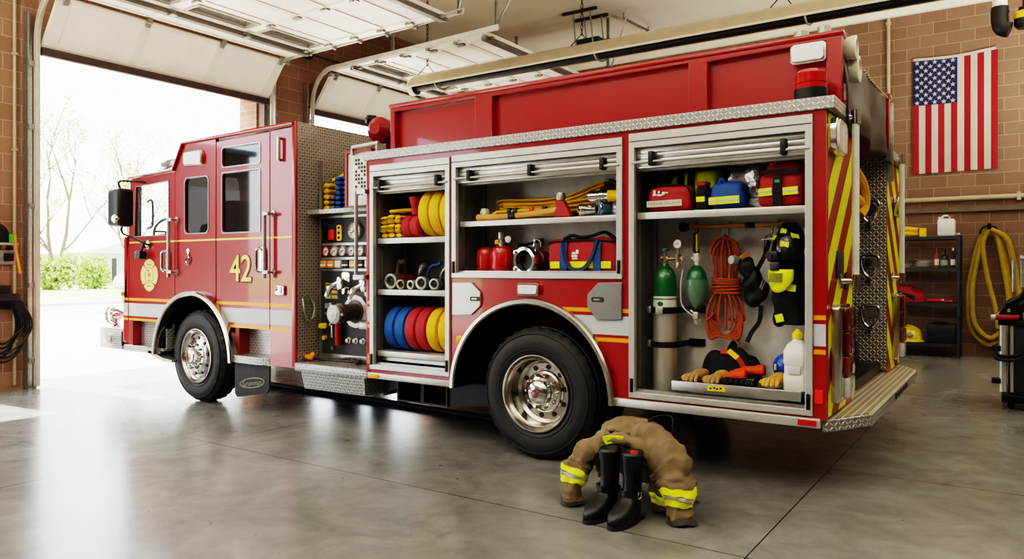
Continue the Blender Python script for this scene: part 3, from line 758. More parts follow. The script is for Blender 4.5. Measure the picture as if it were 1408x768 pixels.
# --- wheels
def wheel_parts(root, deep, dual):
    ty = 0.
    # tyre: profile from the inside bead over the tread, outward is -Y
    P = [(.305, .02), (.33, -.002), (.40, -.012), (.455, -.004), (.49, .02), (.508, .035), (.52, .05), (.52, .085), (.512, .09), (.512, .10), (.522, .105), (.522, .15), (.514, .155), (.514, .165), (.522, .17), (.52, .235), (.505, .255), (.455, .285), (.40, .29), (.305, .265)]
    N = 128; rings = []
    for i, (r, h) in enumerate(P):
        rr = []
        for j in range(N):
            a = 2*PI*j/N; lug = (j % 4) in (0, 1)
            q = r-(.011 if (5 <= i <= 7 or 14 <= i <= 16) and not lug else 0)
            rr.append((q*math.cos(a), h, q*math.sin(a)))
        rings.append(rr)
    t = MB(); t.loft(rings, 0, False); 
    for rr_, w_ in ((.345, .003), (.372, .002), (.47, .004)):
        t.tube([(rr_*math.cos(a), -.006 if rr_ < .46 else .0, rr_*math.sin(a)) for a in (2*PI*k/96 for k in range(96))], w_+.002, 6, closed=True)
    t.build('tire', RUBBER, root, local=True)
    if dual:
        t = MB(); t.lathe([(r, h+.34) for r, h in P], (0, 0, 0), (0, 1, 0), 64); t.build('tire', RUBBER, root, local=True)
    if deep:
        prof = [(.312, .012), (.306, -.008), (.296, -.008), (.288, .006), (.28, .035), (.262, .05), (.258, .10), (.25, .135), (.235, .145), (.225, .152), (.17, .152), (.165, .14), (.165, .125)]
        hub = [(.165, .125), (.155, .118), (.118, .115), (.10, .108), (.098, .03), (.09, .02), (.062, .006), (.03, -.002), (.0, -.004)]
        hr, hy = .197, .1505
    else:
        prof = [(.312, .012), (.306, -.008), (.296, -.008), (.288, .004), (.278, .02), (.265, .026), (.258, .05), (.245, .06), (.235, .035), (.215, .015), (.17, .006), (.16, .0)]
        hub = [(.16, .0), (.15, -.006), (.105, -.008), (.09, -.02), (.085, -.07), (.07, -.085), (.0, -.088)]
        hr, hy = .205, .010
    r = MB(); r.lathe(prof, (0, 0, 0), (0, 1, 0), 56)
    for k in range(10):
        a = 2*PI*k/10+.15; c = Vector((hr*math.cos(a), hy, hr*math.sin(a))); r.cyl(c-Vector((0, .004, 0)), c+Vector((0, .03, 0)), .021, n=12, mi=1)
    r.build('rim', [STEEL, BLACK], root, local=True)
    h = MB(); h.lathe(hub, (0, 0, 0), (0, 1, 0), 36); h.build('hub', CHROME, root, local=True)
    for k in range(10):
        a = 2*PI*k/10; rr = .135; y = hub[1][1]; c = Vector((rr*math.cos(a), y, rr*math.sin(a)))
        n = MB(); n.lathe([(.017, .004), (.017, -.022), (.010, -.028), (.009, -.045), (0, -.046)], c, (0, 1, 0), 6); n.build('lug_nut', CHROME if not deep else STEEL, root, local=True)
    cpm = MB(); yy = hub[-1][1]
    cpm.lathe([(.035, .004), (.034, -.003), (0, -.005)], (0, yy, 0), (0, 1, 0), 20); cpm.build('hub_badge', M('hub badge', '#9a6c6c', .2, .8, .4, 50), root, local=True)
    b = MB(); b.lathe([(.26, .16), (.26, .28)], (0, 0, 0), (0, 1, 0), 24, caps=True); b.build('brake_drum', BLACKM, root, local=True)
def wheel_root(name, x, y, flip=False):
    o = bpy.data.objects.new(name, None); COL.objects.link(o); o.parent = TR
    o.location = Vector((x, y, .522))-LOC['fire_truck']; LOC[o.name] = Vector((x, y, .522))
    if flip: o.rotation_euler = (0, 0, PI)
    return o
fwl = wheel_root('front_wheel', -7.715, .02); wheel_parts(fwl, False, False)
fwl.rotation_euler = (0, 0, math.radians(-3))
rwl = wheel_root('rear_wheel', -3.16, -.01); wheel_parts(rwl, True, True)
for src, x, y in ((fwl, -7.715, WC-.02), (rwl, -3.16, WB-.02)):
    o = src.copy(); COL.objects.link(o); o.location = Vector((x, y, .522))-LOC['fire_truck']; o.rotation_euler = (0, 0, PI)
    for ch in src.children:
        if ch.name.startswith(('tire', 'rim')): c = ch.copy(); COL.objects.link(c); c.parent = o

# --- chassis
m = MB(); m.box(-9.1, -1.2, .95, 1.07, .62, .86); m.box(-9.1, -1.2, 2.2, 2.32, .62, .86); m.build('chassis_rail', BLACKM, TR)
m = MB(); m.cyl((-7.715, .3, .52), (-7.715, 2.5, .52), .06); m.cyl((-3.16, .3, .52), (-3.16, 3.1, .52), .09); m.ell((-3.16, 1.6, .52), (.22, .25, .22)); m.cyl((-6, 1.6, .62), (-3.2, 1.6, .55), .05); m.build('axle', BLACKM, TR)
m = MB(); m.box(-8.3, -6.2, .5, 2.3, .6, 1.1); m.box(-5.95, -5.05, .5, 2.9, .42, .62); m.build('underbody', BLACKM, TR)
m = MB(); m.box(-2.3, -1.05, .5, 2.9, .56, .64); m.build('underbody', BLACKM, TR)
m = MB(); m.box(-2.0, -1.9, .7, 1.2, .35, .6); m.build('hanger_bracket', BLACKM, TR)
m = MB(); m.box(-1.98, -1.86, .30, .33, .40, .56); m.build('bracket_plate', DKGREY, TR)
for a, b in ((-4.765, -4.46), (-4.455, -4.17)):
    m = MB(); m.plate([(a, .285), (b, .285), (b, .50), (a, .50)], [[(a+.015, .30), (b-.015, .30), (b-.015, .485), (a+.015, .485)]], 'y', .14, .6)
    m.box(a+.01, b-.01, .5, .6, .29, .49); m.box(a+.11, b-.06, .42, .5, .36, .45, r=.02); m.build('step_box', DKGREY, TR)
m = MB(); m.plate([(-4.165, .29), (-3.55, .36), (-3.55, .52), (-4.165, .52)], [], 'y', .16, .7); m.build('fuel_tank', BLACKM, TR)
m = MB(); m.tube(spline([(-1.9, .3, .56), (-1.8, .28, .47), (-1.66, .28, .44), (-1.6, .3, .5)], 6), .012, 6); m.build('air_line', BLACK, TR)
m = MB(); m.plate([(-5.0, .55), (-4.78, .55), (-4.78, .40), (-4.9, .36), (-5.0, .30)], [], 'y', .2, .6); m.build('air_tank', DKGREY, TR)
m = MB(); m.box(-6.35, -5.9, .4, .5, .47, .53); m.build('cross_member', BLACKM, TR)

# --- pump bay between cab and body
m = MB(); m.box(-5.99, -5.02, .335, 3.0, .56, 2.06); m.build('pump_housing', DKGREY, TR)
m = MB(); m.box(-5.985, -5.0, .315, .335, .58, 2.04); pp = m.build('pump_panel', M('pump panel', '#3d4043', .5, .2, .06), TR)
YP = .315
m = MB()
for z in (2.035, 1.755, 1.61, 1.495): m.box(-5.985, -5.0, YP-.012, YP, z-.012, z+.012)
m.box(-5.985, -5.965, YP-.02, YP, .58, 2.04); m.box(-5.985, -5.0, YP-.03, YP, .575, .64); m.build('panel_rail', ALU, pp)
GF = M('gauge face', '#d9d9d4', .4, 0, .15, 70)
def gauge(x, z, r, rim=ALU, face=GF):
    m = MB(); m.lathe([(r, 0), (r, .03), (r*.93, .036), (r*.84, .028)], (x, YP, z), (0, -1, 0), 24, 0); m.lathe([(r*.86, .024), (0, .024)], (x, YP, z), (0, -1, 0), 24, 1)
    m.strap([(x-r*.5, YP-.027, z-r*.3), (x+r*.2, YP-.027, z+r*.15)], .004, r*.08, (0, 1, 0), 2); m.cyl((x, YP-.024, z), (x, YP-.032, z), r*.1, n=8, mi=2)
    for k in range(11):
        a = math.radians(225-27*k); m.strap([(x+r*.62*math.cos(a), YP-.026, z+r*.62*math.sin(a)), (x+r*.78*math.cos(a), YP-.026, z+r*.78*math.sin(a))], .002, r*.07, (0, 1, 0), 2)
    return m.build('pressure_gauge', [rim, face, BLACK], pp)
gauge(-5.475, 1.885, .088, ALUW)
for i, x in enumerate((-5.885, -5.765, -5.645, -5.52, -5.395, -5.27)): gauge(x, 1.685, .052, REDLENS if i == 0 else ALUW)
m = MB(); m.box(-5.84, -5.755, YP-.04, YP, 1.80, 1.905, r=.008); m.build('alarm_switch', M('red switch', '#c3141a', .4), pp)
m = MB(); m.plate(rrect(-5.735, -5.665, 1.79, 1.95, .02), [], 'y', YP-.02, YP)
for z in (1.82, 1.87, 1.92): m.cyl((-5.70, YP-.03, z), (-5.70, YP-.02, z), .012, n=10, mi=1)
m.build('switch_plate', [GOLD2, BLACK], pp)
m = MB(); m.cyl((-5.9, YP, 1.92), (-5.9, YP-.05, 1.92), .018); m.box(-5.915, -5.885, YP-.05, YP-.02, 1.80, 1.92, r=.01); m.build('throttle_lever', BLACKM, pp)
cols = ['#cf8d5c', '#d08c4a', '#ddd6cb', '#1b1b1d', '#d79a70', '#1b1b1d', '#c9c4bb', '#b93a34']
for i, c in enumerate(cols):
    m = MB(); x = -5.90+.105*i; m.box(x-.045, x+.04, YP-.05, YP, 1.515, 1.59, r=.008); m.box(x-.04, x+.035, YP-.054, YP-.045, 1.535, 1.55, 1); m.build('valve_label', [M('label '+c, c, .5), WHITEPL], pp)
for x in (-5.87, -5.775):
    m = MB(); m.box(x-.042, x+.042, YP-.008, YP, 1.20, 1.36)
    for k in range(6): m.box(x-.036, x+.036, YP-.011, YP-.006, 1.215+.024*k, 1.229+.024*k, 1+(k % 2))
    m.build('instruction_plate', [M('plate tan', '#b5ad8c', .5), M('plate yellow', '#d3c93a', .5), M('plate dark', '#4b4138', .5)], pp)
def discharge(x, z, s=1., lever=True):
    m = MB(); m.plate(rrect(x-.06*s, x+.06*s, z-.11*s, z+.11*s, .03), [], 'y', YP-.012, YP)
    m.lathe([(.055*s, 0), (.055*s, .06), (.062*s, .065), (.062*s, .10), (.03*s, .11), (0, .11)], (x, YP, z), (0, -1, 0), 18)
    if lever: m.tube([(x-.01, YP-.09, z+.01), (x-.09*s, YP-.13, z-.04*s), (x-.13*s, YP-.14, z-.13*s)], [.022, .03, .022], 8)
    return m.build('discharge_outlet', CHROME, pp)
discharge(-5.62, 1.36, 1.0); discharge(-5.29, 1.34, 1.0)
iq = MB(); iq.lathe([(.12, .02), (.10, .025), (.085, .03), (.085, .19), (.10, .195), (.10, .235), (.085, .24), (.085, .27)], (-5.47, YP, 1.08), (0, -1, -.05), 28); intake = iq.build('intake_pipe', M('dull pipe', '#5d5550', .4, .6), pp)
iq = MB(); iq.lathe([(.085, .265), (.092, .27), (.092, .305), (.08, .31), (.06, .312), (.055, .318), (.03, .318), (0, .325)], (-5.47, YP, 1.08), (0, -1, -.05), 24)
for k in range(3): a = 2*PI*k/3; iq.cyl(Vector((-5.47+.085*math.cos(a), YP-.29, 1.065+.085*math.sin(a))), Vector((-5.47+.125*math.cos(a), YP-.29, 1.065+.125*math.sin(a))), .014, n=8)
iq.build('intake_cap', GALV, pp)
m = MB(); m.lathe([(.165, .0), (.165, .018), (.12, .02)], (-5.47, YP, 1.08), (0, -1, 0), 12); m.build('intake_flange', ALUW, pp)
m = MB(); m.cyl((-5.92, YP, .92), (-5.92, YP-.06, .92), .03); m.box(-5.95, -5.84, YP-.075, YP-.05, .895, .945, r=.012); m.cyl((-5.91, YP, .80), (-5.91, YP-.04, .80), .022); m.build('drain_valve', M('yellow valve', '#d8c022', .5), pp)
m = MB(); m.box(-5.80, -5.76, YP-.05, YP, .80, .98, r=.015); m.cyl((-5.78, YP, .70), (-5.78, YP-.04, .70), .022); m.build('drain_lever', CHROME, pp)
m = MB(); m.cyl((-5.68, YP-.05, .74), (-5.68, YP-.05, .97), .033, n=14); m.cyl((-5.68, YP-.05, .97), (-5.68, YP-.05, 1.0), .022, n=12); m.build('primer_handle', M('red handle', '#a81c1c', .35), pp)
m = MB(); m.box(-5.40, -5.26, YP-.05, YP, .91, 1.0, r=.01); m.build('control_box', ALU, pp)
for i in range(4):
    m = MB(); x = -5.55+.1*i; m.lathe([(.03, 0), (.03, .03), (.018, .035), (.02, .06), (0, .065)], (x, YP, .79), (0, -1, 0), 12); m.build('drain_knob', ALUW, pp)
m = MB(); m.cyl((-5.90, YP, 1.05), (-5.90, YP-.02, 1.05), .012); m.box(-5.92, -5.86, YP-.01, YP, 1.10, 1.15); m.build('name_plate', ALUW, pp)
# running board under the panel
m = MB(); m.box(-5.985, -4.985, -.03, .33, .49, .57, r=.008); pst = m.build('running_board', DIAMOND, TR)
m = MB(); m.add([(-5.905, -.015, .49), (-5.03, -.015, .49), (-5.03, .33, .49), (-5.905, .33, .49), (-5.905, .03, .315), (-5.06, .03, .315), (-5.06, .33, .315), (-5.905, .33, .315)], [(0, 1, 2, 3), (4, 5, 6, 7), (0, 4, 5, 1), (1, 5, 6, 2), (2, 6, 7, 3), (3, 7, 4, 0)]); m.build('step_front', DIAMOND, pst)
# ledge, hose bin, white perforated locker above the panel
m = MB(); m.box(-5.99, -5.0, .13, .40, 2.055, 2.10, r=.006); m.build('hose_ledge', DIAMOND, TR)
m = MB(); m.box(-5.99, -5.0, 1.3, 1.33, 2.06, 2.66); m.box(-5.35, -5.32, .33, 1.3, 2.10, 2.66); m.box(-5.99, -5.965, .295, .318, 2.1, 2.62); m.box(-5.99, -5.0, .33, 1.33, 2.06, 2.095); m.build('hose_bin', INDARK, TR)
m = MB(); m.plate([(-5.355, 2.10), (-5.005, 2.10), (-5.005, 2.63), (-5.355, 2.63)], [[(-5.33, 2.105), (-5.0055, 2.105), (-5.0055, 2.605), (-5.33, 2.605)]], 'y', .05, .3); pl = m.build('perforated_locker', RED, TR)
m = MB(); m.box(-5.33, -5.006, .07, .28, 2.105, 2.605); m.build('locker_panel', WHITEPL, pl)
m = MB()
for i in range(6):
    for j in range(10):
        x = -5.235+.038*i; z = 2.20+.036*j
        if (i+j) % 4 != 3: m.box(x, x+.024, .066, .0705, z, z+.024)
m.build('locker_holes', BLACK, pl)
m = MB(); m.box(-5.72, -5.60, .5, .7, 2.1, 2.66); m.build('bin_divider', BLACK, TR)
m = MB(); m.tube([(-5.24, .04, 2.58), (-5.24, .04, 2.655), (-4.9, .04, 2.67)], .02, 10); m.cyl((-4.92, .04, 2.56), (-4.92, .04, 2.68), .014); m.build('hand_rail', ALU, TR)
m = MB(); m.cyl((-5.12, -.03, 1.42), (-5.12, -.03, 2.23), .019, n=12); m.box(-5.15, -5.0, -.05, -.01, 1.40, 1.45, r=.01); m.box(-5.13, -5.0, -.04, -.01, 2.2, 2.24); m.build('hand_rail', ALU, TR)
m = MB(); m.lathe([(0, 0), (.11, .0), (.13, .02), (.13, .12), (.06, .2), (0, .2)], (-5.42, .66, 2.92), (.25, -1, 0), 24); m.cyl((-5.42, .72, 2.6), (-5.42, .72, 2.85), .025); m.build('siren_speaker', M('red speaker', '#8f1a20', .35), TR)
m = MB(); m.lathe([(0, 0), (.05, .0), (.06, .02), (.045, .1), (0, .12)], (-5.62, .74, 3.06), (-.6, -1, .2), 16); m.cyl((-5.5, .78, 2.95), (-5.60, .76, 3.06), .014); m.cyl((-5.46, .76, 2.66), (-5.5, .78, 2.95), .014); m.build('work_lamp', BLACK, TR)

# --- body: side skin with three openings
C1 = (-4.955, -4.018, .585, 2.455); C2 = (-3.992, -2.402, 1.428, 2.465); C3 = (-2.349, -1.081, .572, 2.482)
def rc(c): return [(c[0], c[2]), (c[1], c[2]), (c[1], c[3]), (c[0], c[3])]
m = MB(); m.plate(bottom(XB, XE, .545, RA)+[(XE, 2.51), (XB, 2.51)], [rc(C1), rc(C2), rc(C3)], 'y', 0, .03); m.build('body_side', RED, TR, bevel=.003)
m = MB(); m.plate(bottom(XB, XE, .545, RA)+[(XE, 2.51), (XB, 2.51)], [], 'y', WB-.03, WB); m.build('body_side', RED, TR)
# inner core
m = MB()
for a, b, z0 in ((XB, -3.97, .56), (-3.97, -2.48, 1.26), (-2.48, XE-.03, .56)):
    m.box(a, b, .53, .85, z0, 2.5); m.box(a, b, 2.62, WB-.03, z0, 2.5)
m.box(XB, -2.0, .85, 2.6, .9, 2.5); m.build('body_core', REDIN, TR)
m = MB(); m.box(XB-.02, XB+.01, 0, WB, .55, 2.5, r=.004); m.build('body_front', RED, TR)
m = MB(); m.box(XB, -3.955, -.022, .01, .497, .552, r=.006); m.build('rub_rail', ALUW, TR, bevel=.002)
m = MB(); m.box(-2.495, -1.035, -.022, .01, .497, .558, r=.006); m.build('rub_rail', ALUW, TR, bevel=.002)
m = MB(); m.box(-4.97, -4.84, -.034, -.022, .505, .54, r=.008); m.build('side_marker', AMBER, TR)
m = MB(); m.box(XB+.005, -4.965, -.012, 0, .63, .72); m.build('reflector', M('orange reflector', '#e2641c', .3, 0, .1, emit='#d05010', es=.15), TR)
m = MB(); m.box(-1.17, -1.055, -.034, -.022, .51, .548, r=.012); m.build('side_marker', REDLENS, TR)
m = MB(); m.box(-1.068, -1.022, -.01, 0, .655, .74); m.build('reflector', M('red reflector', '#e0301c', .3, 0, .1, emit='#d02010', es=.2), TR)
m = MB(); m.lathe([(.038, 0), (.036, .012), (.02, .022), (0, .024)], (-3.915, 0, .905), (0, -1, 0), 20); m.build('turn_signal', AMBER, TR)
# tread plate along the top
m = MB(); m.plate([(XB-.04, -.025), (XE+.05, -.025), (XE+.05, .86), (XE-.3, .86), (XE-.3, .33), (XB-.04, .33)], [], 'z', 2.505, 2.585); m.build('top_trim', DIAMOND, TR, bevel=.005)
m = MB(); m.box(XE-.3, XE+.05, 2.605, WB+.02, 2.505, 2.585); m.build('top_trim', DIAMOND, TR)

# --- equipment compartments
def compartment(c, depth, back, side, shelves, header, par=TR, slat_bottom=None, floorlip=True):
    x0, x1, z0, z1 = c; f = .045
    root = pempty('equipment_compartment', par)
    HDR = .105
    m = MB(); m.plate(rc(c), [[(x0+f, z0+f*.9), (x1-f, z0+f*.9), (x1-f, z1-HDR), (x0+f, z1-HDR)]], 'y', -.022, .02); m.build('door_frame', ALUW, root, bevel=.003)
    m = MB(); m.box(x0+.004, x1-.004, -.026, -.0215, z1-.062, z1-.056); m.build('frame_groove', DKGREY, root)
    a0, a1, b0, b1 = x0+.02, x1-.02, z0+.02, z1-.02
    m = MB(); m.box(a0, a1, depth, depth+.015, b0, b1); m.build('back_wall', back, root)
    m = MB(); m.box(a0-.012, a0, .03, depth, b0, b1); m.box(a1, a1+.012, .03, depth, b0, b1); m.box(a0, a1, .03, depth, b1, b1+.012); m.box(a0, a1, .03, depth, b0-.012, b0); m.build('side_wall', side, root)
    # upright shelf tracks
    m = MB()
    for x in (a0+.002,):
        for y in (.10, depth-.07):
            m.box(x, x+.014, y-.018, y+.018, b0+.05, b1-.1)
    for x in (a1-.016,): m.box(x, x+.014, depth-.09, depth-.055, b0+.05, b1-.1)
    each(m, 'shelf_track', ALU, root)
    # roller shutter, run up: a broad bottom rail under thin slats
    sb = slat_bottom or (z1-.20); m = MB(); zt = z1-HDR-.004; hs = (zt-sb)/3
    for za_, zb_ in ((sb, sb+hs*1.25), (sb+hs*1.33, sb+hs*2.1), (sb+hs*2.18, zt)): m.box(x0+f+.003, x1-f-.003, .016, .034, za_, zb_, r=.0012)
    m.box(x0+f+.003, x1-f-.003, .006, .034, sb-.008, sb+.012, r=.003)
    rs = m.build('roller_shutter', ALU, root)
    m = MB(); m.cyl((x0+.03, -.03, sb+hs*.7), (x1-.02, -.03, sb+hs*.7), .009, n=8)
    m.build('lift_bar', ALU, rs)
    for q in ((.12, .5, .9) if x1-x0 > 1.4 else (.14, .86)):
        x = x0+(x1-x0)*q; m = MB(); m.box(x-.018, x+.018, -.046, .022, sb+hs*.1, sb+hs*2.3, r=.006); m.build('shutter_latch', BLACK, rs)
    m = MB(); m.box(x0+f, x1-f, .055, .11, sb-.02, sb-.005); m.build('drum_guard', INGREY, root)
    for z, t in shelves:
        m = MB(); m.box(a0+.02, a1-.01, .05, depth-.005, z-.012, z); m.box(a0+.02, a1-.01, .04, .055, z-t, z, r=.003); m.build('shelf', ALUW, root)
    if floorlip:
        m = MB(); m.box(x0+f, x1-f, .03, .045, z0+f*.9, z0+.06); m.box(x0+f, x1-f, -.005, .03, z0+f*.6, z0+f); m.build('sill', ALU, root)
    for x in (x0+f*.55, x1-f*.55):
        m = MB(); m.box(x-.012, x+.012, -.035, -.022, z0+.04, z0+.14, r=.004); m.build('catch', BLACKM, root)
    return root
DP1, DP2, DP3 = .50, .46, .46
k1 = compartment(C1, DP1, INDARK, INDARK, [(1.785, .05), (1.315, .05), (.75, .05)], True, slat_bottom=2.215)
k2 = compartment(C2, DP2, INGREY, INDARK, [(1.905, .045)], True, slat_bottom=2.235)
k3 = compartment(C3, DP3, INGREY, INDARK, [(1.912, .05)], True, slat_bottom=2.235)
m = MB(); m.box(-4.9, -4.06, .08, .42, .66, .69); m.build('tray', ALU, k1)
m = MB(); m.box(-2.02, -1.15, -.01, .43, .697, .705); m.box(-2.02, -1.15, -.022, -.008, .655, .722, r=.004); m.box(-2.02, -2.005, -.01, .43, .66, .722); m.box(-1.9, -1.3, .0, .4, .645, .66); tray = m.build('slide_tray', ALU, k3)
m = MB(); m.box(-1.76, -1.64, -.025, -.022, .675, .71); m.build('yellow_label', M('yellow label', '#e2c214', .5), tray)
m = MB()
for i, (x, z) in enumerate(((-1.745, .685), (-1.72, .69), (-1.70, .685), (-1.675, .69))): m.box(x, x+.014, -.0265, -.025, z, z+.012)
m.build('label_print', BLACK, tray)
m = MB(); m.box(-2.19, -2.07, -.0285, -.0225, 2.345, 2.37)
for q in range(7): m.box(-2.18+.015*q, -2.172+.015*q, -.0295, -.0284, 2.35, 2.364, 1)
# small maker's tag on the shutter
m.v = [(x, y+.046, z-.02) for x, y, z in m.v]; m.build('maker_tag', [ALU, DKGREY], k3)

# access plates
def hexplate(pts, name, col, lx, lz):
    m = MB(); m.plate(pts, [], 'y', -.022, 0); p = m.build(name, col, TR, bevel=.004)
    m = MB(); m.plate(rrect(lx-.05, lx+.05, lz-.018, lz+.018, .012), [], 'y', -.028, -.022); m.box(lx-.03, lx+.02, -.031, -.027, lz-.006, lz+.006, 1); m.build('paddle_latch', [DKGREY, ALU], p)
    return p
hexplate([(-3.985, 1.385), (-3.785, 1.390), (-3.69, 1.31), (-3.69, 1.20), (-3.785, 1.12), (-3.985, 1.11)], 'access_panel', ALUW, -3.75+.01, 1.255)
hexplate([(-2.688, 1.31), (-2.60, 1.40), (-2.405, 1.405), (-2.405, 1.13), (-2.61, 1.125), (-2.688, 1.22)], 'access_panel', M('dull aluminium panel', '#9a9a98', .3, .75, .1, 6), -2.60, 1.275)

# --- hose bed walls on top
YH, ZH = .30, 3.07
def bedwall(y0, y1):
    ps = [(-5.0+.055, -3.985), (-3.80, -2.02), (-1.875, -1.065)]
    m = MB(); m.plate([(-5.0, 2.585), (-.965, 2.585), (-.965, ZH), (-5.0, ZH-.03)], [[(a, 2.60), (b, 2.60), (b, ZH-.05), (a, ZH-.065)] for a, b in ps], 'y', y0, y0+.06)
    w = m.build('hose_bed_wall', RED, TR, bevel=.005)
    m = MB(); m.box(-4.99, -.97, y0+.06, y0+.085, 2.585, ZH-.04); m.build('hose_bed_panel', RED, w)
    m = MB(); m.box(-5.01, -.955, y0-.015, y1+.04, ZH-.028, ZH+.01, r=.012); m.build('top_rail', RED, w)
    return w
bw_ = bedwall(YH, YH+.085); bedwall(2.45, 2.535)
m = MB(); m.box(-5.0, -4.94, YH+.09, 2.44, 2.585, ZH-.035); m.box(-4.93, -1.0, YH+.09, 2.44, 2.5, 2.59); m.build('hose_bed_floor', REDIN, TR)
marker(-1.29, -1.06, 2.885, 3.02, YH+.058, bw_, 'marker_light', t=.10)
m = MB(); m.cyl((-1.12, .12, 2.585), (-1.12, .12, 2.665), .105, n=28); bc = m.build('beacon_light', BLACK, TR)
m = MB(); m.lathe([(.10, 0), (.10, .03), (.094, .035), (.10, .04), (.10, .10), (.07, .125), (0, .128)], (-1.12, .12, 2.665), (0, 0, 1), 28); m.build('beacon_dome', REDLENS, bc)
# fittings and rolled suction hoses on the bed top
m = MB(); m.cyl((-1.10, .42, 3.08), (-1.10, .42, 3.15), .045); m.cyl((-1.25, .42, 3.08), (-1.25, .42, 3.14), .05); each(m, 'vent_fitting', GALV, TR)
for (x, y, z, r, L) in ((-1.1, .50, 3.0, .075, .2), (-1.1, .62, 2.88, .085, .25)):
    m = MB(); m.cyl((x-L, y, z), (x+.18, y, z), r, n=20); m.lathe([(r*1.06, 0), (r*1.06, .03), (r*.8, .035), (r*.7, .0)], (x+.16, y, z), (1, 0, 0), 20); m.build('suction_hose', CREAM, TR)

# --- rear
def clip(poly, y0, y1, z0, z1):
    def cut(p, f, inter):
        out = []
        for i in range(len(p)):
            a, b = p[i-1], p[i]
            if f(b):
                if not f(a): out.append(inter(a, b))
                out.append(b)
            elif f(a): out.append(inter(a, b))
        return out
    for ax, lim, s in ((0, y0, 1), (0, y1, -1), (1, z0, 1), (1, z1, -1)):
        if not poly: return poly
        poly = cut(poly, lambda q: s*(q[ax]-lim) >= -1e-9, lambda a, b: tuple(a[k]+(b[k]-a[k])*((lim-a[ax])/((b[ax]-a[ax]) or 1e-9)) for k in (0, 1)))
    return poly
CHY = M('fluorescent chevron yellow', '#d7d80f', .35, 0, .05, emit='#c0c008', es=.04); CHR = M('chevron red', '#8c2412', .35, 0, .06)
def chevron(y0, y1, flip):
    m = MB(); m.box(XE-.04, XE, y0, y1, .56, 2.50, 1); per = .44; s = .95
    for k in range(-4, 8):
        zb = .476+per*k-.44
        if not flip: p = [(y0, zb), (y1, zb+s*(y1-y0)), (y1, zb+s*(y1-y0)+.225), (y0, zb+.225)]
        else: p = [(y0, zb+s*(y1-y0)), (y1, zb), (y1, zb+.225), (y0, zb+s*(y1-y0)+.225)]
        p = clip(p, y0+.004, y1-.004, .565, 2.495)
        if len(p) > 2: m.add([(XE+.002, a, b) for a, b in p], [tuple(range(len(p)))], 0)
    return m.build('chevron_panel', [CHY, CHR], TR)
cvn = chevron(0.031, .86, False); cvf = chevron(2.58, WB, True)
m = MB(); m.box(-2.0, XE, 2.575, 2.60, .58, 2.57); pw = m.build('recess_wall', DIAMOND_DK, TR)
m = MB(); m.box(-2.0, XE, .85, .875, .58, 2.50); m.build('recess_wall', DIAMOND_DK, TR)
m = MB(); m.box(-2.02, -1.99, .87, 2.58, .58, 2.5); m.build('recess_back', BLACKM, TR)
for z in (2.03, 1.53, 1.07):   # folding hand-and-foot loops on the plate
    x = -1.135; m = MB(); m.plate(circ(x, z+.03, .05, 16), [], 'y', 2.555, 2.575)
    m.tube(spline([(x-.055, 2.54, z+.09), (x-.075, 2.53, z+.03), (x-.05, 2.53, z-.06), (x, 2.53, z-.10), (x+.05, 2.53, z-.06), (x+.075, 2.53, z+.03), (x+.055, 2.54, z+.09)], 5, True), .013, 8, closed=True)
    m.box(x-.02, x+.02, 2.545, 2.575, z-.16, z-.10, r=.006); m.build('folding_step', CHROME, TR)
def tail(y0, y1, par):
    m = MB(); m.plate(rrect(y0, y1, .64, 1.27, .03), [], 'x', XE+.002, XE+.05); b = m.build('tail_light', STEEL, par, bevel=.006)
    TL = M('tail lens', '#5e090c', .15, 0, .1, coat=1.); zs = [(1.10, 1.25, TL), (.94, 1.09, TL), (.80, .93, M('dark amber lens', '#7a3a10', .2, 0, .05, coat=1)), (.66, .79, CLEARLENS)]
    for a, c, mt in zs:
        q = MB(); q.box(XE+.04, XE+.085, y0+(y1-y0)*.38, y1-.02, a, c, r=.01); q.build('lens', mt, b)
    q = MB(); q.box(XE+.03, XE+.06, y0+.01, y0+(y1-y0)*.33, .65, 1.26, r=.008); q.build('chrome_strip', CHROME, b)
tail(.12, .50, cvn); tail(2.9, 3.28, cvf)
marker(.06, .36, 2.24, 2.47, XE+.002, cvn, 'marker_light', 'x', t=.06); marker(2.98, 3.26, 2.0, 2.2, XE+.002, cvf, 'marker_light', 'x', t=.06)
def pole(y, z0, z1, par):
    m = MB(); m.cyl((-.91, y, z0), (-.91, y, z1), .024, n=14); b = m.build('grab_pole', WHITEPL, par)
    m = MB()
    for z in (z0+.03, z1-.03): m = MB(); m.cyl((-.91, y, z-.045), (-.91, y, z+.045), .032, n=14); m.cyl((-.91, y, z), (XE, y-.05, z), .018, n=10); m.box(XE+.003, XE+.015, y-.1, y-.0, z-.05, z+.05, r=.004); m.build('pole_bracket', CHROME, b)
pole(.46, 1.39, 2.55, cvn); pole(2.86, 1.39, 2.56, cvf)
m = MB(); m.box(XE+.003, XE+.012, .28, .50, 1.44, 1.62, r=.004); m.build('instruction_plate', M('grey plate', '#4b4d4e', .4, .4), cvn)
m = MB(); m.plate(rrect(.55, .64, 1.36, 1.48, .03), [], 'x', XE+.002, XE+.012); m.build('rear_latch', BLACKM, cvn)
m = MB(); m.lathe([(.05, 0), (.05, .05), (.03, .1), (0, .1)], (XE-.1, 2.8, 2.585), (0, 0, 1), 16); m.build('beacon_light', REDLENS, TR)
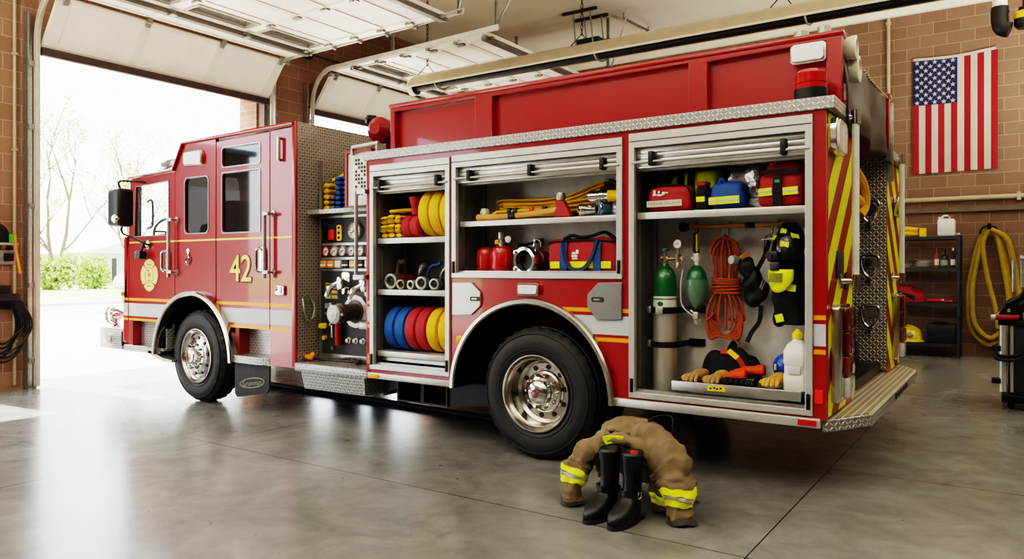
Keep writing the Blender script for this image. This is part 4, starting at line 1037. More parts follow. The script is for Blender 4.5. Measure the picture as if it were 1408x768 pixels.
# tail board
DECK = None
def m_deck():
    mm, n_, p = base_mat('ribbed deck')
    x, y, z = n_.xyz(n_.coord())
    s = n_.math('FRACT', n_.math('MULTIPLY', x, 24.0)); rib = n_.math('LESS_THAN', n_.math('ABSOLUTE', n_.math('SUBTRACT', s, .5)), .16)
    n_.l.new(n_.mix(rib, lin('#a3967e'), lin('#ddd6c6')), p.inputs['Base Color']); p.inputs['Metallic'].default_value = .35; p.inputs['Roughness'].default_value = .35
    n_.l.new(n_.bump(rib, .5, .01), p.inputs['Normal']); return mm
m = MB(); m.plate([(-1.03, .02), (-.965, .10), (-.80, .42), (-.80, 3.0), (-.965, 3.32), (-1.03, 3.38)], [], 'z', .47, .545); m.v = [(x, y, z) for x, y, z in m.v]
tb = m.build('tail_board', DIAMOND, TR, bevel=.004)
m = MB(); m.plate([(-1.0, .06), (-.96, .125), (-.81, .425), (-.81, 2.995), (-.96, 3.30), (-1.0, 3.35), (-1.0, 2.6), (-2.0, 2.6), (-2.0, .87), (-1.0, .87)], [], 'z', .5455, .553); m.build('deck_boards', m_deck(), tb)
m = MB()
for k in range(5): m.box(-.799, -.794, 1.5+.16*k, 1.6+.16*k, .49, .525)
each(m, 'board_mark', M('dark red mark', '#3d1512', .5), tb)
# black cover hanging off the back of the hose bed, and hose ends hanging in the recess
m = MB()
def tarp(u, v):
    y = .36+2.2*u; top = 3.04-.03*math.sin(PI*u); bot = 2.44+.015*math.sin(9*u)
    z = top+(bot-top)*v
    x = -.985+.025*math.sin(u*17+2*v)*min(1, v*2+.2)+.03*noise.noise(Vector((u*5, v*2, 1)))+.03*v
    return (x, y, z)
m.grid(tarp, 48, 16); tp = m.build('hose_bed_cover', M('black vinyl', '#24221d', .45, 0, .2, 3, bump=.15, bs=30), TR, angle=180, solid=.006)
m = MB()
for k in range(26): u = .02+.96*k/25; m.ell((-.982, .36+2.2*u, 3.04-.03*math.sin(PI*u)), (.014, .022, .012), 8, 5)
each(m, 'cover_lacing', M('lacing cord', '#a09060', .7), tp)
m = MB(); m.box(-1.3, -.95, 2.60, 2.625, 2.3, 3.02, r=.004); m.build('cover_end_plate', GALV, TR)
# ------------------------------------------------------------------ gear in the compartments
E3 = .002
# --- front compartment, bottom: six rolled hoses standing on edge
def hose_roll(name, r, w, mat, lab, cat, loc, group=None, tilt=0.):
    t = thing(name, lab, cat, loc, 0, group)
    m = MB(); pr = [(r*.30, -w*.5), (r*.9, -w*.5), (r*.97, -w*.44), (r, -w*.25), (r*1.0, 0), (r, w*.25), (r*.97, w*.44), (r*.9, w*.5), (r*.30, w*.5), (r*.30, -w*.5)]
    m.lathe(pr, (0, 0, r), (1, 0, 0), 40)
    # turns of the roll seen on its flat faces
    for s in (-1, 1):
        for k in range(5): m.tube([(s*w*.5, r*(.38+.12*k)*math.cos(a), r+r*(.38+.12*k)*math.sin(a)) for a in (2*PI*q/32 for q in range(32))], .006, 5, closed=True)
    m.build('hose', mat, t, local=True)
    c = MB(); c.cyl((-w*.25, 0, r), (w*.25, 0, r), r*.28, n=16); c.build('coupling', GALV, t, local=True)
    t.rotation_euler = (0, tilt, 0)
    return t
def roll_copy(src, mat, loc, lab, tilt=0.):
    o = dup(src, loc, None, lab); o.rotation_euler = (0, tilt, 0)
    for ch in o.children:
        if ch.name.startswith('hose') and mat is not src.children[0].data.materials[0]:
            ch.data = ch.data.copy(); ch.data.materials[0] = mat
    return o
ZB1 = .75+E3
base = hose_roll('hose_roll', .205, .108, BLUE, 'blue rolled hose at the front end of the bottom row of six', 'hose roll', (-4.80, .255, ZB1), 'rolled hoses in the bottom of the front compartment')
for x, mt, lab in ((-4.672, BLUE, 'blue rolled hose in the bottom row, beside the first red roll'), (-4.545, REDHOSE, 'red rolled hose in the bottom row, beside a blue roll'), (-4.418, REDHOSE, 'red rolled hose in the bottom row, beside a yellow roll'),
                   (-4.291, YELLOW, 'yellow rolled hose in the bottom row, next to the red rolls'), (-4.16, YELLOW, 'yellow rolled hose at the rear end of the bottom row, half hidden by the frame')):
    roll_copy(base, mt, (x, .255, ZB1), lab)
ZS1 = 1.785+E3
b2 = hose_roll('hose_roll', .222, .112, YELLOW, 'large yellow rolled hose on the upper shelf, beside the small red rolls', 'hose roll', (-4.385, .272, ZS1), 'large yellow rolls on the upper shelf of the front compartment')
roll_copy(b2, YELLOW, (-4.262, .272, ZS1), 'large yellow rolled hose on the upper shelf, middle of three'); roll_copy(b2, YELLOW, (-4.138, .272, ZS1), 'large yellow rolled hose on the upper shelf, partly behind the door frame')
b3 = hose_roll('hose_roll', .103, .088, REDHOSE, 'small red rolled hose beside the folded yellow hose', 'hose roll', (-4.60, .16, ZS1), 'small red rolls on the upper shelf of the front compartment')
roll_copy(b3, REDHOSE, (-4.498, .16, ZS1), 'small red rolled hose touching the large yellow rolls')
t = thing('foam_nozzle', 'red flared nozzle standing on top of the two small red hose rolls', 'nozzle', (-4.549, .15, ZS1+.2075))
m = MB(); m.lathe([(.032, 0), (.036, .03), (.036, .055), (.03, .065)], (0, 0, 0), (0, 0, 1), 20); m.build('body', REDHOSE, t, local=True)
m = MB(); m.lathe([(.03, .062), (.038, .09), (.058, .15), (.056, .165), (.045, .165), (.03, .10)], (0, 0, 0), (0, 0, 1), 20); m.build('bell', REDHOSE, t, local=True)
# folded yellow hoses
def folded(name, n, w, th, y0, y1, mat, lab, loc, group):
    pts = []
    for k in range(n):
        z = th*(.5+k)
        a, b = (y0, y1) if k % 2 == 0 else (y1, y0)
        pts += [(0, a, z), (0, (a+b)/2, z), (0, b, z)]
        if k < n-1: pts.append((0, b+(.012 if b > a else -.012), z+th/2))
    m = MB(); m.tube(spline(pts, 4), th*.47, 10, flat=(w/th, 1), up=(0, 0, 1))
    m.crumple(.004, 14, loc[0]*9)
    o = m.build(name, mat, None); o.location = loc; return tag(o, lab, 'hose', group)
G_ = 'folded yellow hoses on the upper shelf of the front compartment'
folded('folded_hose', 5, .085, .04, -.14, .10, YELLOW, 'folded yellow hose stack farthest forward on the upper shelf', (-4.862, .22, ZS1+.004), G_)
folded('folded_hose', 5, .085, .042, -.14, .10, YELLOW, 'middle stack of folded yellow hose on the upper shelf', (-4.768, .21, ZS1+.004), G_)
folded('folded_hose', 5, .068, .041, -.05, .05, YELLOW, 'folded yellow hose stack against the small red rolls', (-4.69, .13, ZS1+.004), G_)
m = MB(); m.tube(spline([(-4.82, .12, ZS1+.245), (-4.72, .16, ZS1+.252), (-4.64, .22, ZS1+.258), (-4.70, .29, ZS1+.25), (-4.80, .29, ZS1+.245)], 6), .02, 10, flat=(2.2, 1), up=(0, 0, 1))
tag(m.build('folded_hose', YELLOW), 'loose yellow hose fold lying on top of the folded stacks', 'hose', G_)

# nozzles and fittings on the middle shelf
ZM = 1.315+E3
def nozzle(loc, rz, r, L, mats, lab, handle, bale=True):
    """fire nozzle lying on the shelf, mouth towards local -Y"""
    t = thing('fire_nozzle', lab, 'nozzle', loc, rz, 'nozzles on the middle shelf of the front compartment')
    m = MB(); m.lathe([(r*.60, .05), (r*.64, .0), (r*.74, -.004), (r*.98, -.002), (r, .015), (r, .05), (r*.92, .055), (r*.9, .07)], (0, 0, r), (0, 1, 0), 28); m.build('mouth_ring', mats[0], t, local=True)
    m = MB(); m.lathe([(r*.95, .07), (r*.98, .08), (r*.98, .11), (r*.88, .115), (r*.85, L*.6), (r*.75, L*.65), (r*.75, L*.9), (r*.9, L*.92), (r*.9, L), (0, L)], (0, 0, r), (0, 1, 0), 24); m.build('barrel', mats[1], t, local=True)
    m = MB(); m.lathe([(r*.66, .012), (r*.45, .02), (r*.2, .014), (0, .012)], (0, 0, r), (0, 1, 0), 20); m.build('bore', DKGREY, t, local=True)
    if bale:
        m = MB(); hz = r*1.7
        m.tube(spline([(-r*.75, L*.6, r), (-r*.9, L*.62, r+hz*.8), (-r*.4+handle[0]*.5, L*.5+handle[1]*.5, r+hz*1.5), (handle[0], L*.5+handle[1], r+hz+handle[2])], 5), .016, 8)
        m.tube([(handle[0]-.012, L*.5+handle[1], r+hz+handle[2]), (handle[0]+.05, L*.5+handle[1]-.02, r+hz+handle[2]+.02)], .02, 8)
        m.build('shutoff_handle', mats[2], t, local=True)
    return t
BRASS = M('dull brass', '#a3927b', .35, .8, .15, 20)
nozzle((-4.80, .09, ZM), .1, .072, .30, (GALV, REDCLOTH, GALV), 'large red nozzle with pale ring mouth at the front end of the shelf', (.02, .0, .05))
nozzle((-4.675, .09, ZM), .1, .046, .24, (BRASS, BRASS, GALV), 'small tan brass nozzle next to the large red nozzle', (.0, .04, .02), False)
nozzle((-4.565, .10, ZM), -.05, .042, .26, (ALUW, REDHOSE, GALV), 'slim nozzle with red barrel between the tan one and the black one', (.02, 0, .09))
nozzle((-4.42, .08, ZM), .1, .060, .30, (GALV, BLACK, M('blue lever', '#24477c', .45)), 'black nozzle with grey ridged mouth and blue lever handle', (.07, .02, .06))
nozzle((-4.27, .08, ZM), .1, .052, .30, (GALV, DKGREY, GALV), 'grey nozzle closest to the rear door frame of that shelf', (.06, .02, .08))

# --- middle compartment, upper shelf
ZS2 = 1.905+E3
m = MB()
for k in range(3):
    lo = .07+.036*k; hi = .245-.03*k; xl = -3.74+.035*k; yh = .35
    m.tube(spline([(-2.66-.04*k, yh, ZS2+hi+.045), (-2.80, yh, ZS2+hi+.02), (-3.0, yh, ZS2+hi-.045), (-3.3, yh, ZS2+hi-.075), (xl+.05, yh, ZS2+hi-.06), (xl+.005, yh, ZS2+(lo+hi-.06)/2), (xl+.05, yh, ZS2+lo), (-3.3, yh, ZS2+lo-.005), (-2.95, yh, ZS2+lo+.004), (-2.72, yh, ZS2+lo+.035)], 7), .0175, 10, flat=(4.2, 1), up=(0, 0, 1))
m.crumple(.004, 9)
hs_ = m.build('hose', YELLOW)
hs_.name = 'flat_hose'; tag(hs_, 'long yellow fire hose folded back on itself behind the axe', 'hose'); LOC[hs_.name] = Vector((0, 0, 0))
m = MB(); m.tube(spline([(-2.70, .35, ZS2+.275), (-2.62, .35, ZS2+.268), (-2.585, .35, ZS2+.20), (-2.60, .35, ZS2+.13)], 5), .02, 10, flat=(4.0, 1), up=(0, 0, 1)); m.build('end_wrap', M('grey hose wrap', '#6f6c62', .8, 0, .2, 20), hs_)
m = MB(); m.tube(spline([(-3.66, .20, ZS2+.03), (-3.3, .21, ZS2+.032), (-3.02, .215, ZS2+.03)], 8), .02, 10, flat=(2.6, 1), up=(0, 0, 1)); m.tube(spline([(-3.64, .20, ZS2+.075), (-3.3, .21, ZS2+.078), (-3.06, .215, ZS2+.08)], 8), .02, 10, flat=(2.6, 1), up=(0, 0, 1))
m.tube(spline([(-3.66, .20, ZS2+.03), (-3.70, .20, ZS2+.05), (-3.64, .20, ZS2+.075)], 6), .02, 10, flat=(2.6, 1), up=(0, 0, 1))
lh = m.build('attack_hose', YELLOW); tag(lh, 'short yellow hose folded under the long hose, with black and orange bands', 'hose')
LOC[lh.name] = Vector((0, 0, 0))
m = MB()
for x, mi in ((-3.52, 0), (-3.46, 0), (-3.30, 1), (-3.18, 0)): m.box(x-.02, x+.02, .145, .265, ZS2+.055, ZS2+.103, mi, r=.01)
each(m, 'hose_band', [BLACK, M('orange band', '#d8451c', .6)], lh)
t = thing('fire_axe', 'fire axe with pale wooden handle and red head lying on the shelf', 'axe', (-3.4, .1, ZS2))
m = MB(); m.tube(spline([(-3.80, .09, ZS2+.03), (-3.5, .085, ZS2+.028), (-3.2, .10, ZS2+.045), (-2.97, .10, ZS2+.07)], 8), lambda u: .026-.004*math.sin(PI*u), 10, flat=(.8, 1.1), up=(0, 0, 1)); hd = m.build('handle', WOOD, t)
m = MB(); m.tube([(-3.47, .085, ZS2+.030), (-3.41, .087, ZS2+.033)], .030, 10); m.build('grip_tape', BLACK, hd)
m = MB(); m.plate([(-3.03, ZS2+.14), (-2.955, ZS2+.13), (-2.93, ZS2+.09), (-2.885, ZS2+.005), (-3.03, ZS2+.004), (-3.04, ZS2+.03), (-3.015, ZS2+.08)], [], 'y', .07, .13); ah = m.build('head', M('red axe head', '#9e1b20', .45), t, bevel=.006)
m = MB(); m.lathe([(.035, 0), (.04, .03), (.03, .06), (0, .065)], (-2.99, .10, ZS2+.135), (0, 0, 1), 16); m.build('cap', GALV, ah)
m = MB(); m.lathe([(.03, .0), (.042, .01), (.044, .08), (.035, .11), (0, .115)], (-3.80, .20, ZS2+.001), (0, 0, 1), 18); tag(m.build('cream_fitting', CREAM), 'cream capped fitting standing behind the end of the axe handle', 'fitting')
def coupling(loc, r, L, rz, mat, lab, lug=True):
    t = thing('hose_coupling', lab, 'coupling', loc, rz, 'couplings at the rear end of the middle compartment shelf')
    m = MB(); m.lathe([(r*.7, .0), (r*.72, -.002), (r, .0), (r, L*.4), (r*.88, L*.42), (r*.88, L*.8), (r*.75, L*.85), (r*.75, L), (0, L)], (0, 0, r), (1, 0, 0), 24); m.build('body', mat, t, local=True)
    m = MB(); m.lathe([(r*.7, .0), (r*.6, .03), (0, .035)], (0, 0, r), (1, 0, 0), 16); m.build('bore', BLACK, t, local=True)
    if lug:
        m = MB()
        m.lathe([(r*1.02, L*.1), (r*1.1, L*.13), (r*1.1, L*.25), (r*1.02, L*.28)], (0, 0, r), (1, 0, 0), 24); m.build('collar', CHROME, t, local=True)
    return t
coupling((-2.83, .10, ZS2+.006), .046, .12, .6, CHROME, 'grey chrome coupling lying just behind the axe head')
coupling((-2.665, .09, ZS2+.006), .046, .12, .9, M('chrome with blue ring', '#6f93b8', .3, .8), 'chrome coupling with a blue ring, between two other couplings')
coupling((-2.545, .12, ZS2+.006), .042, .09, .5, GALV, 'grey coupling partly hidden by the rear frame of the shelf')
m = MB(); m.cyl((-2.76, .16, ZS2+.155), (-2.60, .16, ZS2+.155), .042, n=20); m.lathe([(.05, 0), (.05, .03), (.044, .035)], (-2.66, .16, ZS2+.155), (1, 0, 0), 20); m.box(-2.75, -2.62, .14, .18, ZS2+.108, ZS2+.118)
t = thing('hose_end', 'yellow hose end with silver coupling resting on the couplings', 'hose', (-2.65, .16, ZS2+.1))
m.build('coupling', CHROME, t)
m = MB(); m.tube([(-2.60, .16, ZS2+.155), (-2.47, .17, ZS2+.15)], .046, 12); m.build('hose', YELLOW, t)

# --- middle compartment, lower
ZL2 = 1.4495
def ext(loc, rx, h, lab, valve):
    t = thing('red_canister', lab, 'canister', loc, 0, 'red canisters in the middle compartment')
    m = MB(); m.lathe([(0, 0), (rx*.9, .0), (rx, .02), (rx, h*.72), (rx*.85, h*.9), (rx*.45, h), (0, h)], (0, 0, 0), (0, 0, 1), 28)
    m.xf = None; m.build('body', M('red can', '#b0161c', .3, 0, .08, coat=.6), t, local=True)
    m = MB(); m.lathe([(rx*1.01, h*.30), (rx*1.02, h*.31), (rx*1.01, h*.33)], (0, 0, 0), (0, 0, 1), 28); m.build('seam', REDIN, t, local=True)
    if valve:
        m = MB(); m.lathe([(.03, h), (.03, h+.02), (.022, h+.025), (.022, h+.05), (.035, h+.055), (.035, h+.11), (0, h+.115)], (0, 0, 0), (0, 0, 1), 16); m.build('valve', ALU, t, local=True)
        m = MB(); m.box(-.05, -.01, -.04, .02, h+.01, h+.05, r=.01); m.build('safety_tag', M('tag yellow', '#dcae18', .5), t, local=True)
        m = MB(); m.tube([(.02, 0, h+.06), (.10, -.01, h+.065)], .011, 8); m.lathe([(.03, -.005), (.03, .01), (0, .012)], (.09, -.03, h+.05), (0, -1, 0), 14); m.build('gauge', GALV, t, local=True)
    return t
ext((-3.80, .22, ZL2), .085, .24, 'plain red canister standing closest to the front of the truck', False)
ext((-3.61, .18, ZL2), .098, .25, 'red canister with chrome valve and yellow tag on top', True)
m = MB(); m.tube([(-3.52, .33, ZL2+.25), (-3.34, .38, ZL2+.29)], .012, 8); m.cyl((-3.34, .38, ZL2+.25), (-3.34, .38, ZL2+.31), .02); m.cyl((-3.52, .33, ZL2), (-3.52, .33, ZL2+.27), .022, n=12); m.lathe([(.05, 0), (.05, .02), (.02, .03)], (-3.52, .33, ZL2), (0, 0, 1), 16)
tag(m.build('hydrant_key', BLACKM), 'black hydrant key standing behind the chrome ring fitting', 'tool')
t = thing('suction_fitting', 'red suction fitting with a big open chrome ring facing out', 'fitting', (-3.33, .12, ZL2), .12)
R_ = .12
m = MB(); m.lathe([(.084, .09), (.086, .0), (.112, -.004), (R_, .01), (R_, .05), (.10, .055), (.095, .075)], (0, -.04, R_), (.25, 1, 0), 32)
for k in range(4): a = PI/4+PI/2*k; m.box(R_*math.cos(a)*.97-.02, R_*math.cos(a)*.97+.02, -.03, .01, R_+R_*math.sin(a)*.80-.02, R_+R_*math.sin(a)*.80+.02, r=.008)
m.build('ring', CHROME, t, local=True)
m = MB(); m.lathe([(.09, .06), (.088, .14), (.095, .145), (.095, .17), (.085, .18), (.085, .27), (0, .27)], (0, -.04, R_), (.25, 1, 0), 28); m.build('barrel', M('dark red barrel', '#7e1a1e', .35, 0, .1, coat=.4), t, local=True)
m = MB(); m.tube(spline([(.05, .06, R_+.09), (.06, .05, R_+.17), (.10, .06, R_+.16), (.10, .08, R_+.09)], 5), .012, 8); m.build('handle', CHROME, t, local=True)
m = MB(); m.lathe([(.076, .07), (.0, .075)], (0, -.04, R_), (.25, 1, 0), 20); m.build('bore', BLACK, t, local=True)

def soft(x0, x1, y0, y1, z0, z1, r=.05, n=5, amt=.008, sc=7, taper=0., seed=0.):
    """padded box with rounded edges and slightly uneven cloth faces"""
    bm = bmesh.new(); bmesh.ops.create_cube(bm, size=1)
    bmesh.ops.subdivide_edges(bm, edges=bm.edges[:], cuts=9, use_grid_fill=True)
    c = Vector(((x0+x1)/2, (y0+y1)/2, (z0+z1)/2)); h = Vector(((x1-x0)/2, (y1-y0)/2, (z1-z0)/2)); rr = min(r, h.x*.95, h.y*.95, h.z*.95)
    for v in bm.verts:
        p = Vector((v.co.x*2*h.x, v.co.y*2*h.y, v.co.z*2*h.z))
        q = Vector([max(-h[i]+rr, min(h[i]-rr, p[i])) for i in range(3)]); d = p-q
        if d.length > 1e-6: p = q+d.normalized()*rr
        k = (p.z/h.z+1)/2; p.x *= 1-taper*k; p.y *= 1-taper*.6*k
        n_ = noise.noise_vector((p+c)*sc+Vector((seed, 0, seed)))
        e = n_*amt; 
        if p.z < -h.z*.6: e.z = abs(e.z)*.3
        v.co = c+p+e
    return bm
# red duffel
t = thing('duffel_bag', 'red duffel bag with navy straps and yellow band on the compartment floor', 'bag', (-2.82, .22, ZL2))
X0, X1, Y0, Y1 = -3.12, -2.50, .095, .42
m = MB(); m.bm(soft(X0, X1, Y0, Y1, ZL2, ZL2+.295, .05, amt=.012, sc=6, taper=.05)); m.build('body', REDCLOTH, t)
m = MB(); m.strap([(X0+.045, Y0-.006, ZL2+.085), (X1-.045, Y0-.006, ZL2+.085)], .052, .012, (0, 0, 1)); m.strap([(X1+.001, Y0+.03, ZL2+.085), (X1+.001, Y1-.05, ZL2+.085)], .055, .012, (0, 0, 1)); m.build('reflective_band', HIVIS, t)
for x in (-2.955, -2.66):
    m = MB(); m.strap(spline([(x, Y0-.012, ZL2+.02), (x, Y0-.016, ZL2+.15), (x, Y0-.004, ZL2+.25), (x, Y0+.06, ZL2+.295)], 4), .065, .01, (1, 0, 0)); m.build('strap', M('blue webbing', '#23487d', .7), t)
m = MB(); m.strap(spline([(-2.955, Y0-.018, ZL2+.26), (-2.93, Y0-.03, ZL2+.14), (-2.87, Y0-.035, ZL2+.055), (-2.77, Y0-.035, ZL2+.055), (-2.70, Y0-.03, ZL2+.14), (-2.66, Y0-.018, ZL2+.27)], 6), .032, .008, (0, .2, 1)); m.build('carry_handle', NAVY, t)
m = MB(); m.tube(spline([(-2.96, .09, ZL2+.285), (-2.9, .12, ZL2+.315), (-2.82, .13, ZL2+.30), (-2.72, .13, ZL2+.31), (-2.63, .15, ZL2+.335), (-2.56, .14, ZL2+.30), (-2.5, .1, ZL2+.26)], 6), .016, 8, flat=(1.6, .8)); m.tube(spline([(-3.10, .10, ZL2+.262), (-2.8, .09, ZL2+.279), (-2.53, .10, ZL2+.262)], 6), .008, 6); m.build('zip', BLACKCLOTH, t)
m = MB()
for a in ((-2.865, .145, .05, .018), (-2.86, .168, .03, .016), (-2.825, .172, .022, .03), (-2.86, .128, .045, .012)): m.box(a[0]-.02, a[0]-.02+a[2], Y0-.0085, Y0-.001, ZL2+a[1], ZL2+a[1]+a[3])
m.build('bag_mark', WHITEPL, t)

# --- rear compartment, upper shelf
ZS3 = 1.912+E3
t = thing('first_aid_bag', 'red zip bag with pale label band, frontmost on the top shelf', 'bag', (-2.08, .14, ZS3))
m = MB(); m.bm(soft(-2.25, -1.90, .055, .20, ZS3, ZS3+.185, .05, taper=.08, seed=2)); m.build('body', REDCLOTH, t)
m = MB(); m.strap([(-2.235, .044, ZS3+.055), (-1.97, .044, ZS3+.058)], .045, .008, (0, 0, 1)); m.build('label_band', M('grey label band', '#b9b2a6', .5, 0, .1), t)
m = MB()
for q in range(16): m.box(-2.225+.0155*q, -2.217+.0155*q, .0385, .0395, ZS3+.05, ZS3+.062+.006*(q % 3 == 0))
m.build('label_print', M('faded print', '#8d857a', .6), t)
m = MB()
for a in ((-2.19, .115, .03, .012), (-2.185, .128, .014, .026), (-2.155, .112, .035, .011), (-2.15, .13, .012, .018), (-2.12, .118, .02, .022), (-2.095, .128, .02, .009)): m.box(a[0], a[0]+a[2], .046, .055, ZS3+a[1], ZS3+a[1]+a[3])
m.build('bag_mark', WHITEPL, t)
m = MB(); m.tube(spline([(-2.24, .06, ZS3+.13), (-2.2, .07, ZS3+.175), (-2.08, .075, ZS3+.19), (-1.96, .075, ZS3+.175), (-1.915, .07, ZS3+.12), (-1.905, .07, ZS3+.03)], 5), .007, 6); m.build('zip', BLACKCLOTH, t)
t = thing('green_bag', 'lime green bag with black straps behind the frontmost red bag', 'bag', (-2.0, .33, ZS3))
m = MB(); m.bm(soft(-2.17, -1.77, .232, .43, ZS3, ZS3+.31, .06, taper=.03, seed=4, amt=.012)); m.build('body', M('lime nylon', '#dbe81e', .6, 0, .1, 10, bump=.2, bs=140), t)
m = MB()
for x in (-2.05, -1.97): m.strap(spline([(x, .222, ZS3+.10), (x, .222, ZS3+.24), (x, .25, ZS3+.312), (x, .36, ZS3+.325)], 5), .05, .012, (1, 0, 0))
m.tube(spline([(-2.2, .26, ZS3+.04), (-2.19, .25, ZS3+.18), (-2.1, .245, ZS3+.30)], 5), .03, 8); each(m, 'strap', BLACKCLOTH, t)
t = thing('black_pouch', 'black pouch with yellow tab between the red bag and the blue bag', 'pouch', (-1.84, .13, ZS3))
m = MB(); m.bm(soft(-1.885, -1.80, .07, .2, ZS3, ZS3+.17, .03, seed=7)); m.build('body', BLACKCLOTH, t)
m = MB(); m.strap([(-1.87, .062, ZS3+.075), (-1.81, .062, ZS3+.075)], .035, .008, (0, 0, 1)); m.build('tab', HIVIS, t)
m = MB(); m.bm(soft(-1.878, -1.805, .075, .18, ZS3+.165, ZS3+.20, .015)); m.build('flap', REDCLOTH, t)
t = thing('blue_bag', 'blue drawstring bag with yellow reflective band on the top shelf', 'bag', (-1.66, .14, ZS3))
m = MB(); m.bm(soft(-1.785, -1.535, .06, .24, ZS3, ZS3+.185, .05, taper=.10, seed=9, amt=.02, sc=9)); m.build('body', BLUECLOTH, t)
m = MB(); m.strap([(-1.775, .047, ZS3+.055), (-1.565, .047, ZS3+.06)], .05, .012, (0, 0, 1)); m.build('reflective_band', HIVIS, t)
m = MB(); m.strap([(-1.775, .0395, ZS3+.055), (-1.565, .0395, ZS3+.06)], .016, .003, (0, 0, 1)); m.build('reflective_stripe', SILVER_TAPE, t)
m = MB(); m.ell((-1.66, .14, ZS3+.165), (.07, .05, .03), 16, 8, 0, .02, 14); m.tube(spline([(-1.72, .1, ZS3+.175), (-1.70, .09, ZS3+.21), (-1.67, .1, ZS3+.17)], 4), .012, 6); m.build('gathered_neck', BLUECLOTH, t)
t = thing('foil_bag', 'crumpled silver foil bag behind the blue bag', 'bag', (-1.55, .34, ZS3))
m = MB(); m.bm(soft(-1.74, -1.46, .305, .43, ZS3, ZS3+.335, .06, amt=.03, sc=11, seed=3)); m.build('body', M('silver foil', '#d5d5d8', .22, .8, .3, 18, bump=.6, bs=40), t)
m = MB(); m.bm(soft(-1.46, -1.40, .3, .42, ZS3, ZS3+.2, .03, seed=5)); m.build('flap', BLACKCLOTH, t)
t = thing('rescue_backpack', 'tall red backpack with black strap and yellow bands, rearmost on the top shelf', 'backpack', (-1.31, .16, ZS3))
m = MB(); m.bm(soft(-1.45, -1.16, .07, .28, ZS3, ZS3+.225, .045, taper=.04, seed=12, amt=.008)); m.build('body', REDCLOTH, t)
m = MB(); m.bm(soft(-1.435, -1.165, .12, .32, ZS3+.20, ZS3+.315, .06, taper=.15, seed=14)); m.build('lid', REDCLOTH, t)
m = MB(); m.strap(spline([(-1.42, .052, ZS3+.225), (-1.3, .047, ZS3+.232), (-1.18, .052, ZS3+.225)], 4), .025, .012, (0, 0, 1)); m.strap([(-1.315, .053, ZS3+.005), (-1.315, .05, ZS3+.21)], .055, .012, (1, 0, 0)); each(m, 'strap', BLACKCLOTH, t)
for a, b in ((-1.435, -1.35), (-1.28, -1.185)):
    m = MB(); m.strap([(a, .052, ZS3+.095), (b, .052, ZS3+.10)], .05, .014, (0, 0, 1)); q = m.build('reflective_band', HIVIS, t)
    m = MB(); m.strap([(a, .044, ZS3+.095), (b, .044, ZS3+.10)], .014, .003, (0, 0, 1)); m.build('reflective_stripe', SILVER_TAPE, q)
m = MB(); m.tube(spline([(-1.36, .19, ZS3+.30), (-1.33, .18, ZS3+.345), (-1.28, .18, ZS3+.348), (-1.25, .19, ZS3+.30)], 5), .014, 8); m.build('grab_loop', BLACKCLOTH, t)
m = MB(); m.strap([(-1.33, .15, ZS3+.325), (-1.37, .115, ZS3+.285)], .025, .01, (1, 0, .3)); m.build('pull_tab', M('orange tab', '#d8521e', .6), t)
m = MB(); m.box(-1.33, -1.30, .0405, .0425, ZS3+.155, ZS3+.175); m.build('patch', M('green patch', '#3f8a6a', .6), t)

# --- rear compartment, hanging gear. back wall plane at DP3
YBK = DP3
t = thing('pike_pole', 'wooden pole with black tip held along the back wall under the shelf', 'pole', (-1.7, .37, 1.80))
m = MB(); m.cyl((-2.06, .37, 1.815), (-1.28, .37, 1.815), .017, n=14); m.build('shaft', WOOD, t)
m = MB(); m.lathe([(0, 0), (.03, .01), (.034, .04), (.024, .08), (.018, .085)], (-2.12, .37, 1.815), (1, 0, 0), 14); m.build('tip', BLACK, t)
m = MB(); m.cyl((-1.62, .37, 1.815), (-1.55, .37, 1.815), .019, n=14); m.build('sleeve', BLACK, t)
for x in (-1.775, -1.425, -1.25):    # hooks on the back wall belong to the truck
    m = MB(); m.tube(spline([(x+.03, .459, 1.84), (x+.03, .41, 1.845), (x+.03, .398, 1.80), (x+.03, .37, 1.786), (x+.03, .346, 1.79)], 5), .006, 6); m.build('wall_hook', CHROME, k3)
m = MB(); m.tube([(-2.0, .459, 1.84), (-2.0, .41, 1.845), (-2.0, .40, 1.785), (-2.0, .35, 1.785)], .006, 6); m.build('wall_hook', CHROME, k3)
# oxygen cylinder with its bracket
CYX, CYY, CYR = -2.165, .21, .086
t = thing('oxygen_cylinder', 'silver gas cylinder with green shoulder standing strapped upright', 'gas cylinder', (CYX, CYY, .594))
m = MB(); m.lathe([(0, 0), (CYR*.9, 0), (CYR, .02), (CYR, .76), (CYR*.9995, .761)], (CYX, CYY, .594), (0, 0, 1), 36); m.build('body', M('brushed bottle', '#c6c2ba', .34, .65, .08, 3), t)
GREEN = M('oxygen green', '#0f5a30', .3, 0, .1, coat=.6)
m = MB(); m.lathe([(CYR*1.001, .69), (CYR*1.001, .80), (CYR*.93, .86), (CYR*.7, .905), (CYR*.35, .93), (CYR*.3, .95), (0, .95)], (CYX, CYY, .594), (0, 0, 1), 36); m.build('shoulder', GREEN, t)
m = MB(); m.lathe([(CYR*1.004, .60), (CYR*1.006, .60), (CYR*1.006, .71), (CYR*1.004, .71)], (CYX, CYY, .594), (0, 0, 1), 36); lb_ = m.build('label', M('pale label', '#c7c9bd', .5), t)
m = MB()
for z, h in ((.685, .008), (.615, .006), (.628, .004)): m.lathe([(CYR*1.008, z), (CYR*1.008, z+h)], (CYX, CYY, .594), (0, 0, 1), 36)
m.ell((CYX-.0, CYY-CYR*1.0, .594+.655), (.022, .004, .018), 12, 8); m.build('label_print', GREEN, lb_)
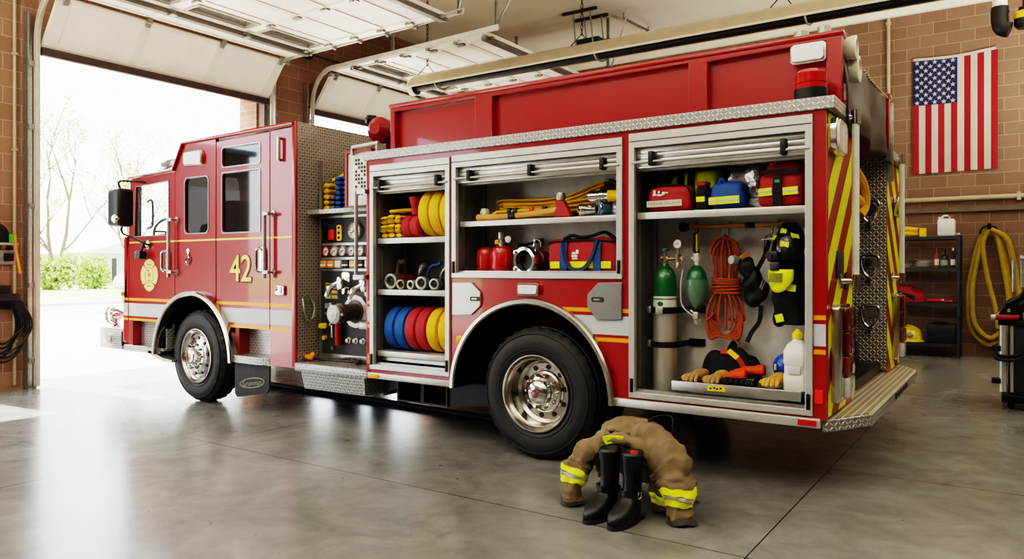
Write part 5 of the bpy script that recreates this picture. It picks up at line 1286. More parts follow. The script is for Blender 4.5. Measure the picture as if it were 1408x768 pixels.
m = MB(); m.lathe([(.028, .945), (.028, .97), (.018, .975), (.018, 1.03), (0, 1.035)], (CYX, CYY, .594), (0, 0, 1), 14); m.cyl((CYX-.03, CYY, 1.585), (CYX+.03, CYY, 1.585), .014); m.build('valve', BRASS, t)
m = MB(); m.lathe([(0, 0), (.03, .0), (.032, .012), (.028, .02), (0, .02)], (CYX, CYY, 1.632), (0, 0, 1), 10); m.build('hand_wheel', M('teal wheel', '#2b6570', .4), t)
rg = MB(); rg.cyl((CYX+.02, CYY, 1.575), (CYX+.155, CYY, 1.58), .013); rg.cyl((CYX+.10, CYY, 1.56), (CYX+.10, CYY, 1.61), .022); rg.cyl((CYX+.14, CYY, 1.565), (CYX+.14, CYY, 1.595), .018); rg.lathe([(.012, 0), (.022, -.02), (.02, -.05), (0, -.055)], (CYX+.10, CYY, 1.555), (0, 0, 1), 12); rg.build('regulator', BRASS, t)
m = MB(); m.lathe([(.034, 0), (.034, .022), (.030, .026)], (CYX+.105, CYY-.0, 1.685), (0, -1, 0), 20, 0); m.lathe([(.031, .023), (0, .023)], (CYX+.105, CYY, 1.685), (0, -1, 0), 20, 1); m.cyl((CYX+.103, CYY-.005, 1.60), (CYX+.103, CYY-.005, 1.655), .007, mi=0); m.strap([(CYX+.09, CYY-.025, 1.68), (CYX+.115, CYY-.025, 1.692)], .002, .004, (0, 1, 0), 2); m.build('pressure_gauge', [ALU, GF, BLACK], t)
for z in (1.20, .98-.03):   # straps with buckle are fixed to the truck
    m = MB(); rr = CYR+.007
    m.strap([(CYX+rr*math.cos(a), CYY+rr*math.sin(a), z) for a in (math.radians(-180+180*k/16) for k in range(17))]+[(CYX+rr+.02, CYY+.18, z), (CYX+.14, .455, z)], .042, .006, (0, 0, 1)); m.strap([(CYX-rr, CYY, z), (CYX-rr-.01, CYY+.1, z)], .042, .006, (0, 0, 1))
    m.box(CYX+.095, CYX+.22, .445, .459, z-.028, z+.028); b_ = m.build('cylinder_strap', BLACK, k3)
    m = MB(); m.box(CYX-CYR-.04, CYX-CYR-.008, CYY-.04, CYY+.0, z-.026, z+.026, r=.006); 
    if z > 1: m.box(CYX-.03, CYX+.03, CYY-CYR-.024, CYY-CYR-.0125, z-.028, z+.028, r=.006); m.lathe([(.02, 0), (.016, .01), (0, .012)], (CYX+.17, .444, z), (0, -1, 0), 10)
    each(m, 'buckle', ALU, b_)
# resuscitator bag
BX, BY = -1.955, .30
t = thing('resuscitator', 'green breathing bag with clear cover hanging beside the gas cylinder', 'breathing bag', (BX, BY, 1.2))
m = MB(); m.lathe([(.0, .0), (.03, .0), (.055, .04), (.075, .12), (.078, .18), (.066, .24), (.035, .285), (.016, .295), (0, .295)], (BX, BY, 1.235), (0, 0, 1), 28); m.build('bag', M('green rubber', '#11673a', .35, 0, .1, coat=.5), t)
m = MB(); m.lathe([(.035, -.02), (.06, .03), (.083, .10), (.086, .16), (.08, .19)], (BX, BY, 1.235), (0, 0, 1), 28); m.build('clear_cover', M('clear plastic', '#b8ccc2', .08, 0, 0, alpha=.22, coat=.8), t)
m = MB(); m.lathe([(.03, 0), (.034, -.03), (.028, -.045), (0, -.045)], (BX, BY, 1.235), (0, 0, 1), 18); m.build('neck', BLACK, t)
m = MB(); m.box(BX-.02, BX+.02, BY-.03, BY+.01, 1.135, 1.19, r=.008); m.tube([(BX-.02, BY-.01, 1.185), (BX-.045, BY-.01, 1.20)], .008); m.cyl((BX, BY-.01, 1.14), (BX, BY-.01, 1.095), .012, n=10); m.build('outlet', ALUW, t)
m = MB(); m.lathe([(.016, 0), (.018, .03), (.026, .035), (.026, .085), (.012, .09)], (BX, BY, 1.53), (0, 0, 1), 14); m.cyl((BX-.04, BY, 1.58), (BX+.0, BY, 1.58), .012); m.build('inlet_valve', WHITEPL, t)
m = MB(); m.box(BX-.024, BX-.004, BY-.02, BY+.02, 1.63, 1.77, r=.005); m.box(BX-.02, BX+.02, BY-.01, BY+.01, 1.60, 1.65, r=.004); m.tube([(BX, BY, 1.75), (BX+.0, .34, 1.80)], .006); m.build('hanger', BLACK, t)
m = MB(); m.box(BX-.002, BX+.014, BY-.022, BY+.018, 1.63, 1.76, r=.004); m.build('yellow_tag', M('tag yellow 2', '#d9b32a', .5), t)
m = MB(); m.tube(spline([(BX-.085, BY-.06, 1.50), (BX-.10, BY-.06, 1.36), (BX-.09, BY-.06, 1.24), (BX-.03, BY-.05, 1.175), (BX-.01, BY-.03, 1.16)], 6), .006, 6); m.build('tubing', CLEARLENS, t)
# orange rope hank
t = thing('rope_hank', 'coiled orange rescue rope hanging from a hook on the back wall', 'rope', (-1.66, .33, 1.40))
ROPE = M('orange rope', '#98491c', .75, 0, .45, 120, bump=.5, bs=240)
m = MB(); random.seed(3); RX = -1.752
for k in range(9):
    s = (k-4)/4; w = .08*s; wb = .118*s+random.uniform(-.01, .01); zb = 1.06+random.uniform(-.03, .09)+.05*abs(s); y = .36-.02*(k % 3)
    m.tube(spline([(RX-w*.35, y, 1.735-.03*abs(s)), (RX-w, y-.01, 1.62), (RX-w*.9, y-.012, 1.45), (RX-w*.55-.005, y-.01, 1.375), (RX-wb*.9, y-.015, 1.25), (RX-wb*1.05, y-.015, 1.14), (RX-wb*.6, y-.012, zb)], 6), .0098, 7)
for k in range(5):
    w = .095+.01*k; z0 = 1.16-.02*k
    m.tube(spline([(RX-w, .345-.008*k, z0+.05), (RX-w*.8, .34-.008*k, z0-.08), (RX-.01*k, .335-.008*k, z0-.14+.02*k), (RX+w*.75, .34-.008*k, z0-.07), (RX+w*.95, .345-.008*k, z0+.08)], 6), .0098, 7)
for k in range(4):   # loops at the top
    w = .05+.018*k; m.tube(spline([(RX-w, .34-.01*k, 1.60), (RX-w*.8, .34-.01*k, 1.69), (RX-.01, .345-.008*k, 1.745-.006*k), (RX+w*.8, .34-.01*k, 1.69), (RX+w, .34-.01*k, 1.60)], 6), .0098, 7)
m.tube(spline([(RX+.09, .33, 1.2), (RX+.10, .33, 1.08), (RX+.095, .33, 1.0), (RX+.10, .32, .945)], 6), .0098, 7)
m.build('coils', ROPE, t)
m = MB()
for k in range(6): z = 1.335+.019*k; m.tube([(RX+.098*math.cos(a), .345+.045*math.sin(a), z+.006*math.sin(a*1+k)) for a in (2*PI*q/24 for q in range(24))], .0098, 7, closed=True)
m.build('wrap', ROPE, t)
m = MB(); m.tube([(RX+.02*math.cos(a), .325, 1.765+.035*math.sin(a)) for a in (2*PI*q/16 for q in range(16))], .005, 6, closed=True); m.build('carabiner', CHROME, t)
# breathing mask
t = thing('face_mask', 'black breathing mask with strap hanging between rope and helmet', 'mask', (-1.5, .32, 1.4))
m = MB(); m.ell((-1.515, .315, 1.37), (.08, .055, .15), 28, 18, 0, .045, 11); m.ell((-1.55, .275, 1.50), (.052, .045, .085), 20, 14, 0, .035, 12); m.build('face_piece', M('black mask rubber', '#101012', .55, 0, .2), t, angle=180)
m = MB(); m.lathe([(.0, .03), (.03, .03), (.035, .0), (.03, -.02)], (-1.635, .235, 1.565), (-.6, -1, .1), 16); m.build('exhale_valve', ALUW, t)
m = MB(); m.strap([(-1.58, .205, 1.575), (-1.53, .215, 1.615)], .028, .01, (.4, -.2, .8)); m.build('yellow_stripe', M('orange yellow stripe', '#c98a2a', .5), t)
m = MB(); m.strap(spline([(-1.47, .30, 1.25), (-1.48, .30, 1.14), (-1.53, .29, 1.06), (-1.56, .28, .99)], 5), .03, .008, (1, 0, .3)); m.strap(spline([(-1.50, .32, 1.50), (-1.45, .33, 1.60), (-1.42, .33, 1.70)], 5), .03, .008, (1, 0, .2)); each(m, 'strap', BLACKCLOTH, t)
m = MB(); m.tube(spline([(-1.455, .32, 1.62), (-1.45, .32, 1.71), (-1.42, .32, 1.74), (-1.39, .32, 1.70), (-1.40, .32, 1.62)], 5), .007, 6); m.tube([(-1.47, .32, 1.71), (-1.40, .32, 1.715)], .008); m.cyl((-1.40, .32, 1.745), (-1.395, .325, 1.80), .008); m.build('carabiner', CHROME, t); t.location.x -= .022
m = MB(); m.strap([(-1.435, .225, 1.43), (-1.455, .225, 1.37)], .01, .004, (1, 0, .2)); m.strap([(-1.42, .225, 1.42), (-1.445, .225, 1.36)], .006, .004, (1, 0, .2)); m.build('mask_mark', GREYHOSE, t)
# helmet with hood
HX, HY = -1.285, .24
t = thing('fire_helmet', 'black fire helmet with fluorescent yellow front, hanging at the rear of the compartment', 'helmet', (HX, HY, 1.6))
m = MB(); m.grid(lambda u, v: (HX+.115*math.cos(2*PI*u)*math.sin(PI/2*v*1.08), HY+.145*math.sin(2*PI*u)*math.sin(PI/2*v*1.08), 1.60+.20*math.cos(PI/2*v*1.08)), 36, 12, cu=True)
m.grid(lambda u, v: (HX+(.115+.025*v)*math.cos(2*PI*u), HY+(.145+.04*v)*math.sin(2*PI*u), 1.585-.03*v-.01*math.sin(2*PI*u)), 36, 2, cu=True)
for k in range(3): a = (-.5+.5*k); m.tube(spline([(HX-.10*math.cos(a)*.9, HY-.02, 1.68), (HX+a*.06, HY, 1.808), (HX+.10, HY+.02, 1.68)], 6), .012, 6)
sh = m.build('shell', M('helmet black', '#141416', .3, 0, .1, coat=.5), t)
for a, z, s in ((-145, 1.715, .85), (-100, 1.755, .7), (-52, 1.72, .85), (-176, 1.61, .7), (-14, 1.61, .7), (-88, 1.665, .9)):
    a_ = math.radians(a); k = math.sqrt(max(0, 1-((z-1.6)/.2)**2)); c = Vector((HX+.119*k*math.cos(a_), HY+.149*k*math.sin(a_), z)); n_ = Vector((math.cos(a_)*.9, math.sin(a_), .75*(z-1.6)/.2+.1)).normalized(); w_ = n_.cross(Vector((0, 0, 1))).normalized(); u_ = w_.cross(n_)
    q = MB(); q.add([c+n_*.004+w_*(.03*s*sx)+u_*(.016*sy)+u_*(.010*sx) for sx, sy in ((-1, -1), (1, -1), (1, 1), (-1, 1))]+[c+n_*.0+w_*(.03*s*sx)+u_*(.016*sy) for sx, sy in ((-1, -1), (1, -1), (1, 1), (-1, 1))], [(0, 1, 2, 3), (7, 6, 5, 4), (0, 4, 5, 1), (1, 5, 6, 2), (2, 6, 7, 3), (3, 7, 4, 0)]); q.build('reflective_patch', M('helmet yellow patch', '#c3cb1c', .5), sh)
m = MB(); m.box(HX-.10, HX-.03, HY-.19, HY-.15, 1.56, 1.62, r=.01); m.cyl((HX-.085, HY-.20, 1.59), (HX-.085, HY-.17, 1.59), .022); m.box(HX-.085, HX-.02, HY-.185, HY-.15, 1.49, 1.55, r=.012); m.build('helmet_lamp', DKGREY, t)
m = MB()
def fr(u, v): a = math.radians(-150+90*u); r_ = 1+.05*math.sin(PI*v); return (HX+.128*r_*math.cos(a), HY-.01+.165*r_*math.sin(a), 1.50-.155*v*(1-.55*abs(2*u-1)**2.2))
m.grid(fr, 16, 8); m.build('front_shield', M('fluorescent shield', '#cfd81a', .4, 0, .08, 12, emit='#c0c808', es=.05), t, solid=.006)
m = MB(); m.box(HX-.085, HX-.0, HY-.19, HY-.178, 1.415, 1.475); m.build('shield_panel', M('shield olive', '#7d7a20', .5, 0, .2, 20), t)
m = MB()
def hd_(u, v):
    a = 2*PI*u; z = 1.55-.42*v; r_ = 1.0-.25*max(0, v-.55)+.08*math.sin(a*4+v*5)*v; d = noise.noise(Vector((math.cos(a)*2, math.sin(a)*2, v*4)))*.02
    return (HX+.0+.01*v+(.115*r_+d)*math.cos(a), HY+(.12*r_+d)*math.sin(a), z)
m.grid(hd_, 32, 14, cu=True); m.ell((HX-.05, HY-.06, 1.17), (.05, .045, .06), 16, 10, 0, .02, 10); m.build('neck_hood', M('navy black cloth', '#10141c', .85, 0, .2, 12, bump=.2, bs=90), t, angle=180)
m = MB(); m.strap(spline([(HX+.02, HY-.14, 1.38), (HX+.07, HY-.12, 1.375)], 3), .045, .008, (0, .1, 1)); m.strap([(HX-.045, HY-.108, 1.20), (HX-.03, HY-.11, 1.15)], .05, .008, (1, 0, .3)); each(m, 'reflective_patch', HIVIS, t)

# --- on the slide-out tray
ZT = .707
def hand_glove(name, loc, rz, mat, lab, s=1., cuffmat=None, curl=.25, part_extra=None):
    """work glove lying palm down, fingers towards local -Y, thumb at the side"""
    t = thing(name, lab, 'glove', loc, rz)
    m = MB(); m.bm(soft(-.05*s, .05*s, -.055*s, .06*s, .0, .06*s, .028*s, amt=.006, sc=14)); 
    for i, (x, L) in enumerate(((-.037, .075), (-.013, .09), (.012, .085), (.035, .068))):
        pts = [(x*s, -.035*s, .036*s), (x*1.1*s, (-.055-L*.45)*s, .045*s), (x*1.15*s, (-.055-L*.85)*s, .034*s), (x*1.15*s, (-.055-L)*s, .02*s)]
        m.tube(spline(pts, 4), lambda u: (.0155-.002*u)*s, 8); m.ell(pts[-1], (.0135*s, .0145*s, .0145*s), 8, 6)
    pts = [(-.04*s, .02*s, .03*s), (-.072*s, -.01*s, .028*s), (-.078*s, -.05*s, .02*s)]
    m.tube(spline(pts, 4), .017*s, 8); m.ell(pts[-1], (.0165*s, .0165*s, .0165*s), 8, 6)
    zmin = min(v[2] for v in m.v); m.v = [(a, b, c-zmin) for a, b, c in m.v]
    m.build('hand', mat, t, local=True, angle=180)
    m = MB(); m.tube([(0, .05*s, .034*s), (0, .09*s, .037*s), (0, .13*s, .04*s)], [.033*s, .038*s, .036*s], 14, flat=(1.45, 1), up=(0, 0, 1)); zm = min(v[2] for v in m.v); m.v = [(a, b, c-min(0, zm)) for a, b, c in m.v]; m.build('cuff', cuffmat or mat, t, local=True)
    return t
TAN = M('tan glove leather', '#a58555', .8, 0, .15, 30, bump=.4, bs=200); TAN2 = M('golden glove leather', '#c79a48', .75, 0, .15, 30, bump=.3, bs=180)
hand_glove('work_glove', (-1.905, .155, ZT), 0, TAN, 'tan work glove at the front corner of the pull-out tray', 1.0)
hand_glove('work_glove', (-1.752, .15, ZT), 0, TAN, 'tan work glove lying next to the black gear on the tray', 1.0, TAN2)
hand_glove('work_glove', (-1.348, .12, ZT+.0175), 0, TAN2, 'golden leather work glove beside the white jug', 1.0)
t = thing('black_trousers', 'heap of black protective trousers with red braces and yellow tab on the tray', 'trousers', (-1.72, .32, ZT))
m = MB()
def heap(u, v):
    a = 2*PI*u; r_ = math.sin(PI/2*v); x = -1.72+.22*r_*math.cos(a); y = .37+.068*r_*math.sin(a); h_ = .20*math.cos(PI/2*v)**.6*(1+.7*noise.noise(Vector((x*11, y*11, 3))))+.02*(1-v)
    return (x, min(max(y, .292), .435), ZT+.004+max(0, h_)*(1.0 if v < .99 else 0))
m.grid(heap, 40, 12, cu=True); m.build('cloth', BLACKCLOTH, t, angle=180)
m = MB(); m.strap(spline([(-1.78, .32, ZT+.20), (-1.70, .305, ZT+.195), (-1.64, .295, ZT+.15), (-1.61, .29, ZT+.10)], 5), .035, .012, (.2, .6, .8)); m.build('brace', M('red brace', '#b23820', .7), t)
m = MB(); m.strap([(-1.715, .288, ZT+.215), (-1.65, .286, ZT+.165)], .035, .014, (.4, .2, .8)); m.build('yellow_tab', M('yellow tab', '#e0c31c', .6), t)
t = thing('orange_gloves', 'pair of orange and black rescue gloves piled on the tray', 'gloves', (-1.52, .16, ZT))
OR = M('orange glove', '#d8491c', .7, 0, .12, 30, bump=.3, bs=180)
for i, (x, y, z, rz, L) in enumerate(((-1.545, .215, .085, .2, .2), (-1.62, .14, .055, .5, .16))):
    m = MB(); c, s_ = math.cos(rz), math.sin(rz)
    m.tube(spline([(x-L/2*c, y-.0*s_, ZT+z-.01), (x, y, ZT+z+.01), (x+L/2*c, y+.01, ZT+z+.015)], 6), [.028]*4+[.04]*5+[.048]*4, 12, flat=(1.3, .8), up=(0, 0, 1)) ; m.crumple(.006, 16); m.build('glove', OR, t, angle=180)
m = MB()
for k in range(4): m.tube(spline([(-1.665+.038*k, .10, ZT+.03), (-1.66+.038*k, .055, ZT+.042), (-1.655+.038*k, .03, ZT+.019)], 4), .017, 8)
m.bm(soft(-1.69, -1.53, .07, .15, ZT, ZT+.05, .02, amt=.01, sc=16)); m.build('palm', BLACKCLOTH, t, angle=180)
t = thing('black_glove', 'black ribbed glove with grey knuckles between the orange and golden gloves', 'glove', (-1.49, .10, ZT))
m = MB(); m.bm(soft(-1.515, -1.462, .05, .13, ZT, ZT+.065, .02, amt=.008, sc=18))
for k in range(3): m.tube(spline([(-1.506+.018*k, .06, ZT+.045), (-1.506+.018*k, .03, ZT+.045), (-1.506+.018*k, .01, ZT+.016)], 4), .0105, 8)
m.build('hand', BLACKCLOTH, t, angle=180)
m = MB()
for k in range(3): m.box(-1.511+.018*k, -1.501+.018*k, .03, .042, ZT+.052, ZT+.058)
m.build('knuckle', M('grey knuckle', '#8c8c8a', .5), t)
t = thing('blue_safety_helmet', 'blue helmet with black rim standing on its edge behind the golden glove', 'helmet', (-1.36, .33, ZT))
m = MB(); m.grid(lambda u, v: (-1.325-.10*math.cos(PI/2*v), .36+.075*math.sin(PI/2*v)*math.cos(2*PI*u), ZT+.117+.10*math.sin(PI/2*v)*math.sin(2*PI*u)), 30, 8, cu=True); m.build('shell', M('blue helmet', '#1a4fa0', .35, 0, .08, coat=.5), t)
m = MB(); m.loft([[(-1.325+h, .36+r*.72*math.cos(a), ZT+.117+r*math.sin(a)) for a in (2*PI*q/30 for q in range(30))] for r, h in ((.095, 0), (.114, 0), (.116, .02), (.095, .025))]); m.build('rim', BLACK, t)
m = MB(); m.box(-1.40, -1.385, .287, .297, ZT+.10, ZT+.14); m.build('white_mark', WHITEPL, t)
t = thing('white_jug', 'white plastic jug with yellow cap at the rear end of the tray', 'jug', (-1.205, .12, ZT))
m = MB(); m.loft([[(x, y, z) for x, y in rrect(-1.205-w, -1.205+w, .13-d, .13+d, .035)] for w, d, z in ((.07, .085, ZT), (.077, .092, ZT+.01), (.077, .092, ZT+.10), (.072, .086, ZT+.11), (.072, .086, ZT+.17), (.077, .092, ZT+.18), (.077, .092, ZT+.255), (.06, .07, ZT+.30), (.034, .034, ZT+.325), (.03, .03, ZT+.34))]); jb = m.build('body', WHITEPL, t)
m = MB(); m.box(-1.245, -1.165, .026, .037, ZT+.115, ZT+.165, r=.004); m.build('grip_shade', M('jug shade', '#bfc2c0', .5), jb)  # raised grey block paints the shade of the grip hollow
m = MB(); m.lathe([(.033, .338), (.035, .34), (.035, .375), (.02, .385), (.012, .40), (0, .40)], (-1.205, .13, ZT), (0, 0, 1), 18); m.build('cap', M('yellow cap', '#e6cf1a', .4), t)

# --- hoses in the bin above the pump panel
ZC_ = 2.10+E3
def stack(x, n, w, th, mat, lab, y0=.345, name='crosslay_hose', top=0., L=.62):
    m = MB()
    for k in range(n):
        zz = ZC_+th*(k+.5); m.tube([(x, y0, zz), (x, y0+L, zz)], th*.46, 12, flat=(w/th, 1), up=(0, 0, 1)); m.ell((x, y0, zz), (w*.46, .02, th*.45), 12, 8)
    m.crumple(.005, 15, x*3)
    m.v = [(a, b, max(c, ZC_)) for a, b, c in m.v]
    return tag(m.build(name, mat), lab, 'hose', 'folded hoses in the bin above the pump panel')
stack(-5.935, 5, .095, .058, YELLOW, 'stack of folded yellow hose in the bin above the pump panel')
stack(-5.848, 3, .07, .055, GREYHOSE, 'stack of grey hose in the bin, between the yellow and the blue')
stack(-5.768, 7, .078, .05, BLUE, 'stack of folded blue hose in the bin beside the grey hose')
stack(-5.655, 8, .072, .05, BLUE, 'stack of folded blue hose in the bin against the black divider', L=.13)
m = MB(); m.tube(spline([(-5.92, .42, ZC_+.32), (-5.87, .46, ZC_+.345), (-5.82, .52, ZC_+.41), (-5.79, .62, ZC_+.47)], 6), .025, 10, flat=(2.0, 1), up=(0, 0, 1)); tag(m.build('crosslay_hose', YELLOW), 'loose yellow hose end sloping over the blue stacks in the bin', 'hose', 'folded hoses in the bin above the pump panel')
# spanner and strap lying on the running board
t = thing('hydrant_wrench', 'dark hydrant wrench with orange tag lying on the running board', 'wrench', (-5.5, .2, .572))
m = MB(); m.tube([(-5.93, .18, .592), (-5.35, .22, .594)], .013, 8); m.lathe([(.03, -.01), (.04, 0), (.04, .015), (.03, .025)], (-5.35, .22, .587), (0, 0, 1), 12); m.tube(spline([(-5.62, .22, .60), (-5.5, .26, .612), (-5.4, .2, .606), (-5.3, .25, .596), (-5.22, .22, .59)], 5), .014, 8); m.build('bar', M('oiled steel', '#4a4136', .45, .5), t)
m = MB(); m.ell((-5.95, .12, .607), (.05, .045, .033), 14, 8, 0, .02, 18); m.ell((-5.91, .14, .635), (.028, .03, .03), 12, 8); m.build('orange_tag', M('orange cloth', '#e0871a', .7), t)
# yellow tool hanging in the rear recess
t = thing('yellow_hose_key', 'yellow handled nozzle hanging in the recess at the back of the truck', 'nozzle', (-1.15, 1.9, 2.2))
m = MB(); m.tube(spline([(-1.17, 1.55, 2.38), (-1.13, 1.75, 2.32), (-1.10, 1.95, 2.20), (-1.10, 2.02, 2.05), (-1.13, 1.95, 1.96)], 6), .045, 10); m.build('handle', M('yellow grip', '#d9a81c', .5), t)
m = MB(); m.tube([(-1.24, 1.2, 2.22), (-1.13, 1.95, 2.08)], .04, 10); m.build('barrel', GALV, t)
m = MB(); m.tube([(-1.255, 1.1, 2.25), (-1.21, 1.4, 2.183)], .05, 10); m.tube([(-1.16, 1.75, 2.115), (-1.125, 2.0, 2.07)], .046, 10); each(m, 'yellow_sleeve', M('yellow grip', '#d9a81c', .5), t)
for y, z in ((1.45, 1.85), (1.75, 1.62)):
    m = MB(); m.tube(spline([(-1.5, y-.3, z+.1), (-1.3, y, z-.05), (-1.28, y+.3, z-.02), (-1.45, y+.6, z+.12)], 6), .05, 10); tag(m.build('black_hose', RUBBER), 'black hose loop in the recess, %s' % ('upper one' if z > 2.1 else 'lower one'), 'hose', 'black hoses in the rear recess')
# ------------------------------------------------------------------ boots and coat on the floor
def boot(loc, rz, lab, buckle):
    """engineer boot, toe towards local -Y"""
    t = thing('work_boot', lab, 'boot', loc, rz, 'pair of black boots in front of the coat')
    LEA = M('black boot leather', '#16171a', .38, 0, .2, 9, bump=.15, bs=40)
    secs = [  # y centre, half-length in y, half width, z  (horizontal sections up the shaft and foot)
        (-.07, .160, .058, .022), (-.07, .163, .062, .05), (-.066, .156, .062, .085), (-.045, .133, .058, .112), (-.012, .10, .054, .138), (.012, .078, .051, .16), (.018, .068, .050, .195), (.02, .066, .051, .24), (.022, .070, .056, .30), (.022, .073, .060, .36), (.022, .075, .062, .41)]
    rings = []
    for yc, hy, hx, z in secs:
        r = []
        for k in range(28):
            a = 2*PI*k/28; x = hx*math.cos(a); y = yc+hy*math.sin(a)
            if z < .11 and math.sin(a) < 0: x *= 1.0+.16*abs(math.sin(a))**.8 if abs(math.sin(a)) < .93 else 1.1
            zz = z-(.012*max(0, -math.sin(a))**1.5 if .06 < z < .14 else 0)
            r.append((x, y, zz))
        rings.append(r)
    # collar turned inside
    rings += [[(x*.9, .022+(y-.022)*.9, .41) for x, y, z in rings[-1]], [(x*.86, .022+(y-.022)*.86, .22) for x, y, z in rings[-1]]]
    m = MB(); m.loft(rings, 0, True); m.crumple(.005, 13, loc[0]*7); m.build('upper', LEA, t, local=True, angle=180)
    m = MB(); m.loft([[(x*1.05, (y+.07)*1.03-.07, z) for x, y, _ in rings[0]] for z in (.0, .006, .02, .026)]); m.box(-.05, .05, .02, .095, 0, .03, r=.01); m.build('sole', RUBBER, t, local=True)
    m = MB()
    m.strap([(.058*1.03*math.cos(a), .012+.083*math.sin(a), .165-.012*math.sin(a)) for a in (2*PI*k/24 for k in range(24))], .032, .008, (0, .1, 1), closed=True); m.strap([(.062*math.cos(a), .022+.077*math.sin(a), .385) for a in (2*PI*k/24 for k in range(24))], .02, .006, (0, 0, 1), closed=True); each(m, 'strap', LEA, t, local=True)
    sx = buckle; m = MB()
    m.tube([(sx*.066, -.025, .145), (sx*.066, -.025, .185), (sx*.064, .02, .185), (sx*.064, .02, .145)], .005, 6, closed=True); m.tube([(sx*.067, -.0, .145), (sx*.067, -.0, .185)], .004, 6); m.build('buckle', CHROME, t, local=True)
    return t
b1 = boot((-2.08, -.885, 0.0), math.radians(-8), 'black leather boot under the coat, closer to the truck wheel', -1)
b2_ = boot((-1.92, -.90, 0.0), math.radians(-5), 'black leather boot with silver buckle and red tab in its top', 1)
m = MB(); m.box(-.005, .04, .0, .025, .36, .418, r=.006); m.build('red_tab', M('red tab', '#c22020', .6), b2_, local=True)

COATC = M('tan turnout cloth', '#77674f', .9, 0, .18, 7, bump=.35, bs=160)
t = thing('turnout_coat', 'tan firefighter coat with yellow reflective stripes draped behind the boots', 'coat', (-2.0, -.65, 0))
def wr(p, a, s, k=0.): return Vector(p)+noise.noise_vector(Vector(p)*s+Vector((k, k, k)))*a
# main heap: an arch of cloth from the floor at the wheel side over the top and down to the other side
def heapf(u, v):
    # u across (x), v from the front rim over the top to the back
    x = -2.40+.72*u
    top = .475*math.sin(PI*min(1, max(0, (u*.93+.07)))**.85)**.62
    ph = PI*(.02+.96*v)
    y = -.55-.18*math.cos(ph)
    z = top*(.80+.20*math.sin(ph)) if v < .5 else top*max(0.0, math.sin(ph))**.55
    z = z-.10*(1-u)*(v < .05)
    p = wr((x, y, max(z, .012)), .05, 7.0); p = wr(p, .022, 15, 5.); p = wr(p, .008, 34, 2.)
    p.z = max(p.z, .012); p.y = max(p.y, -.745); return p
m = MB(); m.grid(heapf, 56, 36); m.build('body', COATC, t, angle=180, solid=.012)
def WS(p, seed): return tuple(wr(wr(wr(p, .03, 8, seed), .016, 17, seed+3), .006, 38, seed+1))
def sleeve(pts, rad, name, seed):
    sp = spline(pts, 16); n = len(sp)
    def rr(u): 
        k = u*(len(rad)-1); i = min(int(k), len(rad)-2); return rad[i]+(rad[i+1]-rad[i])*(k-i)
    m = MB(); m.tube(sp, [rr(i/(n-1))*(1+.06*math.sin(i*1.1+seed)*math.sin(i*.37)) for i in range(n)], 40, flat=(1.0, .72), up=(0, -1, .15))
    m.v = [WS(p, seed) for p in m.v]
    m.v = [(x, y, max(z, .008)) for x, y, z in m.v]
    return m.build(name, COATC, t, angle=180), sp, rr
# sleeve on the far side from the wheel, coming down to its cuff
s1, sp1, rr1 = sleeve([(-2.05, -.62, .43), (-1.86, -.68, .42), (-1.73, -.74, .31), (-1.672, -.78, .17), (-1.65, -.80, .03)], [.09, .125, .125, .105, .082], 'sleeve', 1.)
s2, sp2, rr2 = sleeve([(-2.13, -.70, .42), (-2.25, -.76, .36), (-2.335, -.80, .25), (-2.36, -.82, .14), (-2.36, -.83, .035)], [.06, .075, .082, .08, .075], 'sleeve', 4.)
def bands(parent, sp, rr, us, w, mats):
    n = len(sp)-1
    for u, mt, ww in zip(us, mats, w):
        i = u*n; a = sp[int(i)]; q = sp[min(n, int(i)+1)]; c = a+(q-a)*(i-int(i)); d = (sp[min(n, int(i)+2)]-sp[max(0, int(i)-2)]).normalized()
        m = MB(); m.tube([c+d*ww*(q/4-.5) for q in range(5)], rr(u)*1.07, 40, flat=(1.0, .74), up=(0, -1, .15)); m.v = [WS(p, parent[1]) for p in m.v]; m.build('reflective_band', mt, parent[0], angle=60)
TT = (HIVIS, SILVER_TAPE, HIVIS)
bands((s1, 1.), sp1, rr1, (.745, .79, .835), (.036, .022, .036), TT)
bands((s2, 4.), sp2, rr2, (.60, .66, .72), (.032, .020, .032), TT)
m = MB(); m.tube([sp1[-3], sp1[-1]-Vector((0, 0, .02))], .081, 24, flat=(1.03, .84), up=(0, -1, .15)); m.v = [WS(p, 1.) for p in m.v]; m.v = [(x, y, max(.004, z)) for x, y, z in m.v]; m.build('cuff', M('grey knit cuff', '#4b473f', .9), s1)
m = MB(); m.tube([sp2[-3], sp2[-1]-Vector((0, 0, .02))], .077, 24, flat=(1.03, .84), up=(0, -1, .15)); m.v = [WS(p, 4.) for p in m.v]; m.v = [(x, y, max(.004, z)) for x, y, z in m.v]; m.build('cuff', M('grey knit cuff', '#4b473f'), s2)
# front hem piece hanging between the boots and the sleeve, stripes near its bottom
def hem(u, v):
    x = -1.87+.15*u+.02*v; z = .40-.37*v-.05*u*(1-v); y = -.735-.03*math.sin(PI*v)+.02*math.sin(u*8)
    p = wr((x, y, z), .02, 10, 8.); p.z = max(.01, p.z); return p
m = MB(); m.grid(hem, 14, 22); hm = m.build('front_flap', COATC, t, angle=180, solid=.01)
for v0, v1, mt in ((.66, .74, HIVIS), (.74, .79, SILVER_TAPE), (.79, .87, HIVIS)):
    m = MB(); m.grid(lambda u, v: tuple(Vector(hem(u, v0+(v1-v0)*v))+Vector((0, -.012, 0))), 14, 3); m.build('reflective_band', mt, hm, solid=.003)
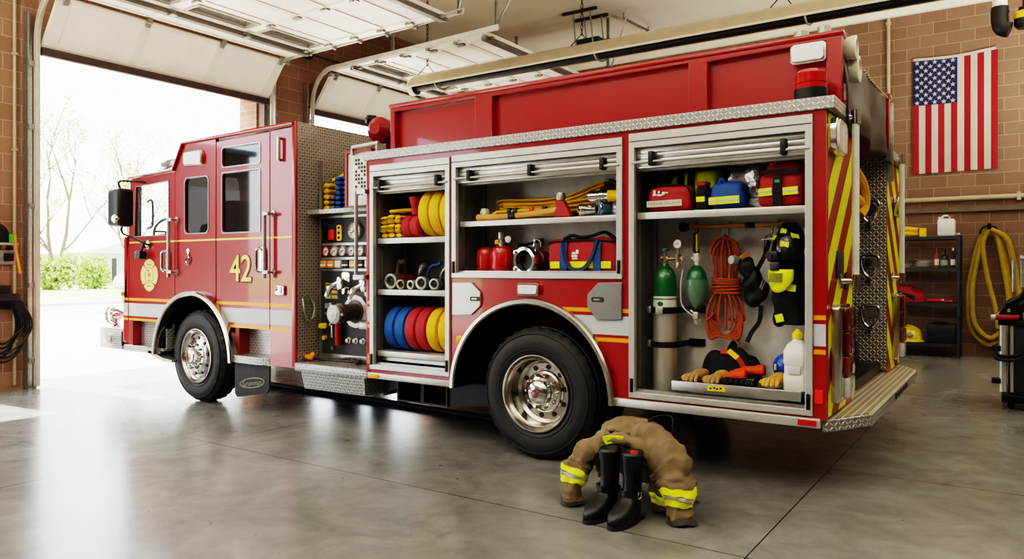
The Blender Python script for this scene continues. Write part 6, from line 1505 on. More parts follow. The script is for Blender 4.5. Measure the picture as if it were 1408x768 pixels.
# collar roll over the top and its stripe
m = MB(); cpts = spline([(-2.24, -.72, .38), (-2.13, -.735, .435), (-2.0, -.74, .435), (-1.89, -.735, .39), (-1.80, -.735, .28)], 8)
m.tube(cpts, lambda u: .034+.012*math.sin(PI*u), 18, flat=(1.2, .8)); m.v = [tuple(wr(wr(p, .02, 11, 2.), .01, 26, 1.)) for p in m.v]; cl = m.build('front_edge', COATC, t, angle=180)
m = MB(); m.strap([(-2.16, -.775, .425), (-2.11, -.785, .44), (-2.06, -.79, .445), (-2.02, -.788, .444)], .05, .012, (0, -.3, 1)); m.build('reflective_band', HIVIS, cl)
m = MB(); m.tube(spline([(-2.24, -.64, .46), (-2.15, -.60, .50), (-2.02, -.58, .495), (-1.92, -.58, .47)], 8), lambda u: .05+.02*math.sin(PI*u), 28, flat=(1.7, .6)); m.v = [WS(wr(p, .03, 6, 6.), 6.) for p in m.v]; m.build('collar', COATC, t, angle=180)
m = MB(); m.tube(spline([(-1.98, -.6, .50), (-1.92, -.55, .56), (-1.82, -.52, .57), (-1.80, -.54, .48)], 6), .006, 6); m.build('hanging_loop', BLACK, t)

# ------------------------------------------------------------------ flag on the back wall
t = thing('flag', 'large American flag hung vertically on the block wall', 'flag', (-.93, 10.15, 3.2))
FX0, FX1, FZ0, FZ1 = -1.58, -.30, 3.20, 5.235
def fz(u, v): return (FX0+(FX1-FX0)*u, 10.165-.012*math.sin(u*26+v*2)*(.3+v)-.01*math.sin(u*9), FZ1-(FZ1-FZ0)*v-.035*math.sin(PI*u)*(1-v)+(.02*u-.0))
FR = M('flag red', '#8f1019', .7, 0, .06, 5); FW = M('flag white', '#b9b2a6', .7, 0, .05, 5); FB = M('flag blue', '#1c2152', .7, 0, .06, 5)
m = MB(); UN = 7/13
m.grid(fz, 52, 50, lambda u, v: 2 if (u < UN and v < .405) else (0 if int(u*13) % 2 == 0 else 1)); fc = m.build('cloth', [FR, FW, FB], t, angle=180)
m = MB()
for r in range(11):
    k = 5 if r % 2 == 0 else 4
    for c in range(k):
        u = UN*((c+.5)/5 if k == 5 else (c+1)/5); v = .405*(r+.75)/11.5; cx, cy, cz = fz(u, v); cy -= .008
        pts = []
        for q in range(10): a = PI/2+2*PI*q/10; rr = .045 if q % 2 == 0 else .018; pts.append((cx+rr*math.cos(a), cy, cz+rr*math.sin(a)))
        pts.append((cx, cy-.001, cz)); m.add(pts, [(10, q, (q+1) % 10) for q in range(10)])
m.build('stars', FW, t)
m = MB(); m.strap([Vector(fz(k/20, 0))+Vector((0, -.004, .01)) for k in range(21)], .045, .012, (0, 0, 1)); m.build('hanging_band', FW, t)
m = MB()
for u in (.01, .99): p = fz(u, 0); m.lathe([(.018, 0), (.012, .02), (0, .02)], (p[0], p[1]-.01, p[2]+.01), (0, -1, 0), 12)
m.build('grommet', BRASS, t)

# pipes on the back wall
PIPE = M('painted pipe', '#b7a98e', .45, .1, .08)
m = MB(); m.cyl((-1.97, 10.15, 0.02), (-1.97, 10.15, ZC), .028, n=10); m.box(-2.01, -1.93, 10.13, 10.195, 5.95, 6.0)
for z in (1.2, 2.9, 4.6): m.box(-2.02, -1.92, 10.14, 10.197, z-.02, z+.02)
tag(m.build('conduit_pipe', PIPE), 'thin vertical conduit on the block wall beside the flag', 'pipe')
m = MB(); m.cyl((-4.2, 10.14, 2.73), (XR-.1, 10.14, 2.73), .042, n=12); m.box(-.03, .03, 10.1, 10.197, 2.66, 2.80)
tag(m.build('wall_pipe', PIPE), 'pale horizontal pipe along the block wall, upper of the two', 'pipe')
m = MB(); m.box(-4.2, XR-.1, 10.13, 10.198, 2.50, 2.585); tag(m.build('wall_raceway', M('grey raceway', '#6f6453', .5, .2)), 'dark grey channel along the block wall just below the pale pipe', 'pipe')
m = MB(); m.box(XWO+.7, XR-.05, 10.12, 10.2, 6.08, 6.2); struct(m.build('trim_7', CEIL))

# exhaust drop hose and fitting high on the wall
t = thing('exhaust_drop', 'black hose nozzle on a white duct hanging by the block wall near the ceiling', 'duct', (-.25, 9.0, 5.2))
m = MB(); m.cyl((-.25, 9.0, 5.55), (-.25, 9.0, ZC-.01), .10, n=20); m.lathe([(.108, 5.75), (.108, 5.79)], (-.25, 9.0, 0), (0, 0, 1), 20); m.build('duct', WHITEPL, t)
m = MB(); m.tube(spline([(-.25, 9.0, 5.60), (-.25, 9.0, 5.4), (-.22, 8.99, 5.27), (-.12, 8.98, 5.22)], 6), .12, 18); m.lathe([(.125, 0), (.125, .04)], (-.25, 9.0, 5.5), (0, 0, 1), 20); m.build('nozzle', BLACK, t)
t = thing('hose_reel_motor', 'yellow and black motor unit hanging next to the white duct', 'motor', (.05, 9.0, 5.25))
m = MB(); m.lathe([(0, 0), (.10, .0), (.14, .05), (.14, .2), (.10, .26), (.08, .27), (.08, .32), (0, .32)], (.07, 9.0, 5.22), (0, 0, 1), 18); m.cyl((.07, 9.0, 5.5), (.07, 9.0, ZC-.01), .03); m.build('housing', BLACK, t)
m = MB(); m.lathe([(.145, .14), (.145, .22), (.11, .262)], (.07, 9.0, 5.22), (0, 0, 1), 18); m.build('yellow_cover', M('yellow cover', '#c9ac1e', .5), t)

# ------------------------------------------------------------------ shelving with things on it
SX0, SX1, SY0, SY1 = -2.15, -.82, 9.60, 10.08
t = thing('shelving_unit', 'dark grey metal shelving unit against the block wall', 'shelf', (-1.5, 9.85, 0))
UP = M('dark shelf steel', '#3c4148', .5, .3, .12)
for x in (SX0+.02, SX1-.02):
    for y in (SY0+.02, SY1-.02):
        m = MB(); m.box(x-.025, x+.025, y-.02, y-.014, 0, 2.08); m.box(x+.019, x+.025, y-.02, y+.03, 0, 2.08)
        for z in range(20): m.cyl((x, y-.021, .1+.1*z), (x, y-.0195, .1+.1*z), .006, n=6)
        m.build('upright', UP, t)
SHZ = (.24, .93, 1.53, 2.06)
for z in SHZ:
    m = MB(); m.box(SX0, SX1, SY0-.005, SY1, z-.055, z); m.box(SX0+.01, SX1-.01, SY0-.008, SY0-.004, z-.045, z-.01); m.build('shelf', UP, t)
def put(name, lab, cat, mat, mb, group=None): return tag(mb.build(name, mat), lab, cat, group)
z = SHZ[3]+E3
m = MB(); m.tube(spline([(-2.1, 9.75, z+.05), (-1.7, 9.72, z+.05), (-1.45, 9.78, z+.05), (-1.5, 9.95, z+.055), (-1.9, 9.95, z+.12), (-1.75, 9.78, z+.15), (-1.45, 9.74, z+.115)], 8), .045, 10); t = thing('yellow_hose_coil', 'yellow hose bundled on the top shelf beside the white can', 'hose', (-1.8, 9.8, z)); m.build('hose', YELLOW, t)
m = MB(); m.cyl((-1.38, 9.72, z+.0), (-1.38, 9.72, z+.15), .055, n=18); m.build('end_fitting', M('yellow bright', '#e6c51a', .5), t)
t = thing('white_can', 'white plastic jerry can on the end of the top shelf', 'jerry can', (-1.03, 9.8, z))
m = MB(); m.box(-1.16, -.90, 9.68, 9.95, z, z+.30, r=.035); m.add([], []); m.build('body', WHITEPL, t)
m = MB(); m.tube(spline([(-1.1, 9.8, z+.28), (-1.08, 9.8, z+.35), (-1.0, 9.8, z+.35), (-.97, 9.8, z+.29)], 5), .016, 8); m.cyl((-1.12, 9.75, z+.28), (-1.12, 9.75, z+.33), .03, n=14); m.build('handle', WHITEPL, t)
m = MB(); m.cyl((-.93, 9.75, z+.29), (-.93, 9.75, z+.34), .035, n=14); m.tube([(-1.0, 9.74, z+.355), (-.9, 9.74, z+.34)], .014, 6); m.build('cap', M('rust cap', '#8a5238', .5), t)
put('small_cup', 'small white cup at the very end of the top shelf', 'cup', WHITEPL, MB().lathe([(0, 0), (.025, 0), (.03, .05), (.026, .05), (.022, .005), (0, .005)], (-.855, 9.72, z), (0, 0, 1), 14))
z = SHZ[2]+E3
PLT = M('pale plates', '#c2bcb2', .4)
for i, (x, y, dz, r) in enumerate(((-1.37, 9.79, 0, .15), (-1.37, 9.79, .03, .145), (-1.36, 9.79, .06, .14), (-1.34, 9.80, .09, .135))):
    m = MB(); m.lathe([(0, 0), (r*.6, 0), (r*.65, .008), (r, .022), (r, .028), (r*.6, .014), (0, .012)], (x, y, z+dz), (0, 0, 1), 28); put('plate', 'pale plate, %s of the stack of four on the middle shelf' % ('lowest', 'second from the bottom', 'third from the bottom', 'topmost')[i], 'plate', PLT, m, 'stacked plates on the shelving unit')
m = MB(); m.lathe([(0, 0), (.06, 0), (.12, .07), (.115, .07), (.055, .006), (0, .006)], (-1.66, 9.78, z), (0, 0, 1), 24); put('bowl', 'pale bowl on the middle shelf beside the stacked plates', 'bowl', PLT, m)
def bottle(x, y, h, r, mat, capm, lab, lm=None):
    t = thing('bottle', lab, 'bottle', (x, y, z), 0, 'bottles at the end of the middle shelf')
    m = MB(); m.lathe([(0, 0), (r, 0), (r, h*.55), (r*.8, h*.65), (r*.35, h*.72), (r*.35, h*.9), (0, h*.9)], (0, 0, 0), (0, 0, 1), 18); m.build('body', mat, t, local=True)
    m = MB(); m.lathe([(r*.42, h*.86), (r*.42, h), (0, h)], (0, 0, 0), (0, 0, 1), 12); m.build('cap', capm, t, local=True)
    if lm: m = MB(); m.lathe([(r*1.02, h*.12), (r*1.02, h*.42)], (0, 0, 0), (0, 0, 1), 18); m.build('label', lm, t, local=True)
bottle(-1.17, 9.72, .34, .035, M('red bottle', '#7a2a1c', .3), M('red bottle cap', '#a03020', .4), 'slim red bottle on the middle shelf', CREAM)
bottle(-1.06, 9.74, .30, .06, M('dark green bottle', '#28352c', .3), BLACK, 'broad dark green bottle on the middle shelf', M('grey bottle label', '#8a948c', .5))
bottle(-.93, 9.72, .33, .035, BLACK, WHITEPL, 'narrow black bottle with white cap by the shelf post', WHITEPL)
bottle(-.875, 9.75, .26, .03, M('grey bottle', '#6d7073', .4), BLACK, 'small grey bottle tight against the shelf post')
z = SHZ[1]+E3
t = thing('red_jacket', 'red and black jacket folded in a heap on the third shelf', 'jacket', (-1.5, 9.8, z))
def rj(u, v):
    a = 2*PI*u; q = math.sin(PI/2*v); x = -1.66+.33*q*math.cos(a); y = 9.82+.18*q*math.sin(a); h = .30*math.cos(PI/2*v)**.7*(1-.35*(x+1.9))*(1+.35*noise.noise(Vector((x*6, y*6, 1))))
    return (x, y, z+.003+max(0, h)*(v < .99))
m = MB(); m.grid(rj, 36, 10, cu=True); m.build('cloth', M('dark red cloth', '#8e1c1e', .75, 0, .25, 6), t, angle=180)
m = MB(); m.tube(spline([(-1.95, 9.68, z+.06), (-1.85, 9.66, z+.16), (-1.65, 9.66, z+.13), (-1.5, 9.66, z+.07)], 5), .03, 8); m.build('dark_trim', BLACKCLOTH, t)
t = thing('red_tool', 'red handled cutter lying beside the folded jacket', 'tool', (-1.15, 9.72, z))
m = MB(); m.tube([(-1.30, 9.68, z+.035), (-1.1, 9.66, z+.035)], .03, 8); m.tube([(-1.10, 9.72, z+.024), (-.93, 9.68, z+.024)], .02, 8); m.tube([(-1.15, 9.66, z+.03), (-.95, 9.74, z+.024)], .02, 8); m.build('handles', M('red handle 2', '#b51f22', .5), t)
m = MB(); m.cyl((-1.12, 9.69, z+.036), (-1.06, 9.69, z+.036), .032); m.build('pivot', GALV, t)
z = SHZ[0]+E3
t = thing('yellow_hard_hat', 'yellow fire helmet with front badge on the bottom shelf', 'helmet', (-1.62, 9.8, z))
m = MB(); m.grid(lambda u, v: (-1.60+.20*math.cos(2*PI*u)*math.sin(PI/2*v), 9.80+.16*math.sin(2*PI*u)*math.sin(PI/2*v), z+.04+.22*math.cos(PI/2*v)), 32, 10, cu=True); m.grid(lambda u, v: (-1.60+(.20+.05*v)*math.cos(2*PI*u), 9.80+(.16+.03*v)*math.sin(2*PI*u), z+.04-.035*v), 32, 2, cu=True); m.tube(spline([(-1.80, 9.8, z+.06), (-1.75, 9.8, z+.2), (-1.6, 9.8, z+.275), (-1.45, 9.8, z+.2), (-1.40, 9.8, z+.06)], 6), .014, 6); m.build('shell', M('helmet yellow', '#dcc31c', .35, 0, .08, coat=.4), t)
m = MB(); m.lathe([(.05, 0), (.045, .02), (.03, .03), (0, .03)], (-1.57, 9.64, z+.12), (.1, -1, .25), 18); m.build('badge', M('helmet badge', '#8b8a70', .4, .4), t)
t = thing('dark_tool_case', 'dark grey tool case beside the yellow helmet on the bottom shelf', 'case', (-1.1, 9.8, z))
m = MB(); m.box(-1.32, -.88, 9.64, 9.96, z, z+.33, r=.025); m.build('body', M('case grey', '#23272b', .5), t)
m = MB(); m.tube([(-1.2, 9.66, z+.30), (-1.2, 9.63, z+.36), (-1.0, 9.63, z+.36), (-1.0, 9.66, z+.30)], .016, 8); m.build('handle', BLACK, t)
m = MB(); m.box(-1.27, -1.2, 9.63, 9.645, z+.2, z+.26); m.box(-1.0, -.93, 9.63, 9.645, z+.2, z+.26); each(m, 'latch', DKGREY, t)
t = thing('red_extinguisher', 'red fire extinguisher standing behind the tail of the truck by the shelving', 'extinguisher', (-2.0, 9.2, 0))
m = MB(); m.lathe([(0, 0), (.14, 0), (.145, .03), (.145, .80), (.12, .9), (.05, .96), (0, .96)], (-1.98, 9.2, 0), (0, 0, 1), 24); m.build('body', M('extinguisher red', '#6f1a18', .35, 0, .1), t)
m = MB(); m.cyl((-1.98, 9.2, .95), (-1.98, 9.2, 1.05), .04); m.tube([(-1.98, 9.2, 1.04), (-1.82, 9.15, 1.10)], .016); m.tube(spline([(-1.96, 9.1, 1.0), (-1.8, 9.05, .9), (-1.79, 9.05, .6)], 6), .018, 8); m.build('valve', BLACK, t)
m = MB(); m.lathe([(.147, .4), (.147, .62)], (-1.98, 9.2, 0), (0, 0, 1), 24); m.build('label', M('ext label', '#9b8d7c', .6), t)

# yellow hose looped over a wall hook
t = thing('wall_hose', 'yellow hose looped over a hook on the block wall', 'hose', (-.4, 10.05, .2))
m = MB(); cx = -.42; Y_ = 10.07
def loop(w, zt, zb, y, sk=0.): return [(cx-w*.35, y, zt-.04), (cx, y, zt), (cx+w*.45, y, zt-.05), (cx+w*.8, y-.01, zt-.5), (cx+w+sk, y-.02, (zt+zb)/2-.2), (cx+w*.8+sk, y-.02, zb+.25), (cx+sk*.6, y-.02, zb), (cx-w*.85, y-.02, zb+.25), (cx-w, y-.02, (zt+zb)/2-.1), (cx-w*.75, y-.01, zt-.5)]
m.tube(spline(loop(.30, 2.13, .22, Y_), 10, True), .042, 10, closed=True); m.tube(spline(loop(.245, 2.10, .34, Y_-.06, .03), 10, True), .042, 10, closed=True)
m.tube(spline([(cx+.02, Y_-.1, 2.17), (cx+.25, Y_-.09, 2.0), (cx+.36, Y_-.07, 1.5), (cx+.42, Y_-.06, 1.0), (cx+.30, Y_-.08, .62), (cx+.18, Y_-.1, .36), (cx+.17, Y_-.12, .15)], 8), .045, 10)
m.tube(spline([(cx-.02, Y_-.11, 2.15), (cx-.09, Y_-.1, 1.9), (cx-.03, Y_-.1, 1.4), (cx+.08, Y_-.1, .9), (cx+.13, Y_-.12, .5)], 8), .038, 10); m.build('hose', M('old yellow hose', '#9c851f', .6, 0, .15, 12, bump=.2, bs=150), t)
m = MB(); m.lathe([(.05, 0), (.055, .05), (.055, .12), (.04, .13), (0, .13)], (cx+.165, Y_-.12, .04), (0, 0, 1), 16); m.build('coupling', GALV, t)
m = MB(); m.box(cx-.03, cx+.03, 10.15, 10.197, 2.08, 2.28); m.tube(spline([(cx, 10.17, 2.24), (cx, 10.0, 2.235), (cx, 9.88, 2.22), (cx, 9.86, 2.27)], 5), .014, 8); m.tube(spline([(cx-.14, 10.0, 2.10), (cx-.09, 9.98, 2.205), (cx, 9.975, 2.225), (cx+.09, 9.98, 2.205), (cx+.16, 10.0, 2.08)], 6), .014, 8); tag(m.build('wall_hook', BLACKM), 'black steel hook holding the looped yellow hose on the wall', 'hook')

# ------------------------------------------------------------------ power unit cart at the right
t = thing('rescue_tool_cart', 'black and grey wheeled power unit with red drawers by the wall', 'cart', (.25, 4.95, 0))
CG = M('cart slate', '#3a434a', .4, .3, .08)
CX0, CX1, CY0, CY1 = -.10, .75, 4.66, 5.3
m = MB(); m.box(CX0-.06, CX1+.05, CY0-.06, CY1+.05, .07, .16, r=.015); m.build('base', BLACKM, t)
for x in (CX0+.03, CX1-.06):
    for y in (CY0+.03, CY1-.03): m = MB(); m.cyl((x, y-.02, .036), (x, y+.02, .036), .036, n=16); m.build('caster', BLACK, t)
m = MB(); m.box(CX0, CX1, CY0, CY1, .161, .90, r=.012); cb = m.build('cabinet', CG, t)
for i, x in enumerate((CX0-.04, CX0+.035)):
    m = MB(); m.cyl((x, CY0-.035, .19), (x, CY0-.035, .90), .034 if i == 0 else .018, n=14); m.build('post', ALUW, t)
m = MB(); m.box(CX0-.09, CX1+.08, CY0-.08, CY1+.05, .90, .96, r=.015); m.build('deck', BLACKM, t)
m = MB(); m.box(CX0+.13, CX0+.5, CY0-.09, CY0-.03, .965, 1.04, r=.008); m.build('control_panel', ALU, t)
m = MB(); m.plate([(CX0-.10, .965), (CX0-.10, 1.03), (CX0-.02, 1.14), (CX0+.12, 1.24), (CX0+.28, 1.40), (CX0+.45, 1.50), (CX0+.8, 1.52), (CX0+.8, .965)], [], 'y', CY0-.02, CY1); m.build('hood', M('cart black', '#121315', .3, 0, .1, coat=.6), t, bevel=.03)
m = MB(); m.tube(spline([(CX0-.02, CY0-.05, 1.13), (CX0+.10, CY0-.05, 1.20), (CX0+.20, CY0-.05, 1.36), (CX0+.36, CY0-.05, 1.45)], 6), .014, 8); m.tube(spline([(CX0+.1, CY0-.05, 1.12), (CX0+.2, CY0-.06, 1.2), (CX0+.3, CY0-.05, 1.25)], 6), .02, 8); m.build('hood_rail', DKGREY, t)
m = MB(); m.lathe([(.022, 0), (.02, .02), (0, .022)], (CX0+.01, CY0-.02, 1.06), (0, -1, 0), 14); m.cyl((CX0+.25, CY0-.06, 1.10), (CX0+.25, CY0-.02, 1.10), .02); m.tube([(CX0+.2, CY0-.06, 1.08), (CX0+.3, CY0-.06, 1.1)], .014); m.build('bolt', CHROME, t)
m = MB(); m.tube([(CX0-.11, CY0-.10, .985), (CX0+.10, CY0-.10, .99)], .028, 10); m.build('red_lever', M('red lever', '#a3262c', .4), t)
m = MB(); m.lathe([(.03, 0), (.032, .04), (0, .045)], (CX0-.11, CY0-.10, .985), (-1, 0, 0), 12); m.build('lever_end', ALUW, t)
for z0, z1 in ((.56, .665), (.67, .70), (.28, .42)):
    m = MB(); m.box(CX0+.24, CX1-.02, CY0-.035, CY0, z0, z1, r=.006); d_ = m.build('drawer', M('drawer red', '#c01a1c', .35, 0, .06), t); m = MB(); m.box(CX0+.28, CX1-.1, CY0-.05, CY0-.034, z1-.022, z1-.01); m.build('drawer_pull', BLACK, d_)
m = MB(); m.tube(spline([(CX0-.12, CY0-.11, .62), (CX0-.08, CY0-.13, .545), (CX0+.1, CY0-.14, .56), (CX0+.24, CY0-.13, .70), (CX0+.32, CY0-.1, .88)], 8), .022, 10); m.tube(spline([(CX0-.12, CY0-.11, .66), (CX0-.07, CY0-.12, .58), (CX0+.1, CY0-.13, .60), (CX0+.22, CY0-.12, .74)], 8), .016, 8); m.build('hose', BLACK, t)
m = MB(); m.box(CX0-.15, CX0-.03, CY0-.06, CY0+.02, .27, .33, r=.01); m.box(CX0-.14, CX0-.03, CY0-.06, CY0+.02, .62, .68, r=.01); each(m, 'hose_bracket', BLACK, t)
m = MB(); m.cyl((CX0+.05, CY1-.2, 1.25), (CX0+.05, CY1-.2, 1.6), .018); m.cyl((CX0+.13, CY1-.2, 1.3), (CX0+.13, CY1-.2, 1.66), .022); m.cyl((CX0+.11, CY1-.2, 1.62), (CX0+.16, CY1-.2, 1.62), .03); m.build('exhaust_stack', GALV, t)

# ------------------------------------------------------------------ hung from the ceiling
t = thing('tube_heater', 'long radiant tube heater hanging by chains above the truck', 'heater', (-4.3, 4.47, 4.6))
HZ, HY_ = 4.60, 4.47; HX0, HX1 = -8.35, .6
m = MB()
def hood(x): return [(x, HY_-.20, HZ-.085), (x, HY_-.13, HZ+.06), (x, HY_-.05, HZ+.115), (x, HY_+.05, HZ+.115), (x, HY_+.13, HZ+.06), (x, HY_+.20, HZ-.085), (x, HY_+.185, HZ-.085), (x, HY_+.12, HZ+.05), (x, HY_, HZ+.10), (x, HY_-.12, HZ+.05), (x, HY_-.185, HZ-.085)]
m.loft([hood(HX0), hood((HX0+HX1)/2), hood(HX1)]); m.build('reflector', M('reflector beige', '#b9ac92', .4, .4, .08), t)
m = MB(); m.cyl((HX0-.05, HY_-.02, HZ-.085), (HX1, HY_-.02, HZ-.085), .055, n=14); m.build('burner_tube', M('burnt tube', '#2c2722', .5, .3, .2), t)
m = MB(); m.box(HX0, HX1, HY_-.21, HY_-.185, HZ-.10, HZ-.075); m.build('reflector_lip', CREAM, t)
m = MB(); m.lathe([(.13, 0), (.14, .02), (.14, .10), (.09, .12), (0, .12)], (HX0+.03, HY_-.02, HZ-.06), (-1, 0, 0), 20); m.build('end_cap', CREAM, t)
for x in (-8.1, -5.2, -2.4, -.2):
    m = MB(); n = int((ZC-HZ-.3)/.075)
    for k in range(n):
        z = HZ+.30+.075*k; pts = [(.018*math.cos(a), 0, .045*math.sin(a)) for a in (2*PI*q/10 for q in range(10))]
        m.tube([(x+(p[0] if k % 2 else 0), HY_+(0 if k % 2 else p[0]), z+p[2]) for p in pts], .006, 5, closed=True)
    m.tube([(x-.12, HY_-.1, HZ+.10), (x, HY_, HZ+.28), (x+.12, HY_+.1, HZ+.10)], .008, 6); m.build('hanger_chain', BLACKM, t)
    m = MB(); m.tube(spline([(x+.3, HY_-.20, HZ-.09), (x+.3, HY_-.1, HZ-.155), (x+.3, HY_+.05, HZ-.15), (x+.3, HY_+.19, HZ-.09)], 5), .012, 6); m.build('tube_bracket', GALV, t)
t = thing('door_operator', 'electric door operator slung from the ceiling on angle iron straps', 'door operator', (-6.4, 7.0, 5.6))
m = MB(); m.box(-6.75, -6.25, 7.0, 7.3, 5.50, 5.70, r=.03); m.cyl((-6.25, 7.15, 5.6), (-6.1, 7.15, 5.6), .06); m.build('motor', M('operator blue grey', '#2e3a42', .45), t)
m = MB()
for x, y in ((-6.7, 6.98), (-6.35, 6.98), (-6.65, 7.32), (-6.30, 7.32)): m.tube([(x, y, 5.55), (x-.06, y, ZC-.05)], .016, 4)
each(m, 'hanger', GALV, t)
m = MB(); m.box(-6.95, -6.25, 6.9, 6.95, ZC-.05, ZC-.005); m.box(-6.95, -6.25, 7.34, 7.39, ZC-.05, ZC-.005); each(m, 'ceiling_channel', DKGREY, t)
m = MB(); m.box(-10.2, -6.3, 7.12, 7.18, 5.36, 5.44); m.build('rail', GALV, t)
m = MB(); m.cyl((-6.0, 7.5, 6.1), (-5.95, 8.5, 6.12), .022, n=8); m.cyl((-6.0, 7.5, 6.1), (-6.0, 7.5, 6.2), .016, n=8); m.cyl((-5.95, 8.5, 6.1), (-5.95, 8.5, 6.2), .016, n=8)
tag(m.build('ceiling_bar', GALV), 'short steel bar fixed to the ceiling beside the door operator', 'bar')

# ------------------------------------------------------------------ left wall by the first doorway
m = MB(); m.cyl((-10.43, -.72, .05), (-10.43, -.72, ZC), .02, n=8)
for z in (.6, 1.8, 3.0, 4.2, 5.4): m.box(-10.458, -10.40, -.75, -.69, z-.015, z+.015)
tag(m.build('conduit_pipe', PIPE), 'thin conduit running up the pier left of the first doorway', 'pipe')
t = thing('cable_coil', 'black cable coiled on a bracket on the pier beside the doorway', 'cable', (-10.36, -.85, 1.0))
m = MB()
for k in range(7):
    w = .17+.025*k; zb = .42+.07*(k % 4)-.015*k; y = -.90
    m.tube(spline([(-10.36+.01*k, y-w*.5, 1.16), (-10.36+.01*k, y, 1.22-.005*k), (-10.36+.01*k, y+w*.6, 1.10), (-10.36+.012*k, y+w, .82), (-10.36+.012*k, y+w*.65, zb+.12), (-10.36+.012*k, y, zb), (-10.36+.012*k, y-w*.8, zb+.15), (-10.36+.01*k, y-w*.9, .85)], 7, True), .013, 7, closed=True)
m.build('cable', BLACK, t)
m = MB(); m.box(-10.455, -10.20, -1.10, -.74, 1.12, 1.20, r=.02); m.box(-10.456, -10.44, -1.0, -.76, 1.0, 1.3); m.build('bracket', DKGREY, t)
t = thing('wall_socket', 'metal socket box on the pier beside the doorway', 'socket', (-10.45, -.83, 1.65))
m = MB(); m.box(-10.456, -10.39, -.90, -.72, 1.56, 1.74, r=.01); m.build('box', GALV, t); m = MB(); m.box(-10.39, -10.36, -.86, -.75, 1.60, 1.70, r=.01); m.build('plug', BLACK, t)
t = thing('wall_bracket_shelf', 'small pale ledge on the pier above the socket box', 'ledge', (-10.4, -1.0, 1.8)); m = MB(); m.box(-10.456, -10.22, -1.3, -.76, 1.80, 1.825); m.build('ledge', ALUW, t); m = MB(); m.box(-10.456, -10.445, -1.25, -1.20, 1.68, 1.80); m.box(-10.456, -10.445, -.86, -.81, 1.68, 1.80); m.build('bracket', GALV, t)
t = thing('black_helmet', 'black helmet with green tab resting on the ledge by the doorway', 'helmet', (-10.33, -.93, 1.83))
m = MB(); m.grid(lambda u, v: (-10.335+.10*math.cos(2*PI*u)*math.sin(PI/2*v), -.96+.16*math.sin(2*PI*u)*math.sin(PI/2*v), 1.828+.24*math.cos(PI/2*v)), 24, 8, cu=True); m.build('shell', BLACK, t)
m = MB(); m.box(-10.24, -10.225, -.86, -.78, 1.828, 1.93); m.build('green_tab', M('green tab', '#4fb32a', .5), t)
m = MB(); m.tube([(-10.225, -.80, 1.92), (-10.22, -.78, 1.7), (-10.22, -.74, 1.45)], .014, 6); tag(m.build('orange_lanyard', M('orange strap', '#dd8a1c', .6)), 'orange strap hanging down the pier from the helmet ledge', 'strap')
# rubber hose across the floor under the truck
m = MB(); m.tube(spline([(-9.0, 1.28, .03), (-7.8, 1.20, .03), (-6.4, 1.14, .03), (-5.0, 1.06, .03), (-3.9, .98, .03), (-2.5, 1.05, .03)], 8), .03, 10); tag(m.build('floor_cable_ramp', RUBBER), 'black rubber cable cover lying on the floor under the truck', 'cable cover')

# ------------------------------------------------------------------ outside
APR = M('sunlit concrete apron', '#c9c4ba', .8, 0, .06, .4)
struct(MB().box(-26, XWO, -25, 32, -.25, -.02).build('ground', APR))
struct(MB().box(-34, -26, -40, 60, -.3, -.06).build('road', M('street asphalt', '#a29f9a', .9, 0, .1, 1)))
struct(MB().box(-34.3, -34.0, -40, 60, -.3, .06).build('kerb', APR))
struct(MB().plate([(-120, -.3), (-34.3, -.3), (-34.3, .0), (-37, .5), (-120, .55)], [], 'y', -70, 120).build('lawn', M('lawn', '#a3b36c', .9, 0, .25, 1.2)))  # grass colour paled to stand in for outdoor glare
LEAF = M('spring leaves', '#b4bb6e', .8, 0, .3, 2); LEAF2 = M('bush leaves', '#a2b26c', .8, 0, .35, 3); BARK = M('bark', '#6f6152', .9, 0, .2, 6)  # leaf colours kept pale in place of stronger daylight
def leaves(mb, c, r, n, s, seed):
    rnd = random.Random(seed)
    for _ in range(n):
        d = Vector((rnd.gauss(0, 1), rnd.gauss(0, 1), rnd.gauss(0, 1))).normalized()*(rnd.random()**.4)
        p = Vector(c)+Vector((d.x*r[0], d.y*r[1], d.z*r[2])); a = Vector((rnd.gauss(0, 1), rnd.gauss(0, 1), rnd.gauss(0, 1))).normalized(); b = a.orthogonal().normalized(); q = s*(.6+.8*rnd.random())
        mb.add([p-a*q, p+b*q*.6, p+a*q, p-b*q*.6], [(0, 1, 2, 3)])
def tree(loc, h, seed, lab, nleaf, lean=0.):
    rnd = random.Random(seed); t = thing('tree', lab, 'tree', loc, 0, 'trees across the street'); m = MB(); lf = MB()
    def branch(p, d, L, r, dep):
        pts = [p]; q = Vector(p); dd = Vector(d)
        for k in range(5):
            dd = (dd+Vector((rnd.gauss(0, .10), rnd.gauss(0, .10), .06))).normalized(); q = q+dd*L/5; pts.append(q.copy())
        m.tube(pts, lambda u: r*(1-.6*u), 6)
        if dep == 0: 
            leaves(lf, pts[-1], (L*.35, L*.35, L*.3), nleaf, .07, rnd.random()); leaves(lf, pts[3], (L*.3, L*.3, L*.3), nleaf//2, .06, rnd.random()); return
        for k in range(3 if dep > 1 else 4):
            i = rnd.choice((2, 3, 4, 5)); nd = (dd+Vector((rnd.gauss(0, .5), rnd.gauss(0, .5), rnd.uniform(.0, .4)))).normalized(); branch(pts[i], nd, L*rnd.uniform(.55, .75), r*.5, dep-1)
    for k in range(3): branch(Vector((0, 0, 0)), Vector((rnd.gauss(0, .12), rnd.gauss(0, .14)+lean, 1)).normalized(), h*.5, .14, 3)
    m.build('trunk', BARK, t, local=True); lf.build('leaves', LEAF, t, local=True, angle=180)
    return t
tree((-45, 15.5, .5), 10, 5, 'bare spring tree with several stems beside the hedge across the street', 14)
tree((-46, 20.5, .5), 9.5, 11, 'thin tree rising behind the grey house across the street', 14, .1)
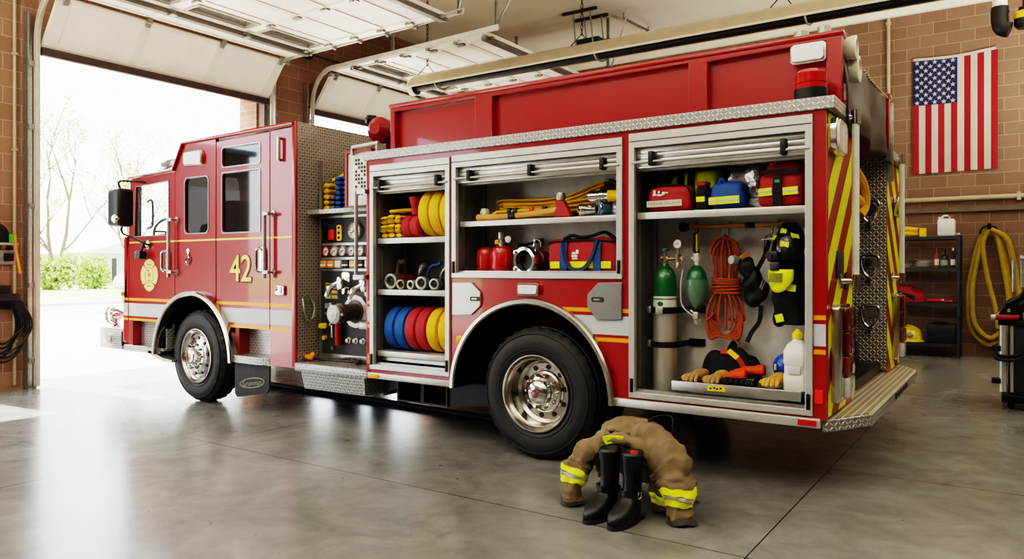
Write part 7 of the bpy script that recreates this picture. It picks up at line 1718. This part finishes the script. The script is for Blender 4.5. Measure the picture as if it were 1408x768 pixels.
tree((-60, 17.0, .5), 8, 21, 'distant leafy tree in the gap between the first tree and the house', 40)
def bush(loc, r, seed, lab):
    t = thing('bush', lab, 'bush', loc, 0, 'bushes across the street'); m = MB(); rnd = random.Random(seed)
    for k in range(8): leaves(m, (rnd.uniform(-.6, .6)*r[0], rnd.uniform(-.5, .5)*r[1], r[2]*rnd.uniform(.35, .6)), (r[0]*.5, r[1]*.5, r[2]*.5), 170, .11, seed*9+k)
    m.v = [(a, b, max(0, c)) for a, b, c in m.v]; m.build('leaves', LEAF2, t, local=True, angle=180)
    m = MB(); 
    for k in range(6): m.tube([(0, 0, 0), (rnd.uniform(-.5, .5)*r[0], rnd.uniform(-.5, .5)*r[1], r[2]*.7)], .03, 5)
    m.build('stems', BARK, t, local=True); return t
bush((-38.2, 10.9, .5), (.95, .85, 1.5), 3, 'rounded green bush at the doorway end of the hedge row'); bush((-38.6, 12.75, .5), (.95, .85, 1.75), 4, 'tall green bush in the middle of the hedge row'); bush((-39, 14.6, .5), (.95, .85, 1.6), 5, 'green bush in front of the grey house wall')
t = thing('house', 'pale grey house with shallow gable roof across the street', 'house', (-52, 25, .5))
m = MB(); m.box(-58, -48, 18.6, 32, .5, 2.55); m.build('wall', M('house wall', '#cfcac4', .9), t)
m = MB(); m.plate([(17.9, 2.5), (32.7, 2.5), (24.5, 4.1)], [], 'x', -58.4, -47.6); m.build('roof', M('house roof', '#dcd6ce', .9), t)
m = MB(); m.box(-47.98, -47.9, 24.0, 25.0, .5, 2.3); m.build('door', M('house door', '#6a675f', .7), t)
m = MB(); m.box(-47.98, -47.9, 20.3, 20.55, .5, 2.2); m.build('downpipe', DKGREY, t)
put('white_boulder', 'white boulder on the lawn in front of the house', 'boulder', WHITEPL, MB().ell((-37.5, 15.2, .85), (.4, .4, .38), 14, 10, 0, .1, 2))

m = MB(); m.box(-29, -25.5, -13.9, -3.5, 0, 6.0); m.box(-29.2, -25.3, -14.1, -3.3, 6.0, 6.2, 1)
struct(m.build('reflection_block', [M('reflection block dark', '#3d2f28', .9, 0, .2, 2), DKGREY]))  # unseen block added to darken reflections in cab windows and paint
